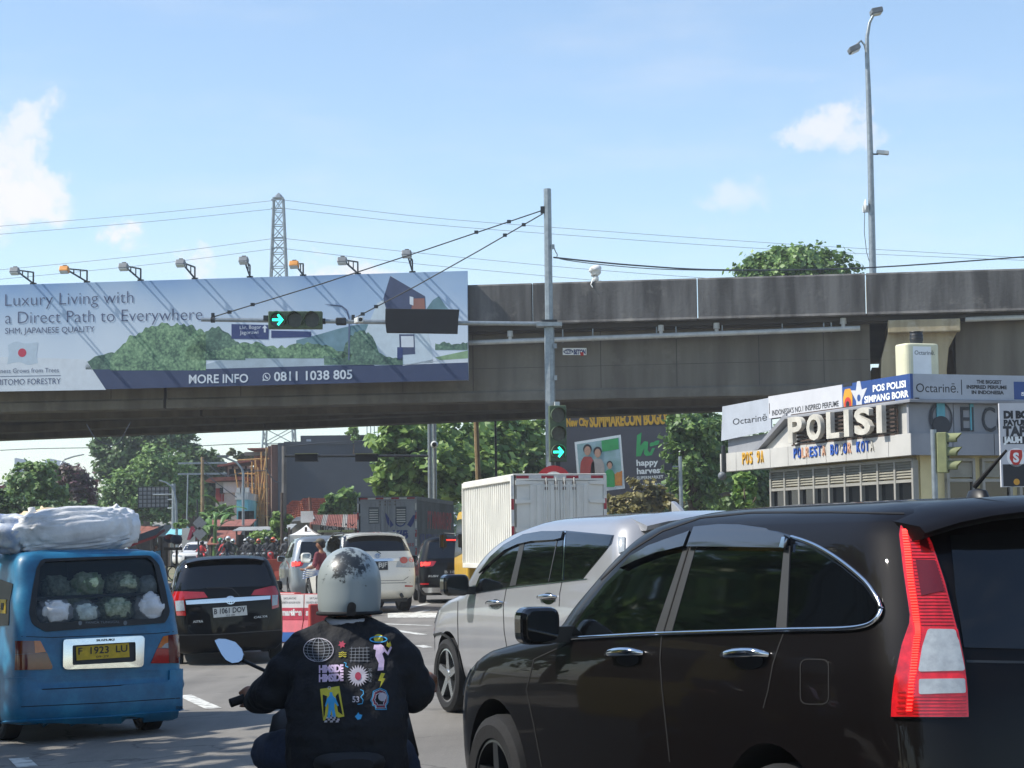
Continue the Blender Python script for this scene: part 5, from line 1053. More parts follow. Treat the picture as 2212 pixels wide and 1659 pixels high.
c.S('tailgate_seam',zd((370,1300),(400,1440),(470,1500),(1240,1440),(1280,1290)),1.2,'seam',.0015); c.P('bumper',zd((290,1500),(700,1490),(1395,1440),(1400,1560),(1330,1620),(330,1600)),'paint_black',.02,step=12,skirt=.03); c.S('bumper_edge',zd((300,1495),(700,1488),(1395,1438)),1.5,'pillar_trim',.022)
for sg in (-1,1):
    pass
c.P('side_window',[(.95,1.05),(.62,1.28),(.35,1.40),(-.2,1.44),(-.3,1.06)],G,.006,True,map=c.sx,step=.1); c.P('side_window',[(-.38,1.06),(-.3,1.44),(-1.1,1.43),(-1.5,1.36),(-1.72,1.12)],G,.006,True,map=c.sx,step=.1)
q=c.sx(.98,1.0); mirror(c,q,.2,.15,'paint_black','glass_tint_blue',.1)
a=c.tx(.05,-1.35); MB().prism([(-.1,0),(.1,0),(.0,.04),(-.1,.1)],-.02,.02,frame(a,(0,-1,0),(0,0,1))).build('antenna_fin','paint_black',c.t,bevel=.008)
mb=MB(); vs=[];fs=[]; n=9
for i in range(n):
    x=lerp(-.56,.56,i/(n-1)); e=abs(x)/.56; z=c.tx(x,-1.66).z
    for y,dz in ((-1.55,.006),(-1.75,.012),(-1.95,-.03),(-1.93,-.055),(-1.75,-.06)): vs.append((x,y+.07*e**3,z+dz-.01*e*e))
for i in range(n-1):
    for k in range(5): fs.append((i*5+k,(i+1)*5+k,(i+1)*5+(k+1)%5,i*5+(k+1)%5))
fs+=[tuple(range(5)),tuple((n-1)*5+k for k in range(4,-1,-1))]; recalc(mb.add(vs,fs).build('roof_spoiler','paint_black',c.t,smooth=50))
c.P('windshield',[(-.66,1.08),(-.52,1.38),(0,1.42),(.52,1.38),(.66,1.08),(0,1.06)],G,.006,map=c.fx,step=.1)
# ================================================================ ivory SUV in the middle
def zb_(*p): return [((x/2.212+1300)/1.8227,(y/2.212+1620)/1.8227) for x,y in p]
sl=[(.28,2.15,-2.1,.78),(.36,2.25,-2.25,.86),(.52,2.33,-2.34,.90),(.80,2.32,-2.34,.915),(1.0,2.2,-2.30,.915),(1.08,1.9,-2.28,.905),(1.14,1.55,-2.27,.895),(1.20,1.2,-2.26,.88),(1.35,.9,-2.20,.84),(1.52,.55,-2.12,.79),(1.66,.25,-2.06,.745),(1.73,.05,-2.02,.70),(1.775,-.15,-1.96,.60),(1.80,-.4,-1.85,.45),(1.815,-.7,-1.6,.25)]
ft=Car('suv','ivory white SUV with black number plate waiting ahead of the motorcyclist','car',(-3.71,49.3),16.5,sl,'paint_ivory',[(1.375,.38,.43),(-1.375,.38,.43)],rr=.2,rf=.45,eb=.05); c=ft
c.wheels((1.375,-1.375),.37,.79,.26,6,'alloy')
c.P('rear_window',zb_((-30,1090),(100,1082),(350,1076),(596,1074),(640,1135),(686,1214),(450,1216),(60,1222),(-70,1222)),G,.006,step=6); c.S('wiper',zb_((255,1222),(330,1212),(395,1212),(442,1242)),1.4,'black_plastic',.018)
c.P('garnish',zb_((60,1290),(350,1284),(602,1280),(600,1304),(350,1306),(60,1310)),'chrome',.014,step=8); e=zb_((412,1258))[0]; star(c,e[0],e[1],5.5,4.4)
pl=c.P('number_plate',zb_((210,1312),(500,1304),(502,1380),(212,1388)),'plate_black',.016,step=20); a,b=zb_((225,1356),(496,1352)); c.T('B 1427 BJF',a[0],(a[1],b[1]),b[0],9.5,'plate_white',.02,par=pl,bold=.01); a,b=zb_((380,1370),(430,1368)); c.T('12·29',a[0],(a[1],b[1]),b[0],3,'plate_white',.02,par=pl)
tl_=c.P('tail_lamp',zb_((602,1272),(726,1264),(730,1362),(690,1360),(574,1356),(585,1310)),'lens_clear',.01,step=6)
for x,y,r in ((640,1296,34),(706,1292,26)): c.P('brake_lens',zb_(*circ(x,y,r,r*.85,16)),'lens_red',.014,step=20,par=tl_)
o=c.P('tail_lamp',[(-.62,1.02),(-.86,1.02),(-.86,1.22),(-.6,1.2)],'lens_clear',.01,map=c.rx,step=.08)
c.P('brake_light',zb_(*rrect(330,440,1050,1064,4)),'lens_red',.01,step=6); c.P('bumper_reflector',zb_((650,1514),(718,1516),(716,1526),(650,1526)),'lens_red',.01,step=8); c.S('tailgate_seam',zb_((690,1380),(680,1440),(640,1470),(300,1478)),1.0,'seam',.0012); c.S('bumper_line',zb_((200,1500),(740,1490)),1.2,'seam',.0012)
c.P('side_window',[(.98,1.22),(.6,1.5),(.25,1.68),(-.3,1.70),(-.42,1.24)],G,.006,True,map=c.sx,step=.1); c.P('side_window',[(-.5,1.24),(-.4,1.70),(-1.15,1.69),(-1.22,1.25)],G,.006,True,map=c.sx,step=.1); c.P('side_window',[(-1.3,1.26),(-1.25,1.69),(-1.75,1.64),(-1.95,1.3)],G,.006,True,map=c.sx,step=.1)
q=c.sx(1.05,1.16); mirror(c,q,.24,.24,'paint_ivory','chrome',.14)
for sg in (-1,1): 
    mb=MB(); mb.tube([c.tx(sg*.62,-1.5,.0),c.tx(sg*.62,-1.4,.05),c.tx(sg*.62,-.6,.055),c.tx(sg*.6,.0,.05),c.tx(sg*.6,.1,0)],.018,8); mb.build('roof_rail','steel_dark',c.t,smooth=60)
mb=MB(); vs=[];fs=[]; n=9
for i in range(n):
    x=lerp(-.66,.66,i/(n-1)); e=abs(x)/.66; z=c.tx(x,-1.85).z
    for y,dz in ((-1.75,.006),(-1.95,.012),(-2.2,-.02),(-2.19,-.055),(-1.95,-.06)): vs.append((x,y+.06*e**3,z+dz-.02*e*e))
for i in range(n-1):
    for k in range(5): fs.append((i*5+k,(i+1)*5+k,(i+1)*5+(k+1)%5,i*5+(k+1)%5))
fs+=[tuple(range(5)),tuple((n-1)*5+k for k in range(4,-1,-1))]; recalc(mb.add(vs,fs).build('roof_spoiler','paint_ivory',c.t,smooth=50))
MB().tube([(-.6,-2.3,.42),(-.6,-2.42,.41)],.04,10).build('exhaust_pipe','steel_dark',c.t); MB().tube([(.52,-2.3,.40),(.52,-2.40,.36)],.04,10).build('exhaust_pipe','steel_dark',c.t)
MB().box(-.7,.7,-2.15,-1.0,.24,.40).build('underbody','black_plastic',c.t)
# ================================================================ further cars
def simple_car(name,label,pos,yaw,W_,H_,L_,paint,lit=False,group=None,plate=None,lampw=.3):
    h=H_; k=W_/2; f=L_/2
    sl=[(.2,f*.92,-f*.93,k*.86),(.3,f*.98,-f*.98,k*.95),(.48,f,-f,k*.99),(.50*h,f*.97,-f*.99,k),(.56*h,f*.85,-f*.985,k*.99),(.60*h,f*.62,-f*.98,k*.97),(.64*h,f*.48,-f*.97,k*.95),(.76*h,f*.30,-f*.94,k*.89),(.88*h,f*.12,-f*.905,k*.82),(.94*h,f*.02,-f*.88,k*.75),(.975*h,-f*.1,-f*.83,k*.6),(.995*h,-f*.25,-f*.7,k*.35),(h,-f*.4,-f*.6,k*.1)]
    c=Car(name,label,'car',pos,yaw,sl,paint,[(f*.60,.33,.37),(-f*.60,.33,.37)],rr=.2,rf=.4,nz=30,group=group)
    c.wheels((f*.6,-f*.6),.32,k-.12,.2,5,'alloy'); w=k
    c.P('rear_window',[(-w*.74,.66*h),(-w*.66,.90*h),(w*.66,.90*h),(w*.74,.66*h)],G,.006,map=c.rx,step=.15)
    for sg in (-1,1):
        t=c.P('tail_lamp',[(sg*w*.98,.52*h),(sg*w*.97,.63*h),(sg*(w*.97-lampw),.62*h),(sg*(w*.97-lampw*.8),.55*h)],'lens_red',.008,map=c.rx,step=.15)
        if lit: c.P('brake_glow',[(sg*w*.93,.55*h),(sg*w*.92,.61*h),(sg*(w*.92-lampw*.55),.605*h),(sg*(w*.92-lampw*.5),.565*h)],'brake_on',.012,map=c.rx,step=.15,par=t)
    c.P('number_plate',rrect(-.22,.22,.42*h,.42*h+.13,.01),'plate_black',.012,map=c.rx,step=.2)
    if plate: c.T(plate,-.2,.42*h+.035,.2,-.07,'plate_white',.016,map=c.rx)
    c.P('side_window',[(f*.46,.655*h),(f*.26,.80*h),(f*.08,.89*h),(-f*.18,.90*h),(-f*.2,.66*h)],G,.006,True,map=c.sx,step=.15); c.P('side_window',[(-f*.24,.66*h),(-f*.22,.90*h),(-f*.72,.88*h),(-f*.84,.68*h)],G,.006,True,map=c.sx,step=.15)
    c.P('windshield',[(-w*.8,.66*h),(-w*.66,.88*h),(w*.66,.88*h),(w*.8,.66*h)],G,.006,map=c.fx,step=.15)
    for sg in (-1,1): c.P('headlamp',[(sg*w*.55,.40*h),(sg*w*.9,.42*h),(sg*w*.88,.50*h),(sg*w*.6,.47*h)],'lens_clear',.008,map=c.fx,step=.15)
    c.P('grille',rrect(-w*.4,w*.4,.30*h,.44*h,.04),'black_gloss',.008,map=c.fx,step=.15)
    q=c.sx(f*.46,.62*h); mirror(c,q,.2,.16,paint,'glass_tint_blue',.1)
    return c
rp=at(905,1200,52.6); a=R(5.5)
rush=simple_car('suv','black SUV with lit brake lamps left of the yellow truck cab',(rp.x+.85*math.cos(a)-2.2*math.sin(a),52.6+2.2*math.cos(a)),5.5,1.7,1.70,4.4,'paint_black',True,plate='B 1893',lampw=.42)
rush.P('bumper_skid',rpoly([(-.7,.28),(.7,.28),(.78,.40),(-.78,.40)],.05),'alloy',.02,map=rush.rx,step=.15); rush.P('brake_light',rrect(-.18,.18,1.56,1.585,.01),'brake_on',.03,map=rush.rx,step=.1); rush.T('RUSH',-.62,.66,-.36,-.05,'steel_white',.01,map=rush.rx,bold=.02,shear=.3)
for sg in (-1,1): rush.P('bumper_reflector',rrect(sg*.7-.1,sg*.7+.1,.47,.51,.01),'lens_red',.012,map=rush.rx,step=.1)
mp=at(628,1200,53.5); a=R(11)
gm=simple_car('people_carrier','grey MPV with red tail lamps just beyond the ivory SUV',(mp.x+.92*math.cos(a)-2.3*math.sin(a),53.5+2.3*math.cos(a)),11,1.83,1.77,4.6,'paint_grey',True,lampw=.35)
GF='white cars queuing far beyond the overpass'
for px,py,d,lb in ((425,1172,128,'nearer white car facing the crossing beyond the overpass'),(410,1166,138,'white car behind another white car beyond the overpass')):
    p=at(px,1190,d); simple_car('car',lb,(p.x,d),178,1.75,1.6,4.3,'paint_farwhite',group=GF)
# ================================================================ blue minivan
def zv(*p): return [((x/1.951)/1.8227,(y/1.951+2100)/1.8227) for x,y in p]
def worn(name,base,dark,light,sc=2.5):
    m=bpy.data.materials.new(name); m.use_nodes=True; nt=m.node_tree; b=nt.nodes['Principled BSDF']; L=nt.links.new; nd=nt.nodes.new; t=nd('ShaderNodeTexCoord')
    n1=nd('ShaderNodeTexNoise'); n1.inputs['Scale'].default_value=sc; n1.inputs['Detail'].default_value=9; n1.inputs['Roughness'].default_value=.7; L(t.outputs['Object'],n1.inputs[0])
    r=nd('ShaderNodeValToRGB'); e=r.color_ramp.elements; e[0].position=.33; e[0].color=(*lin(dark),1); e[1].position=.72; e[1].color=(*lin(light),1); k=e.new(.5); k.color=(*lin(base),1); L(n1.outputs[0],r.inputs[0]); L(r.outputs[0],b.inputs['Base Color'])
    b.inputs['Roughness'].default_value=.45; b.inputs['Coat Weight'].default_value=.25; b.inputs['Coat Roughness'].default_value=.3
    n2=nd('ShaderNodeTexNoise'); n2.inputs['Scale'].default_value=22; n2.inputs['Detail'].default_value=4; L(t.outputs['Object'],n2.inputs[0]); bp_=nd('ShaderNodeBump'); bp_.inputs['Strength'].default_value=.12; L(n2.outputs[0],bp_.inputs['Height']); L(bp_.outputs[0],b.inputs['Normal']); MATS[name]=m
worn('paint_van','#1b6c95','#15587c','#3089ad')
inner=zv((328,222),(700,205),(1130,190),(1178,232),(1215,400),(1252,600),(1232,652),(760,672),(302,690),(272,640),(285,450),(308,252))
def vcut(s,cut):
    P=[]
    for p in rpoly(inner,3): q=s.px(*p); P.append((q.x,q.z))
    cut.prism(P,-1.0,2.4,frame((0,0,0),(1,0,0),(0,0,1)),m=1)
sl=[(.17,1.58,-1.50,.69),(.22,1.62,-1.57,.735),(.30,1.65,-1.60,.75),(.45,1.66,-1.60,.75),(.52,1.66,-1.58,.745),(.75,1.65,-1.57,.745),(.92,1.62,-1.555,.735),(1.05,1.53,-1.535,.72),(1.2,1.42,-1.50,.695),(1.35,1.31,-1.455,.665),(1.47,1.2,-1.42,.655),(1.57,1.1,-1.39,.63),(1.625,1.0,-1.35,.585),(1.652,.88,-1.25,.47),(1.66,.65,-1.0,.25),(1.665,.4,-.8,.1)]
sl=[(z if z<1.05 else 1.05+(z-1.05)*1.03,a,b,w*1.05+(.02 if z>1.1 and w>.5 else 0)) for z,a,b,w in sl]
vn=Car('minivan','worn blue minivan loaded with sacks, yellow plate, at far left','van',(-4.46,19.85),31,sl,'paint_van',[(.98,.28,.31),(-.98,.28,.31)],rr=.10,rf=.3,eb=.025,bow=.01,cuts=vcut); c=vn
c.wheels((.98,-.98),.27,.66,.17,5,'steel_rim')
outer=zv((318,200),(700,186),(1150,172),(1215,235),(1265,420),(1302,610),(1268,688),(760,724),(348,756),(248,700),(222,610),(250,420),(282,262))
def ring(o,i,name,ms,off,h):
    n=90
    def rs(P):
        P=rpoly(P,4); L=[0]
        for k in range(len(P)): L.append(L[-1]+(V(P[(k+1)%len(P)])-V(P[k])).length)
        out=[]
        for k in range(n):
            s=L[-1]*k/n; j=max(q for q in range(len(P)) if L[q]<=s); out.append(V(P[j]).lerp(V(P[(j+1)%len(P)]),(s-L[j])/max(1e-6,L[j+1]-L[j])))
        return out
    A=rs(o); B0=rs(i); cB=sum(B0,V((0,0)))/n; B=[]
    vs=[];fs=[]
    for a in A:
        d=(a-cB); best=min(range(n),key=lambda k:(B0[k]-cB).normalized().dot(d.normalized())*-1); B.append(B0[best])
    for a,b in zip(A,B): vs+= [c.px(*a,off-h),c.px(*a,off),c.px(*b,off),c.px(*b,off-h)]
    for k in range(n):
        j=(k+1)%n
        for m in range(3): fs.append((k*4+m,k*4+m+1,j*4+m+1,j*4+m))
    mb=MB(); mb.add(vs,fs); return c.add(mb,name,ms,smooth=50)
ring(outer,inner,'window_rubber','black_plastic',.012,.03)
gm_=bpy.data.materials.new('glass_clear'); gm_.use_nodes=True; nt=gm_.node_tree; b=nt.nodes['Principled BSDF']; b.inputs['Base Color'].default_value=(.02,.03,.035,1); b.inputs['Roughness'].default_value=.03; b.inputs['Alpha'].default_value=.52; MATS['glass_clear']=gm_
c.P('rear_window',rpoly(inner,3),'glass_clear',-.012,step=200,skirt=0)
c.S('window_bar',zv((288,492),(760,470),(1225,455)),6,'black_plastic',-.03,step=20); 
a,b=zv((655,696),(915,690)); c.T('PANCA TUNGGAL',a[0],(a[1],b[1]),b[0],5,'lamp_grey',.016,bold=.01)
for x in (612,958): e=zv((x,690))[0]; c.P('print_mark',circ(e[0],e[1],4,5,n=12),'lamp_grey',.014,step=30)
for poly,m_ in (([(118,826),(258,826),(268,922),(122,930)],'lens_red_dark'),([(260,826),(308,826),(352,912),(268,920)],'lens_amber'),([(122,932),(358,916),(402,1020),(396,1044),(116,1050)],'lens_red_dark'),([(1290,782),(1384,772),(1394,996),(1296,996)],'lens_red_dark'),([(1252,792),(1288,784),(1290,880),(1208,880)],'lens_amber'),([(1205,884),(1292,884),(1294,997),(1156,998)],'lens_red')): c.P('tail_lamp',zv(*poly),m_,.01,step=8)
c.P('lamp_wedge',zv((1262,850),(1288,840),(1290,880),(1235,880)),'lens_clear',.013,step=8)
o=rpoly([(478,818),(1080,788),(1100,800),(1092,1010),(1075,1026),(500,1045),(475,1030)],18); i=rpoly([(548,862),(1030,835),(1032,985),(548,1012)],10)
ring(zv(*o),zv(*i),'plate_frame','chrome',.035,.04); c.P('plate_recess',zv(*i),'steel_dark',.006,step=20)
pl=c.P('number_plate',zv((580,872),(984,842),(990,950),(584,976)),'plate_yellow',.018,step=30)
a,b=zv((596,932),(972,908)); c.T('F  1923  LU',a[0],(a[1],b[1]),b[0],15,'black_print',.022,par=pl,bold=.012); a,b=zv((732,956),(828,950)); c.T('09·29',a[0],(a[1],b[1]),b[0],4.5,'black_print',.022,par=pl); a,b=zv((730,832),(868,826)); c.T('SUZUKI',a[0],(a[1],b[1]),b[0],4.5,'black_print',.04,bold=.03)
c.P('bumper',zv((30,1110),(115,1106),(272,1106),(290,1196),(320,1206),(800,1182),(1262,1150),(1292,1130),(1294,1052),(1412,1036),(1420,1200),(1398,1280),(1382,1345),(800,1400),(165,1430),(30,1440)),'paint_van',.035,step=12,skirt=.05); c.P('bumper_lip',zv((30,1425),(165,1415),(800,1385),(1390,1340),(1384,1390),(800,1440),(160,1466),(30,1466)),'paint_van',.05,step=12,skirt=.06)
c.S('bumper_crease',zv((165,1330),(800,1300),(1398,1262)),1.6,'seam',.0365); c.S('tailgate_seam',zv((130,790),(400,800),(760,785),(1180,770),(1370,752)),1.5,'seam',.001); c.S('tailgate_seam',zv((310,1200),(800,1176),(1260,1146)),2.2,'seam',.002)
for y in (1082,1100,1120): c.S('tailgate_rib',zv((420,y+8),(800,y-10),(1230,y-34)),1.0,'paint_van',.006)
c.P('side_window',[(-1.32,1.02),(-1.30,1.38),(-.9,1.42),(-.9,1.0)],'black_plastic',.006,True,map=c.sx,step=.12); c.P('side_window',[(-.82,1.0),(-.82,1.42),(.15,1.44),(.15,1.0)],G,.006,True,map=c.sx,step=.12); c.P('side_window',[(.25,1.0),(.25,1.44),(.95,1.42),(1.35,1.0)],G,.006,True,map=c.sx,step=.12)
st=c.P('sticker',[(-1.24,1.12),(-1.22,1.24),(-1.05,1.24),(-1.05,1.12)],'plate_yellow',.012,map=c.sx,step=.2); c.P('sticker_print',[(-1.18,1.15),(-1.18,1.21),(-1.11,1.21),(-1.11,1.15)],'black_print',.015,map=c.sx,step=.2,par=st)
c.P('windshield',[(-.6,1.02),(-.54,1.45),(.54,1.45),(.6,1.02)],G,.006,map=c.fx,step=.1); c.P('roof_edge',[(-.5,-1.30),(.5,-1.30),(.46,-1.22),(-.46,-1.22)],'paint_van',.004,map=c.tx,step=.1)
q=c.sx(1.3,1.0); mirror(c,q,.16,.2,'black_plastic','chrome',.06)
mat('mud_flap','#0d0d0e',.8,var=.1); 
# ---- load inside and on the roof
mat('sack_white','#d2d3d4',.5,var=.14,scale=4,bump=.25,bscale=26); mat('sack_blueprint','#7d93b8',.55,col2='#cfd3d6',scale=7,bump=.4,bscale=20); mat('sack_tan','#cdb99a',.6,var=.15,scale=6,bump=.3); mat('bag_clear','#aeb9b4',.25,var=.25,scale=14,bump=.5,bscale=30,spec=.6); mat('veg_green','#a3ac98',.5,col2='#5f6f58',scale=26,bump=.5); mat('veg_pale','#c8d3b4',.5,col2='#86a06a',scale=18,bump=.4); mat('mesh_black','#1b1f1d',.7,col2='#4a4f4a',scale=40)
def blob(name,label,cat,M_,r,ms,seed,amp=.12,fr=3.0,group=None,nu=40,nv=26,ridge=0,pinch=0):
    mb=MB(); mb.ball((0,0,0),(1,1,1),nu,nv); off=V((seed*3.1,seed*1.7,seed*.9))
    for v in mb.v:
        d=v.normalized(); e=.62
        q=V([math.copysign(abs(k)**e,k) for k in d]); q.normalize(); q*=max(.0,1)
        s=1+amp*(NZ.noise(d*fr+off)+.5*NZ.noise(d*fr*2.3+off))+ridge*abs(NZ.noise(V((d.x*2,d.y*7,d.z*7))+off))
        s+=ridge*.45*abs(NZ.noise(V((d.x*5,d.y*17,d.z*17))+off))
        v[:]=(q*s*1.05)[:]
        v.x*=r[0]; v.y*=r[1]*(1-pinch*abs(d.x)**4); v.z*=r[2]*(1-pinch*abs(d.x)**4)
    o=mb.build(name,ms,None,smooth=180); o.matrix_world=M_; return tag(o,label,cat,group)
VM=c.M
GS='sacks of vegetables on the minivan roof'
def onvan(x,y,z,rz=0,tilt=0): return VM@MX.Translation((x,y,z))@MX.Rotation(R(rz),4,'Z')@MX.Rotation(R(tilt),4,'Y')
def roofpt(px,py,y): 
    d=(c.Mi.to_3x3()@ray(px,py)); t=(y-c.o.y)/d.y; return c.o+d*t
q=roofpt(146,1152,-.95); blob('sack','large stained white sack lying across the minivan roof','sack',onvan(q.x,-.98,1.66+.18,4,-4),(.58,.26,.205),'sack_white',3,.10,1.7,GS,90,56,.11)
q=roofpt(30,1160,-.9); blob('sack','white sack with blue print at the left end of the minivan roof','sack',onvan(q.x-.02,-.85,1.67+.14,-25,14),(.26,.28,.17),'sack_blueprint',8,.2,2.6,GS,44,26,.15)
q=roofpt(250,1120,-.5); blob('sack','white sack end sticking up at the right of the roof load','sack',onvan(q.x,-.40,1.67+.19,30,-12),(.28,.24,.2),'sack_white',5,.16,2.8,GS)
q=roofpt(110,1120,.0); blob('sack','tan topped sack behind the large white roof sack','sack',onvan(q.x,.1,1.66+.20,10,0),(.34,.26,.2),'sack_tan',11,.18,2.6,GS)
q=roofpt(195,1120,.3); blob('sack','white sack at the front of the minivan roof load','sack',onvan(q.x,.45,1.66+.2,-8,4),(.36,.26,.2),'sack_white',14,.18,2.6,GS)
for k,(px,py) in enumerate(((62,1104),(100,1103),(165,1104),(255,1100))):
    q=roofpt(px,py,[-.85,.05,.1,-.45][k]); mb=MB(); mb.lathe([(.045,-.05),(.016,0),(.014,.02),(.032,.06),(.02,.075),(0,.055)],7)
    for v in mb.v: v+=V((1,.6,.8))*.03*NZ.noise(v*26+V((k,0,0)))
    o=mb.build('sack_tie',['sack_white','sack_tan','sack_white','sack_white'][k],None,smooth=180); o.matrix_world=VM@MX.Translation((q.x,q.y,q.z-.035))@MX.Rotation(R([35,-40,28,-30][k]),4,'Y'); tag(o,['gathered white sack neck above the left roof sack','gathered tan sack neck on the roof load','gathered white sack neck in the middle of the roof load','gathered white sack neck at the right of the roof load'][k],'sack neck','tied sack necks on the minivan roof')
GV='bags of vegetables behind the minivan rear window'
def inside(px,py,y): return roofpt(px,py,y)
for k,(px,py,y,r,ms_,lb) in enumerate(((187,1265,-1.31,(.14,.12,.11),'veg_pale','clear bag of pale round vegetables on the shelf, left of centre'),(262,1262,-1.31,(.15,.12,.10),'veg_green','bundle of leafy greens on the shelf, right of centre'),(318,1268,-1.31,(.10,.1,.09),'bag_clear','clear plastic bag at the right end of the shelf'),(120,1270,-1.3,(.12,.11,.1),'veg_green','dark green bundle at the left end of the shelf'),(115,1325,-1.4,(.15,.12,.12),'sack_white','white sack at lower left behind the rear window'),(180,1325,-1.4,(.13,.12,.1),'bag_clear','crumpled clear bag at lower centre behind the rear window'),(245,1318,-1.39,(.15,.12,.12),'veg_green','leafy green bag low and right of centre behind the rear window'),(322,1315,-1.4,(.14,.12,.13),'sack_white','tied white sack with print at lower right behind the rear window'),(150,1300,-1.32,(.13,.1,.11),'veg_green','dark leafy bundle low and left of centre behind the rear window'))):
    q=inside(px,py,y); blob('vegetable_bag',lb,'bag',VM@MX.Translation(q),r,ms_,20+k,.2,3.2,GV,34,22,.22)
MB().box(-.56,.56,-1.40,-.8,1.20,1.215).build('parcel_shelf','black_plastic',vn.t)
# ================================================================ box trucks
mat('truck_white','#d8d6cd',.5,var=.08,scale=1.5); mat('truck_grey','#8d9096',.45,metal=.3,var=.15,scale=1.2); mat('truck_yellow','#d3ab3c',.4,var=.06,coat=.6); mat('tape_red','#9c2330',.5,var=.15); mat('tape_white','#c9c8c4',.5,var=.15); mat('box_dark','#5a5f66',.5,metal=.3,var=.2,scale=1.5); mat('rust_trim','#6d5a4c',.8,var=.4,scale=10)
def corrug(x,y0,y1,z0,z1,pitch,dep,sgn):
    """corrugated side sheet in the plane x, along y"""
    P=[]; y=y0; k=0
    while y<y1-1e-6:
        for f,dx in ((0,0),(.45,0),(.55,-dep),(.95,-dep)):
            yy=min(y1,y+f*pitch); P.append((x+sgn*dx,yy))
        y+=pitch
    P.append((x,y1)); n=len(P); mb=MB()
    mb.add([(a,b,z0) for a,b in P]+[(a,b,z1) for a,b in P],[(i,i+1,n+i+1,n+i) for i in range(n-1)]); return mb
def box_truck(name,label,pos,yaw,Wd,Ln,z0,z1,side,rear,cabm,cabh,pitch=.21,group=None,vents=False):
    zg=gz(*pos); t=thing(name,label,'truck',(pos[0],pos[1],zg+.004),R(yaw),group); h=Wd/2
    MB().box(-h+.05,h-.05,.05,Ln-.03,z0+.05,z1-.06).build('cargo_box',side,t)
    for sg in (-1,1):
        recalc(corrug(sg*h,.06,Ln-.05,z0+.10,z1-.12,pitch,.035,sg).build('side_panel',side,t))
        MB().box(sg*h-.05,sg*h+.012,.0,Ln,z1-.12,z1).build('top_rail',side,t,bevel=.01); MB().box(sg*h-.05,sg*h+.012,0,Ln,z0,z0+.10).build('bottom_rail',side,t,bevel=.01); MB().box(sg*h-.06,sg*h+.014,-.03,.06,z0,z1).build('corner_post',rear,t,bevel=.01)
        MB().box(sg*h-.05,sg*h+.012,Ln-.06,Ln,z0+.1,z1-.12).build('front_post',side,t)
    MB().box(-h-.01,h+.01,-.03,Ln+.01,z1+.002,z1+.03).build('roof',side,t,bevel=.01)
    MB().box(-h+.062,h-.062,-.028,.04,z1-.11,z1-.0).build('rear_header',rear,t); MB().box(-h+.062,h-.062,-.028,.04,z0,z0+.08).build('rear_sill',rear,t)
    for sg in (-1,1):
        x0,x1=(-h+.07,-.006) if sg<0 else (.006,h-.07)
        d=MB().box(x0,x1,-.012,.03,z0+.09,z1-.12).build('door',rear,t)
        for k in range(4):
            a=lerp(x0,x1,.30 if sg<0 else .06)+(x1-x0)*.64*k/4; MB().box(a,a+(x1-x0)*.10,-.03,-.0125,z0+.16,z1-.2).build('door_rib',rear,d,bevel=.006)
        for k,xx in enumerate((.09,.30)):
            xr=-sg*0+sg*xx; MB().tube([(xr,-.045,z0+.05),(xr,-.045,z1-.05)],.014,8).build('lock_rod',rear,d); 
            for zz in (z1-.28,z1-.16,z0+.3): MB().box(xr-.03,xr+.03,-.05,-.02,zz-.03,zz+.03).build('rod_bracket','rust_trim',d)
        for zz in (lerp(z0,z1,.12),lerp(z0,z1,.42),lerp(z0,z1,.72),lerp(z0,z1,.92)): MB().prism(rpoly([(0,-.05),(.34,-.03),(.34,.03),(0,.05)],.012),0,.02,frame((sg*(h-.03),-.046,zz),(-sg,0,0),(0,0,1))).build('hinge',rear,d)
        for i in range(6):
            zz=lerp(z0+.1,z1-.15,i/6); MB().box(sg*h-.055,sg*h+.005,-.034,-.0305,zz,zz+(z1-z0)*.115).build('reflector_tape','tape_red' if i%2==0 else 'tape_white',t)
        if vents:
            xc=(x0+x1)/2
            for i in range(6): MB().box(xc-.17,xc+.17,-.05,-.031,z1-.95+i*.09,z1-.91+i*.09).build('vent_slat','tape_white',d)
            MB().box(xc-.2,xc+.2,-.034,-.0301,z1-1.0,z1-.36).build('vent_plate','box_dark',d)
    for i in range(7):
        a=lerp(-h+.06,h-.06,i/7); MB().box(a,a+(Wd-.12)/7,-.032,-.0285,z1-.07,z1-.01).build('reflector_tape','tape_white' if i%2 else 'tape_red',t)
    # chassis, wheels, cab
    MB().box(-.42,.42,.1,Ln+1.4,z0-.25,z0-.02).build('chassis','black_plastic',t)
    r=.38 if z0<1.1 else .48
    for sg in (-1,1):
        for yy,dx in ((Ln*.28,0),(Ln*.28,.24),(Ln+.75,.02)): wheel(t,(sg*(h-.18-dx),yy,r),sg,r,.2,6,'steel_rim',.6)
        MB().box(sg*(h-.25)-.2,sg*(h-.25)+.2,Ln*.28-.75,Ln*.28-.73,.2,z0-.05).build('mud_flap','rubber',t); MB().box(sg*(h-.3)-.14,sg*(h-.3)+.14,-.02,.05,z0-.2,z0-.08).build('tail_lamp','lens_red',t)
    MB().box(-h*.8,h*.8,-.05,.0,.45,.58).build('under_guard','steel_dark',t)
    cw=min(h-.02,1.0)*.94; y0,y1=Ln+.15,Ln+1.75
    prof=[(y0,.55),(y1-.05,.5),(y1,.8),(y1-.02,1.18),(y1-.42,cabh-.08),(y1-.6,cabh),(y0+.1,cabh),(y0,cabh-.1)]
    cb=MB().prism(prof,-cw,cw,frame((0,0,0),(0,1,0),(0,0,1))).build('cab',cabm,t,bevel=.07,seg=3)
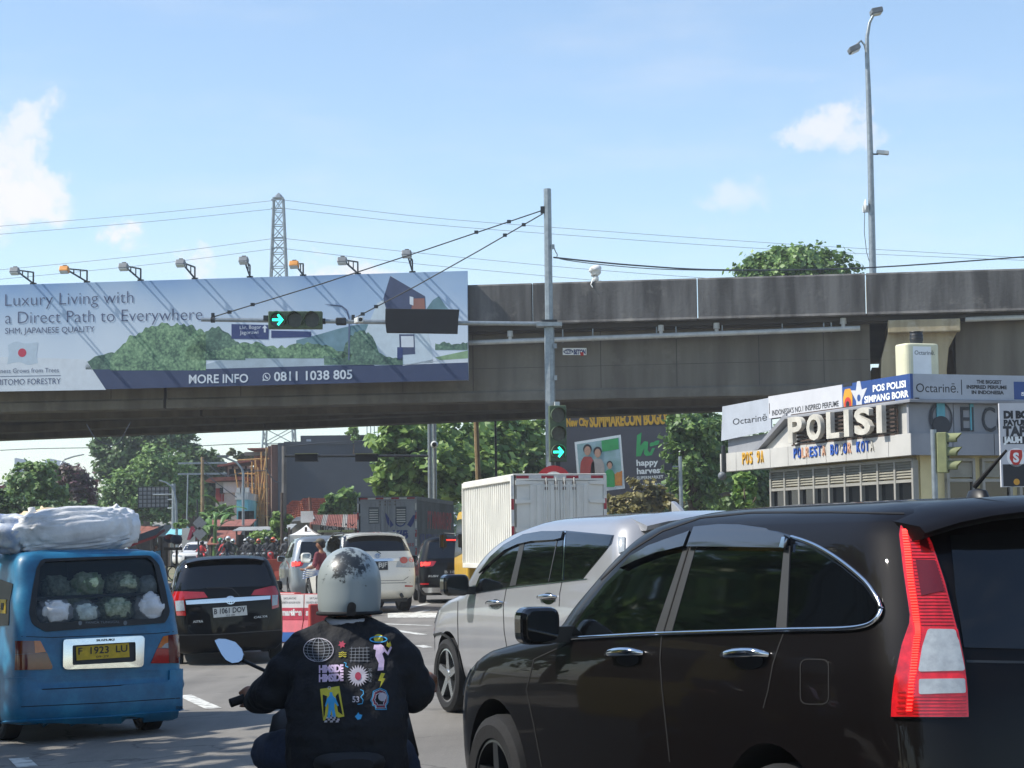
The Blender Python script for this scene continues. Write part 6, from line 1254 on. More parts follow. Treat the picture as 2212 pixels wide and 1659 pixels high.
    for sg in (-1,1):
        T=frame((sg*(cw+.003),0,0),(0,1,0),(0,0,1),(sg,0,0)) if sg>0 else frame((sg*(cw+.003),0,0),(0,1,0),(0,0,1),(1,0,0))
        MB().prism(rpoly([(y0+.5,1.28),(y1-.1,1.18),(y1-.48,cabh-.2),(y0+.52,cabh-.18)],.06),-.004,.004,T).build('side_window',G,cb); MB().prism(rrect(y0+.42,y0+.5,1.12,1.16,.01),-.01,.01,T).build('door_handle','chrome',cb)
        MB().tube([(sg*cw,y1-.12,1.75),(sg*(cw+.22),y1+.12,1.78),(sg*(cw+.24),y1+.14,1.35)],.012,6).build('mirror_arm','steel_dark',cb); MB().box(sg*(cw+.24)-.09,sg*(cw+.24)+.09,y1+.1,y1+.15,1.42,1.75).build('wing_mirror','glass_tint_blue',cb,bevel=.02)
    MB().prism(rpoly([(-cw+.12,1.22),(cw-.12,1.22),(cw-.16,cabh-.14),(-cw+.16,cabh-.14)],.06),0,.004,frame((0,y1+.0,0),(-1,0,0),(0,-.45,1))).build('windshield',G,cb) if False else None
    return t
a=R(12.4)
wt=box_truck('box_truck','white ribbed box truck with yellow cab in the middle of the road',(.977,43.81),12.4,2.0,5.4,.95,2.91,'truck_white','truck_white','truck_yellow',2.28)
kt=box_truck('box_truck','dark grey box truck with winged logo on its doors under the overpass',(-4.83,80),-6.8,2.25,9.6,1.05,3.36,'box_dark','truck_grey','truck_yellow',2.5,.30,vents=True)
mat('ink_blue','#2a3a7a',.6,var=.1); mat('ink_red','#a8303a',.6,var=.1)
RT=frame((0,-.0315,0),(1,0,0),(0,0,1)); 
text('lettering','KIB',RT@MX.Translation((.12,1.78,0)),.44,'ink_blue',kt,bold=.02,shear=.25); text('lettering','Express',RT@MX.Translation((.2,1.48,0)),.26,'ink_red',kt,shear=.2)
mb=MB(); o=circ(.5,2.45,.22,n=20); i_=circ(.5,2.45,.17,n=20); mb.add([(x,y,0) for x,y in o+i_],[(k,(k+1)%20,20+(k+1)%20,20+k) for k in range(20)],RT); mb.build('logo_ring','ink_blue',kt)
for sg in (-1,1): MB().prism([(.5+sg*.26,2.3),(.5+sg*.62,2.85),(.5+sg*.52,2.4),(.5+sg*.40,2.2)],0,.003,RT).build('logo_wing','ink_blue',kt)
MB().prism([(-.75,1.75),(-.92,2.0),(-.6,1.85),(-.35,2.0),(-.5,1.72)],0,.003,RT).build('logo_wing','ink_blue',kt)
ST=frame((1.128,0,0),(0,1,0),(0,0,1),(1,0,0)); text('lettering','PT MINIMARI EXP',ST@MX.Translation((2.6,2.2,.006)),.95,'ink_red',kt,fit=6.4,bold=.03); text('lettering','KIB BERLIAN EXPRESS',ST@MX.Translation((.7,1.6,.006)),.5,'ink_blue',kt,fit=8,bold=.02)
# truck added outside the picture to shade the motorcyclist and darken SUV reflections
mat('truck_navy','#2b333d',.5,var=.1)
nt2=box_truck('box_truck','dark blue box truck waiting in the lane left of the motorcyclist',(-4.05,5.2),3,2.1,5.6,1.0,3.75,'truck_navy','truck_navy','truck_yellow',2.3,.42)
# ================================================================ barriers
mat('barrier_red','#a8322c',.55,var=.15,scale=3); mat('barrier_orange','#a5453a',.6,var=.18,scale=2); mat('poster_white','#d5d2cf',.5,var=.1,scale=6); mat('poster_red','#b83a4d',.5,var=.15,scale=5); mat('poster_blue','#2f5f9f',.5,var=.15,scale=5); mat('cone_orange','#d0532a',.5,var=.1)
GB='plastic road barriers'
BP=[(-.22,0),(.22,0),(.20,.16),(.11,.36),(.085,.80),(-.085,.80),(-.11,.36),(-.20,.16)]
def barrier(pos,yaw,L,h,ms,label,poster=False,slots=False):
    t=thing('road_barrier',label,'barrier',(pos[0],pos[1],gz(pos[0],pos[1])+.004),R(yaw),GB); k=h/.8
    b=MB().prism([(x,z*k) for x,z in BP],-L/2,L/2,frame((0,0,0),(0,-1,0),(0,0,1),(-1,0,0))).build('shell',ms,t,bevel=.02)
    if slots:
        for x in (-L*.3,-L*.05,L*.2): MB().box(x-.04,x+.04,-.125*1.2,-.10,.28*k,.6*k).build('slot','seam',t)
    if poster:
        for x0,x1 in ((-L/2+.03,-.01),(.01,L/2-.03)):
            T=frame((0,-.0995-.004,0),(1,0,0),(0,.057,1)); T.translation=V((0,-.112,.37*k)); T=frame(T.translation,(1,0,0),(0,.024/.43,1))
            w=MB().box(x0,x1,.0,.42*k,-.002,.004,T).build('poster','poster_white',t); MB().box(x0,x1,0,.20*k,.005,.008,T).build('poster_band','poster_red',w); text('lettering','smartfren',T@MX.Translation((x0+.03,.08,.010)),.15,'poster_white',w,fit=(x1-x0)-.06,bold=.008)
            text('lettering','SATLANTAS',T@MX.Translation((x0+.1,.34*k,.0055)),.05,'black_print',w,fit=(x1-x0)*.5); text('lettering','POLRESTA BOGOR KOTA',T@MX.Translation((x0+.04,.27*k,.0055)),.05,'black_print',w,fit=(x1-x0)-.1)
            T2=frame((0,-.196-.006,.17*k),(1,0,0),(0,.085,.2)); MB().box(x0,x1,.0,.21*k,-.002,.004,T2).build('poster','poster_red',t); MB().box(x0,x1,-.16*k,-.002,-.01,.012,frame((0,-.206,.17*k),(1,0,0),(0,.02,.16))).build('poster','poster_blue',t)
    return t
p=gpt(650,1388); barrier((p.x+.1,p.y),-20,1.05,.84,'barrier_red','red road barrier covered in posters behind the black compact car',True)
barrier((p.x-.55,p.y+1.3),-38,1.05,.84,'barrier_red','poster covered barrier half hidden behind the black compact car',True)
q=at(600,1225,96); barrier((q.x-.3,96),2,3.4,1.0,'barrier_orange','plain brick red plastic barrier in front of the waiting motorcycles',slots=True)
q=at(700,1225,96.5); barrier((q.x+.4,96.5),0,2.4,1.0,'barrier_orange','plain red plastic barrier behind the ivory SUV',slots=True)
p=gpt(722,1400); barrier((p.x,p.y+.4),15,.9,.7,'barrier_red','low red barrier just left of the rider helmet')
p=gpt(790,1345); cn=thing('traffic_cone','orange traffic cone behind the rider helmet','cone',(p.x,p.y,gz(p.x,p.y)+.004)); MB().lathe([(.14,.04),(.125,.08),(.03,.70),(.025,.72),(0,.72)],20).build('cone_body','cone_orange',cn,smooth=40); MB().prism(rrect(-.2,.2,-.2,.2,.04),0,.04).build('base','cone_orange',cn); MB().lathe([(.093,.26),(.062,.46)],20).build('reflective_band','white_print',cn,smooth=60)
# ================================================================ people kit
def blobmesh(chains,vox,smooth=6,name='blob'):
    mb=MB()
    for ch in chains:
        for i in range(len(ch)):
            a=ch[i]; steps=1
            if i<len(ch)-1:
                b=ch[i+1]; L=(V(a[:3])-V(b[:3])).length; steps=max(1,int(L/(min(a[3:]+b[3:])*.45)))
            for k in range(steps if i<len(ch)-1 else 1):
                t=k/steps; c=[lerp(a[m],b[m],t) for m in range(len(a))] if i<len(ch)-1 else a
                r=(c[3],c[4],c[5]) if len(c)>4 else c[3]; mb.ball(c[:3],r,12,8)
    me=mb.mesh(name,[]); o=bpy.data.objects.new(name,me); COL.objects.link(o)
    m=o.modifiers.new('r','REMESH'); m.mode='VOXEL'; m.voxel_size=vox
    s=o.modifiers.new('s','SMOOTH'); s.iterations=smooth; s.factor=.5
    nm=evalmesh(o); bpy.data.objects.remove(o); nm.polygons.foreach_set('use_smooth',[True]*len(nm.polygons)); return nm
def bl(name,chains,ms,parent,vox=.014,smooth=5,wr=0,fr=12):
    me=blobmesh(chains,vox,smooth,name); 
    if wr:
        for v in me.vertices: n=v.normal; d=wr*(NZ.noise(V((v.co.x*fr*.7,v.co.y*fr*.7,v.co.z*fr*1.6)))+.5*NZ.noise(v.co*fr*2.1)); v.co+=n*d
        me.update()
    me.materials.clear(); me.materials.append(MATS[ms]); return link(name,me,parent)
mat('skin','#8a5f47',.55,var=.08,scale=20,sub=.1); mat('hair','#15110f',.6,var=.2); mat('jacket_navy','#11141b',.85,var=.2,scale=14,bump=.8,bscale=22); mat('denim','#2c3850',.85,var=.2,scale=40,bump=.2,bscale=150); mat('shoe','#1a1a1b',.7,var=.2); mat('shirt_white','#b9bcc6',.8,var=.1)
def hand(sg,wrist,grip,fwd):
    """chains for a fist closed on a grip bar that runs along x"""
    w=V(wrist); g=V(grip); out=[[(*w,.029),(*((w+g)/2+V((0,0,.014))),.036),(*(g+V((0,-.02,.028))),.036)]]
    for k in range(4):
        x=g.x+sg*(-.036+.024*k); r=.0115-.0008*abs(k-1.3)
        out.append([(x,g.y-.015,g.z+.035,r),(x,g.y+.028,g.z+.03,r),(x,g.y+.038,g.z+.002,r*.95),(x,g.y+.022,g.z-.022,r*.9),(x,g.y+.0,g.z-.024,r*.85)])
    out.append([(g.x-sg*.045,g.y-.02,g.z+.012,.012),(g.x-sg*.055,g.y+.0,g.z-.012,.011),(g.x-sg*.045,g.y+.024,g.z-.022,.009)])
    return out
# ================================================================ scooter and rider in front
BX,BY=-.675,8.42; bz=gz(BX,BY)+.004
sc=thing('motor_scooter','black scooter ridden by the person in the patch-print jacket','motorcycle',(BX,BY,bz),R(7))
def tireb(par,y,r,w):
    T=frame((0,y,r),(0,1,0),(0,0,1),(1,0,0)); o=MB().lathe([(r*.72,-w/2),(r*.93,-w/2),(r,-w*.2),(r,w*.2),(r*.93,w/2),(r*.72,w/2)],32,T,close=True).build('wheel','rubber',par,smooth=40); mb=MB(); mb.lathe([(r*.72,-w*.35),(r*.72,w*.35),(r*.66,w*.35),(r*.66,-w*.35)],32,T,close=True); mb.lathe([(.05,-.05),(.05,.05)],12,T)
    for k in range(5): a=2*math.pi*k/5; mb.bar(T@V((.03*math.cos(a),.03*math.sin(a),0)),T@V((r*.68*math.cos(a),r*.68*math.sin(a),0)),.03)
    mb.build('rim','alloy_dark',o); return o
tireb(sc,1.02,.28,.09); tireb(sc,-.28,.28,.11)
def loft(secs,name,ms,par,sm=60):
    """secs: (y, zc, halfwidth, halfheight)"""
    mb=MB(); n=16; vs=[]
    for y,zc_,w,h in secs:
        for k in range(n):
            a=2*math.pi*k/n; vs.append((w*math.copysign(abs(math.cos(a))**.7,math.cos(a)),y,zc_+h*math.copysign(abs(math.sin(a))**.7,math.sin(a))))
    m=len(secs); fs=[(i*n+j,i*n+(j+1)%n,(i+1)*n+(j+1)%n,(i+1)*n+j) for i in range(m-1) for j in range(n)]+[tuple(range(n)),tuple((m-1)*n+j for j in range(n-1,-1,-1))]
    mb.add(vs,fs); return recalc(mb.build(name,ms,par,smooth=sm))
loft([(-.44,.60,.05,.05),(-.36,.56,.13,.09),(-.1,.53,.14,.10),(.2,.48,.13,.11),(.4,.42,.12,.10)],'rear_fairing','black_gloss',sc)
loft([(-.46,.665,.08,.025),(-.35,.665,.13,.04),(-.05,.635,.15,.045),(.22,.62,.11,.04),(.34,.61,.05,.03)],'seat','rubber',sc)
loft([(.50,.40,.22,.08),(.58,.60,.33,.14),(.66,.70,.31,.14),(.78,.78,.18,.12),(.88,.72,.07,.08)],'leg_shield','black_plastic',sc); loft([(.38,.27,.15,.04),(.6,.27,.15,.04)],'footboard','black_plastic',sc)
loft([(.52,.95,.10,.05),(.60,1.0,.15,.07),(.70,.99,.13,.06),(.78,.95,.06,.04)],'handlebar_cowl','black_gloss',sc); loft([(.85,.52,.06,.04),(1.0,.58,.07,.04),(1.2,.5,.06,.03)],'front_mudguard','black_gloss',sc)
MB().tube([(-.47,.44,.845),(-.28,.52,.93),(0,.60,.97),(.22,.56,.94),(.33,.50,.895)],.013,10).build('handlebar','steel_dark',sc,smooth=60)
for sg,x0 in ((-1,-.47),(1,.33)): MB().tube([(x0-sg*.0,.44 if sg<0 else .50,.845 if sg<0 else .895),(x0-sg*.13,.48,.885 if sg<0 else .915)],.019,12).build('grip','rubber',sc,smooth=60)
for yy in (.0,): MB().box(-.05,.05,-.50,-.44,.53,.60).build('tail_lamp','lens_red',sc,bevel=.01); MB().box(-.09,.09,-.50,-.49,.38,.50).build('number_plate','plate_white',sc); MB().tube([(0,.62,.9),(0,1.0,.3)],.03,8).build('fork','steel_dark',sc); MB().tube([(.13,-.4,.32),(.13,.1,.3)],[.05,.035],12).build('exhaust','steel_dark',sc,smooth=60); MB().box(-.12,.12,-.5,-.34,.62,.64).build('grab_rail','black_plastic',sc,bevel=.015)
# mirrors: outlines traced on the plane of the handlebar
MT_=wall((0,9.02,0),(1,0,0)); mat('mirror_sky','#cfd6dc',.03,metal=1,var=0)
Pm=[onp(MT_,x,y) for x,y in zip(*[[ (v/1.62+800)/1.8227 for v in (190,215,260,320,360,372,362,340,300,262,235,212)],[(v/1.62+2000)/1.8227 for v in (840,828,830,850,895,930,965,980,985,965,930,885)]])]
cx=sum(p[0] for p in Pm)/len(Pm); cz=sum(p[1] for p in Pm)/len(Pm)
for sg in (1,-1):
    loc=V((cx-BX,9.02-BY,cz-bz)) if sg>0 else V((.21,9.02-BY,cz-bz-.06))
    P2=[((p[0]-cx)*sg,p[1]-cz) for p in Pm]; T=MX.Translation(loc)@frame((0,0,0),(1,0,0),(0,0,1))@MX.Rotation(R(-14),4,'X')
    m=MB().prism([(x*1.06,y*1.06) for x,y in spline([V((*p,0)) for p in P2],True,3) for x,y in [(x,y)] ] if False else [(p[0]*1.07,p[1]*1.07) for p in P2],-.03,.0,T).build('mirror_housing','black_plastic',sc,bevel=.008); MB().prism(P2,.0015,.003,T).build('mirror_glass','mirror_sky',m)
    MB().tube([loc+V((sg*.05,.02,-.04)),V((-.30*sg if sg>0 else .28,.52,.96))],.008,8).build('mirror_stalk','black_plastic',m)
rd=thing('person','motorcyclist in dark jacket with colourful back prints and scuffed grey helmet','person',(BX,BY,bz),R(0))
LH=(-.45,.455,.85); RH=(.30,.50,.90)
body=[[(0,-.02,.76,.13,.09,.08),(0,-.02,.86,.12,.09,.10),(0,.02,1.0,.12,.07,.1),(0,.07,1.08,.11,.06,.06)],[(0,.10,1.20,.055),(0,.14,1.30,.06)],[(0,.16,1.34,.075,.095,.11)],[(-.15,.07,1.07,.04),(-.30,.11,.915,.042),(-.42,.36,.865,.03)],[(.15,.07,1.07,.04),(.25,.11,.91,.042),(.285,.40,.92,.03)],[(-.10,.05,.68,.06),(-.34,.40,.635,.05),(-.21,.44,.45,.045),(-.20,.44,.33,.035)],[(.09,.05,.67,.06),(.17,.42,.63,.05),(.19,.44,.45,.045),(.20,.44,.33,.035)]]
body+=hand(-1,(-.425,.37,.865),LH,0)+hand(1,(.285,.41,.92),RH,0)
bl('body',body,'skin',rd,.0085,3)
jk=[[(0,-.05,.62,.25,.14,.05),(0,-.05,.74,.255,.15,.09),(0,-.03,.86,.25,.15,.1),(0,.01,.98,.24,.135,.08),(0,.04,1.06,.20,.115,.06),(0,.07,1.13,.135,.095,.05),(0,.09,1.185,.095,.08,.03)],
 [(-.08,.075,1.13,.07),(-.165,.06,1.085,.085),(-.235,.07,1.005,.09),(-.30,.10,.915,.085),(-.355,.20,.885,.072),(-.405,.31,.863,.053)],
 [(.08,.075,1.135,.07),(.16,.06,1.09,.085),(.225,.07,1.005,.09),(.262,.10,.905,.088),(.272,.22,.90,.072),(.283,.37,.915,.052)]]
J=bl('jacket',jk,'jacket_navy',rd,.011,4,.013,9)
bl('jeans',[[(0,-.05,.67,.18,.13,.06),(0,.02,.67,.17,.12,.06)],[(-.11,.05,.68,.09),(-.29,.26,.655,.09),(-.36,.40,.635,.082),(-.22,.45,.52,.07),(-.20,.44,.34,.062)],[(.09,.05,.67,.09),(.15,.28,.64,.085),(.18,.42,.62,.078),(.22,.45,.52,.07),(.20,.44,.34,.062)]],'denim',rd,.014,4,.006,14)
for sg in (-1,1): bl('shoe',[[(sg*.2,.40,.315,.05,.06,.035),(sg*.2,.52,.31,.045,.07,.03)]],'shoe',rd,.014,3)
bl('collar',[[(.085*math.cos(a),.095+.075*math.sin(a),1.195+.01*math.sin(a),.017) for a in [i*2*math.pi/14 for i in range(15)]]],'shirt_white',rd,.009,2)
# helmet shell
def wornhelmet():
    m=bpy.data.materials.new('helmet_grey'); m.use_nodes=True; nt=m.node_tree; b=nt.nodes['Principled BSDF']; L=nt.links.new; nd=nt.nodes.new; t=nd('ShaderNodeTexCoord')
    n=nd('ShaderNodeTexNoise'); n.inputs['Scale'].default_value=16; n.inputs['Detail'].default_value=10; n.inputs['Roughness'].default_value=.78; L(t.outputs['Object'],n.inputs[0])
    d=nd('ShaderNodeVectorMath'); d.operation='DISTANCE'; d.inputs[1].default_value=(.02,.0,1.46); L(t.outputs['Object'],d.inputs[0])
    mr=nd('ShaderNodeMapRange'); mr.inputs[1].default_value=.04; mr.inputs[2].default_value=.21; mr.inputs[3].default_value=.17; mr.inputs[4].default_value=-.12; L(d.outputs['Value'],mr.inputs[0])
    ad=nd('ShaderNodeMath'); ad.operation='ADD'; L(n.outputs[0],ad.inputs[0]); L(mr.outputs[0],ad.inputs[1])
    r=nd('ShaderNodeValToRGB'); r.color_ramp.elements[0].position=.58; r.color_ramp.elements[0].color=(*lin('#8f9899'),1); r.color_ramp.elements[1].position=.64; r.color_ramp.elements[1].color=(*lin('#23282b'),1); L(ad.outputs[0],r.inputs[0]); L(r.outputs[0],b.inputs['Base Color'])
    b.inputs['Roughness'].default_value=.42; b.inputs['Metallic'].default_value=0; b.inputs['Coat Weight'].default_value=.35; b.inputs['Coat Roughness'].default_value=.2; MATS['helmet_grey']=m
wornhelmet()
mb=MB(); n=40; prof=[]
for i in range(15):
    t=i/14*math.pi*.5; prof.append((math.sin(t)**.92,math.cos(t)))
secs=[(.0,1.485)]
vs=[];fs=[]; rows=[]
HC=V((0,.13,1.345))
for i in range(1,15): a=i/14*math.pi/2; rows.append((math.sin(a)**.95,math.cos(a)*.145))
rows+=[(1.0,-.035),(.992,-.07),(.975,-.10),(.94,-.125),(.90,-.128)]
vs=[HC+V((0,0,.145))]
for rr,z in rows:
    for j in range(n):
        a=2*math.pi*j/n; x=.130*rr*math.cos(a); y=.150*rr*math.sin(a)
        vs.append(HC+V((x,y-.004*(z<-.05),z)))
for j in range(n): fs.append((0,1+j,1+(j+1)%n))
for i in range(len(rows)-1):
    for j in range(n): fs.append((1+i*n+j,1+(i+1)*n+j,1+(i+1)*n+(j+1)%n,1+i*n+(j+1)%n))
fs.append(tuple(1+(len(rows)-1)*n+j for j in range(n-1,-1,-1)))
mb.add(vs,fs); hm=recalc(mb.build('helmet','helmet_grey',rd,smooth=50))
mb=MB(); mb.tube([HC+V((.1285*math.cos(a),.148*math.sin(a)-.003,-.122)) for a in [2*math.pi*i/40 for i in range(41)]],.008,8); mb.build('helmet_rim','rubber',hm,smooth=60)
MB().prism(rpoly([(-.025,-.13),(.012,-.13),(.015,-.085),(.004,-.075),(-.012,-.075),(-.02,-.09)],.008),0,.006,frame(HC+V((.025,-.158,0)),(1,0,0),(0,0,1))).build('helmet_clip','rubber',hm)
MB().prism(rpoly([(-.12,-.05),(.12,-.05),(.11,.06),(-.11,.06)],.03),0,.01,frame(HC+V((0,.155,0)),(-1,0,0),(0,0,1))).build('visor','glass_tint',hm)
# ---- prints on the jacket back
JB=BVHTree.FromPolygons([v.co.copy() for v in J.data.vertices],[list(p.vertices) for p in J.data.polygons]); JO=CAM-V((BX,BY,bz))
def jp(px,py,off=0):
    d=ray(px,py).normalized(); h=JB.ray_cast(JO,d)
    if h[0] is None: q=JB.find_nearest(JO+d*8.6); return q[0]-d*off
    return h[0]-d*off
def zj(*p): return [((x/1.62+800)/1.8227,(y/1.62+2000)/1.8227) for x,y in p]
for nm,cl in (('ink_white','#b9b4be'),('ink_lilac','#c9b3cf'),('ink_pink','#a3374f'),('ink_yellow','#c9bd3e'),('ink_cyan','#3fa0d6'),('ink_grey','#7d828b')): mat(nm,cl,.8,var=.08,scale=40)
def jpoly(name,pts,ms,k=1): return patch(zj(*pts),jp,8,.003+.0015*k,.0).build(name,ms,J)
def jline(name,pts,w,ms,closed=False,k=1): return strip(zj(*pts),w,jp,.003+.0015*k,closed,.001,6).build(name,ms,J)
for f in (-.75,-.4,0,.4,.75): jline('print_globe',[(735+95*f*math.cos(u)-0*u,905+75*math.sin(u)) for u in [(-90+15*i)*math.pi/180 for i in range(13)]],1.0,'ink_grey')
for f in (-.75,-.5,-.25,0,.25,.5,.75): w=95*math.sqrt(1-f*f); jline('print_globe',[(735-w+2*w*i/8,905+75*f+8*(1-(2*i/8-1)**2)) for i in range(9)],1.0,'ink_grey')
jline('print_globe',[(735+95*math.cos(u),905+75*math.sin(u)) for u in [i*math.pi/12 for i in range(24)]],1.3,'ink_white',True)
jpoly('print_leaf',[(885+(26 if i%2 else 14)*math.cos(i*math.pi/6+.3),870+(26 if i%2 else 14)*math.sin(i*math.pi/6+.3)) for i in range(12)],'ink_pink')
for y in (922,934,946): jline('print_wave',[(865+6*i,y+4*math.sin(i*1.2)) for i in range(9)],1.3,'ink_yellow')
for i in range(5): jline('print_grid',[(948+24*i,885+8*(i%2)),(942+26*i,985-6*(i%2))],.9,'ink_grey'); jline('print_grid',[(935,895+20*i),(1060,892+21*i)],.9,'ink_grey')
jpoly('print_planet',circ(1118,832,30,28,n=18),'ink_yellow',2); jline('print_ring',circ(1118,838,54,18,n=22),2.4,'ink_cyan',True,3)
jpoly('print_figure',[(1090,872),(1130,866),(1150,880),(1175,920),(1195,880),(1205,890),(1180,940),(1155,915),(1142,930),(1156,970),(1150,1035),(1112,1038),(1120,990),(1098,945),(1102,905),(1086,900)],'ink_lilac',1); jpoly('print_flame',[(1168,880),(1175,852),(1184,865),(1192,850),(1200,878),(1186,892)],'ink_yellow',2)
for y0,y1,h in ((1050,1044,46),(1108,1100,46)):
    me=tmesh('HIMSIDE',1,bold=.05,space=.92); xs=[v.co.x for v in me.vertices]; m0,m1=min(xs),max(xs)
    for v in me.vertices: u=(v.co.x-m0)/(m1-m0); q=zj((lerp(738,895,u),lerp(y0,y1,u)-v.co.y/.72*h))[0]; v.co=jp(*q,.006)
    me.materials.clear(); me.materials.append(MATS['ink_lilac']); link('print_lettering',me,J)
jpoly('print_sun',[(988+(72 if i%2 else 46)*math.cos(i*math.pi/22),1070+(72 if i%2 else 46)*math.sin(i*math.pi/22)) for i in range(44)],'ink_white'); jpoly('print_face',circ(988,1072,20,26,n=14),'ink_pink',2)
for i,ch in enumerate('不快な'):
    me=tmesh(ch,1); xs=[v.co.x for v in me.vertices] or [0]; m0=min(xs)
    for v in me.vertices: q=zj((1050+(v.co.x-m0)*30,1048+30*i-v.co.y*30))[0]; v.co=jp(*q,.005)
    me.materials.clear(); me.materials.append(MATS['ink_grey']); link('print_lettering',me,J)
jpoly('print_panel',[(745,1155),(868,1136),(900,1330),(766,1356)],'ink_yellow',1); jpoly('print_figure',[(808,1175),(822,1175),(826,1195),(845,1215),(865,1260),(858,1265),(838,1240),(836,1275),(846,1330),(828,1335),(818,1285),(808,1340),(792,1335),(800,1270),(796,1240),(782,1270),(776,1262),(790,1215),(806,1197)],'ink_cyan',3); jline('print_ring',circ(805,1148,9,9,n=12),1.2,'ink_white',True,4)
jpoly('print_panel',[(762,1190),(790,1200),(775,1320),(768,1340)],'jacket_navy',2); jpoly('print_panel',[(862,1180),(845,1200),(860,1300),(890,1320)],'jacket_navy',2)
for r_ in range(4):
    for c_ in range(6):
        x0=lerp(792-6*r_,845+12*r_,c_/6); x1=lerp(792-6*r_,845+12*r_,(c_+1)/6); y=1320+12*r_; jpoly('print_tile',[(x0,y),(x1,y-1),(x1+2,y+11),(x0-2,y+12)],'ink_white' if (r_+c_)%2 else 'jacket_navy',2)
jline('print_squiggle',[(1002,1158),(1020,1165),(1022,1185),(1005,1205),(1020,1225),(1015,1248),(985,1252)],1.8,'ink_cyan'); jline('print_squiggle',[(898,985),(912,990),(908,1008),(925,1016)],1.6,'ink_cyan')
me=tmesh('53',1,bold=.02); 
for v in me.vertices: q=zj((950+v.co.x*48,1238-v.co.y*52))[0]; v.co=jp(*q,.005)
me.materials.clear(); me.materials.append(MATS['ink_white']); link('print_lettering',me,J)
HP=[(1128,1150),(1165,1165),(1180,1200),(1178,1240),(1165,1262),(1170,1285),(1100,1285),(1098,1265),(1080,1258),(1078,1240),(1068,1228),(1080,1205),(1085,1170)]
for k,(s_,m_) in enumerate(((1.0,'ink_cyan'),(.86,'ink_white'),(.72,'ink_pink'),(.58,'ink_white'))): jline('print_head',[(1128+(x-1128)*s_,1218+(y-1218)*s_) for x,y in HP],1.7,m_,True,1)
jpoly('print_cloud',circ(1142,1205,26,28,n=14),'ink_white',2); jpoly('print_bolt',[(1135,1052),(1160,1055),(1146,1085),(1162,1088),(1125,1150),(1136,1105),(1116,1102)],'ink_yellow',3); jpoly('print_hand',[(968,1330),(980,1318),(990,1302),(996,1316),(1015,1320),(1006,1345),(985,1352)],'ink_cyan')
# ================================================================ street vendor and other people on foot
def walker(label,pos,yaw,shirt,trou,cap=None,armpose=None,hold=None):
    t=thing('person',label,'person',(pos[0],pos[1],gz(pos[0],pos[1])+.004),R(yaw))
    arms=armpose or [[(-.19,.02,1.38,.045),(-.24,.03,1.12,.038),(-.22,.18,.95,.03),(-.22,.24,.93,.03)],[(.19,.02,1.38,.045),(.24,.03,1.12,.038),(.22,.18,.95,.03),(.22,.24,.93,.03)]]
    bl('body',[[(0,0,.95,.13,.1,.1),(0,0,1.2,.14,.1,.1),(0,0,1.38,.15,.09,.08)],[(0,.0,1.45,.05),(0,.02,1.55,.05)],[(0,.03,1.60,.075,.09,.11)],[(0,.12,1.59,.016,.02,.02)],[(-.1,0,.9,.08),(-.1,.02,.5,.06),(-.1,0,.1,.05),(-.1,.08,.05,.04)],[(.1,0,.9,.08),(.1,.02,.5,.06),(.1,0,.1,.05),(.1,.08,.05,.04)]]+arms,'skin',t,.016,3)
    bl('shirt',[[(0,0,.92,.17,.12,.06),(0,0,1.15,.17,.12,.1),(0,0,1.36,.18,.11,.08)]]+[[(*a[0][:3],.07),(*[lerp(a[0][i],a[1][i],.9) for i in range(3)],.06)] for a in arms],shirt,t,.018,3,.006)
    bl('trousers',[[(0,0,.92,.15,.11,.06)],[(-.1,0,.88,.095),(-.1,.02,.5,.075),(-.1,0,.14,.065)],[(.1,0,.88,.095),(.1,.02,.5,.075),(.1,0,.14,.065)]],trou,t,.02,3)
    for sg in (-1,1): bl('shoe',[[(sg*.1,-.02,.04,.045,.05,.035),(sg*.1,.12,.035,.045,.06,.03)]],'shoe',t,.016,2)
    if cap:
        bl('hair',[[(0,.0,1.63,.082,.095,.085),(0,-.04,1.58,.07,.06,.07)]],'hair',t,.014,2); bl('cap',[[(0,.02,1.67,.09,.105,.065)],[(0,.13,1.655,.07,.07,.014)]],cap,t,.012,2)
    return t
mat('cap_olive','#5a5648',.85,var=.15); mat('shirt_maroon','#6d3038',.85,var=.2); mat('shirt_blue','#4d9fc9',.8,var=.15); mat('trousers_dark','#25272d',.85,var=.15); mat('newsprint','#8fa0c4',.7,col2='#d5d8de',scale=14)
arm=[[(-.19,.02,1.38,.045),(-.28,.06,1.14,.038),(-.30,.30,1.05,.03),(-.30,.36,1.06,.03)],[(.19,.02,1.38,.045),(.25,.08,1.15,.038),(.15,.30,1.08,.03),(.12,.36,1.1,.03)]]
q=at(694,1200,45.8); zt=at(694,1172,45.8).z; vd=walker('street vendor in an olive cap and maroon shirt beside the ivory SUV',(q.x,45.8),75,'shirt_maroon','trousers_dark','cap_olive',arm)
q=at(676,1235,45.4); nw=thing('newspaper_bundle','bundle of blue and white newspapers held by the street vendor','newspapers',(q.x,45.4,q.z-.1),R(10))
for k in range(5): MB().box(-.22+.01*k,.2,-.14,.14+.01*k,.02*k*1.6,.02*k*1.6+.02,MX.Rotation(R(-14+5*k),4,'Y')).build('newspaper','newsprint',nw)
q=at(338,1200,84); bm_=walker('man in a light blue shirt walking past the loaded cart at left',(q.x,84),150,'shirt_blue','trousers_dark','cap_olive')
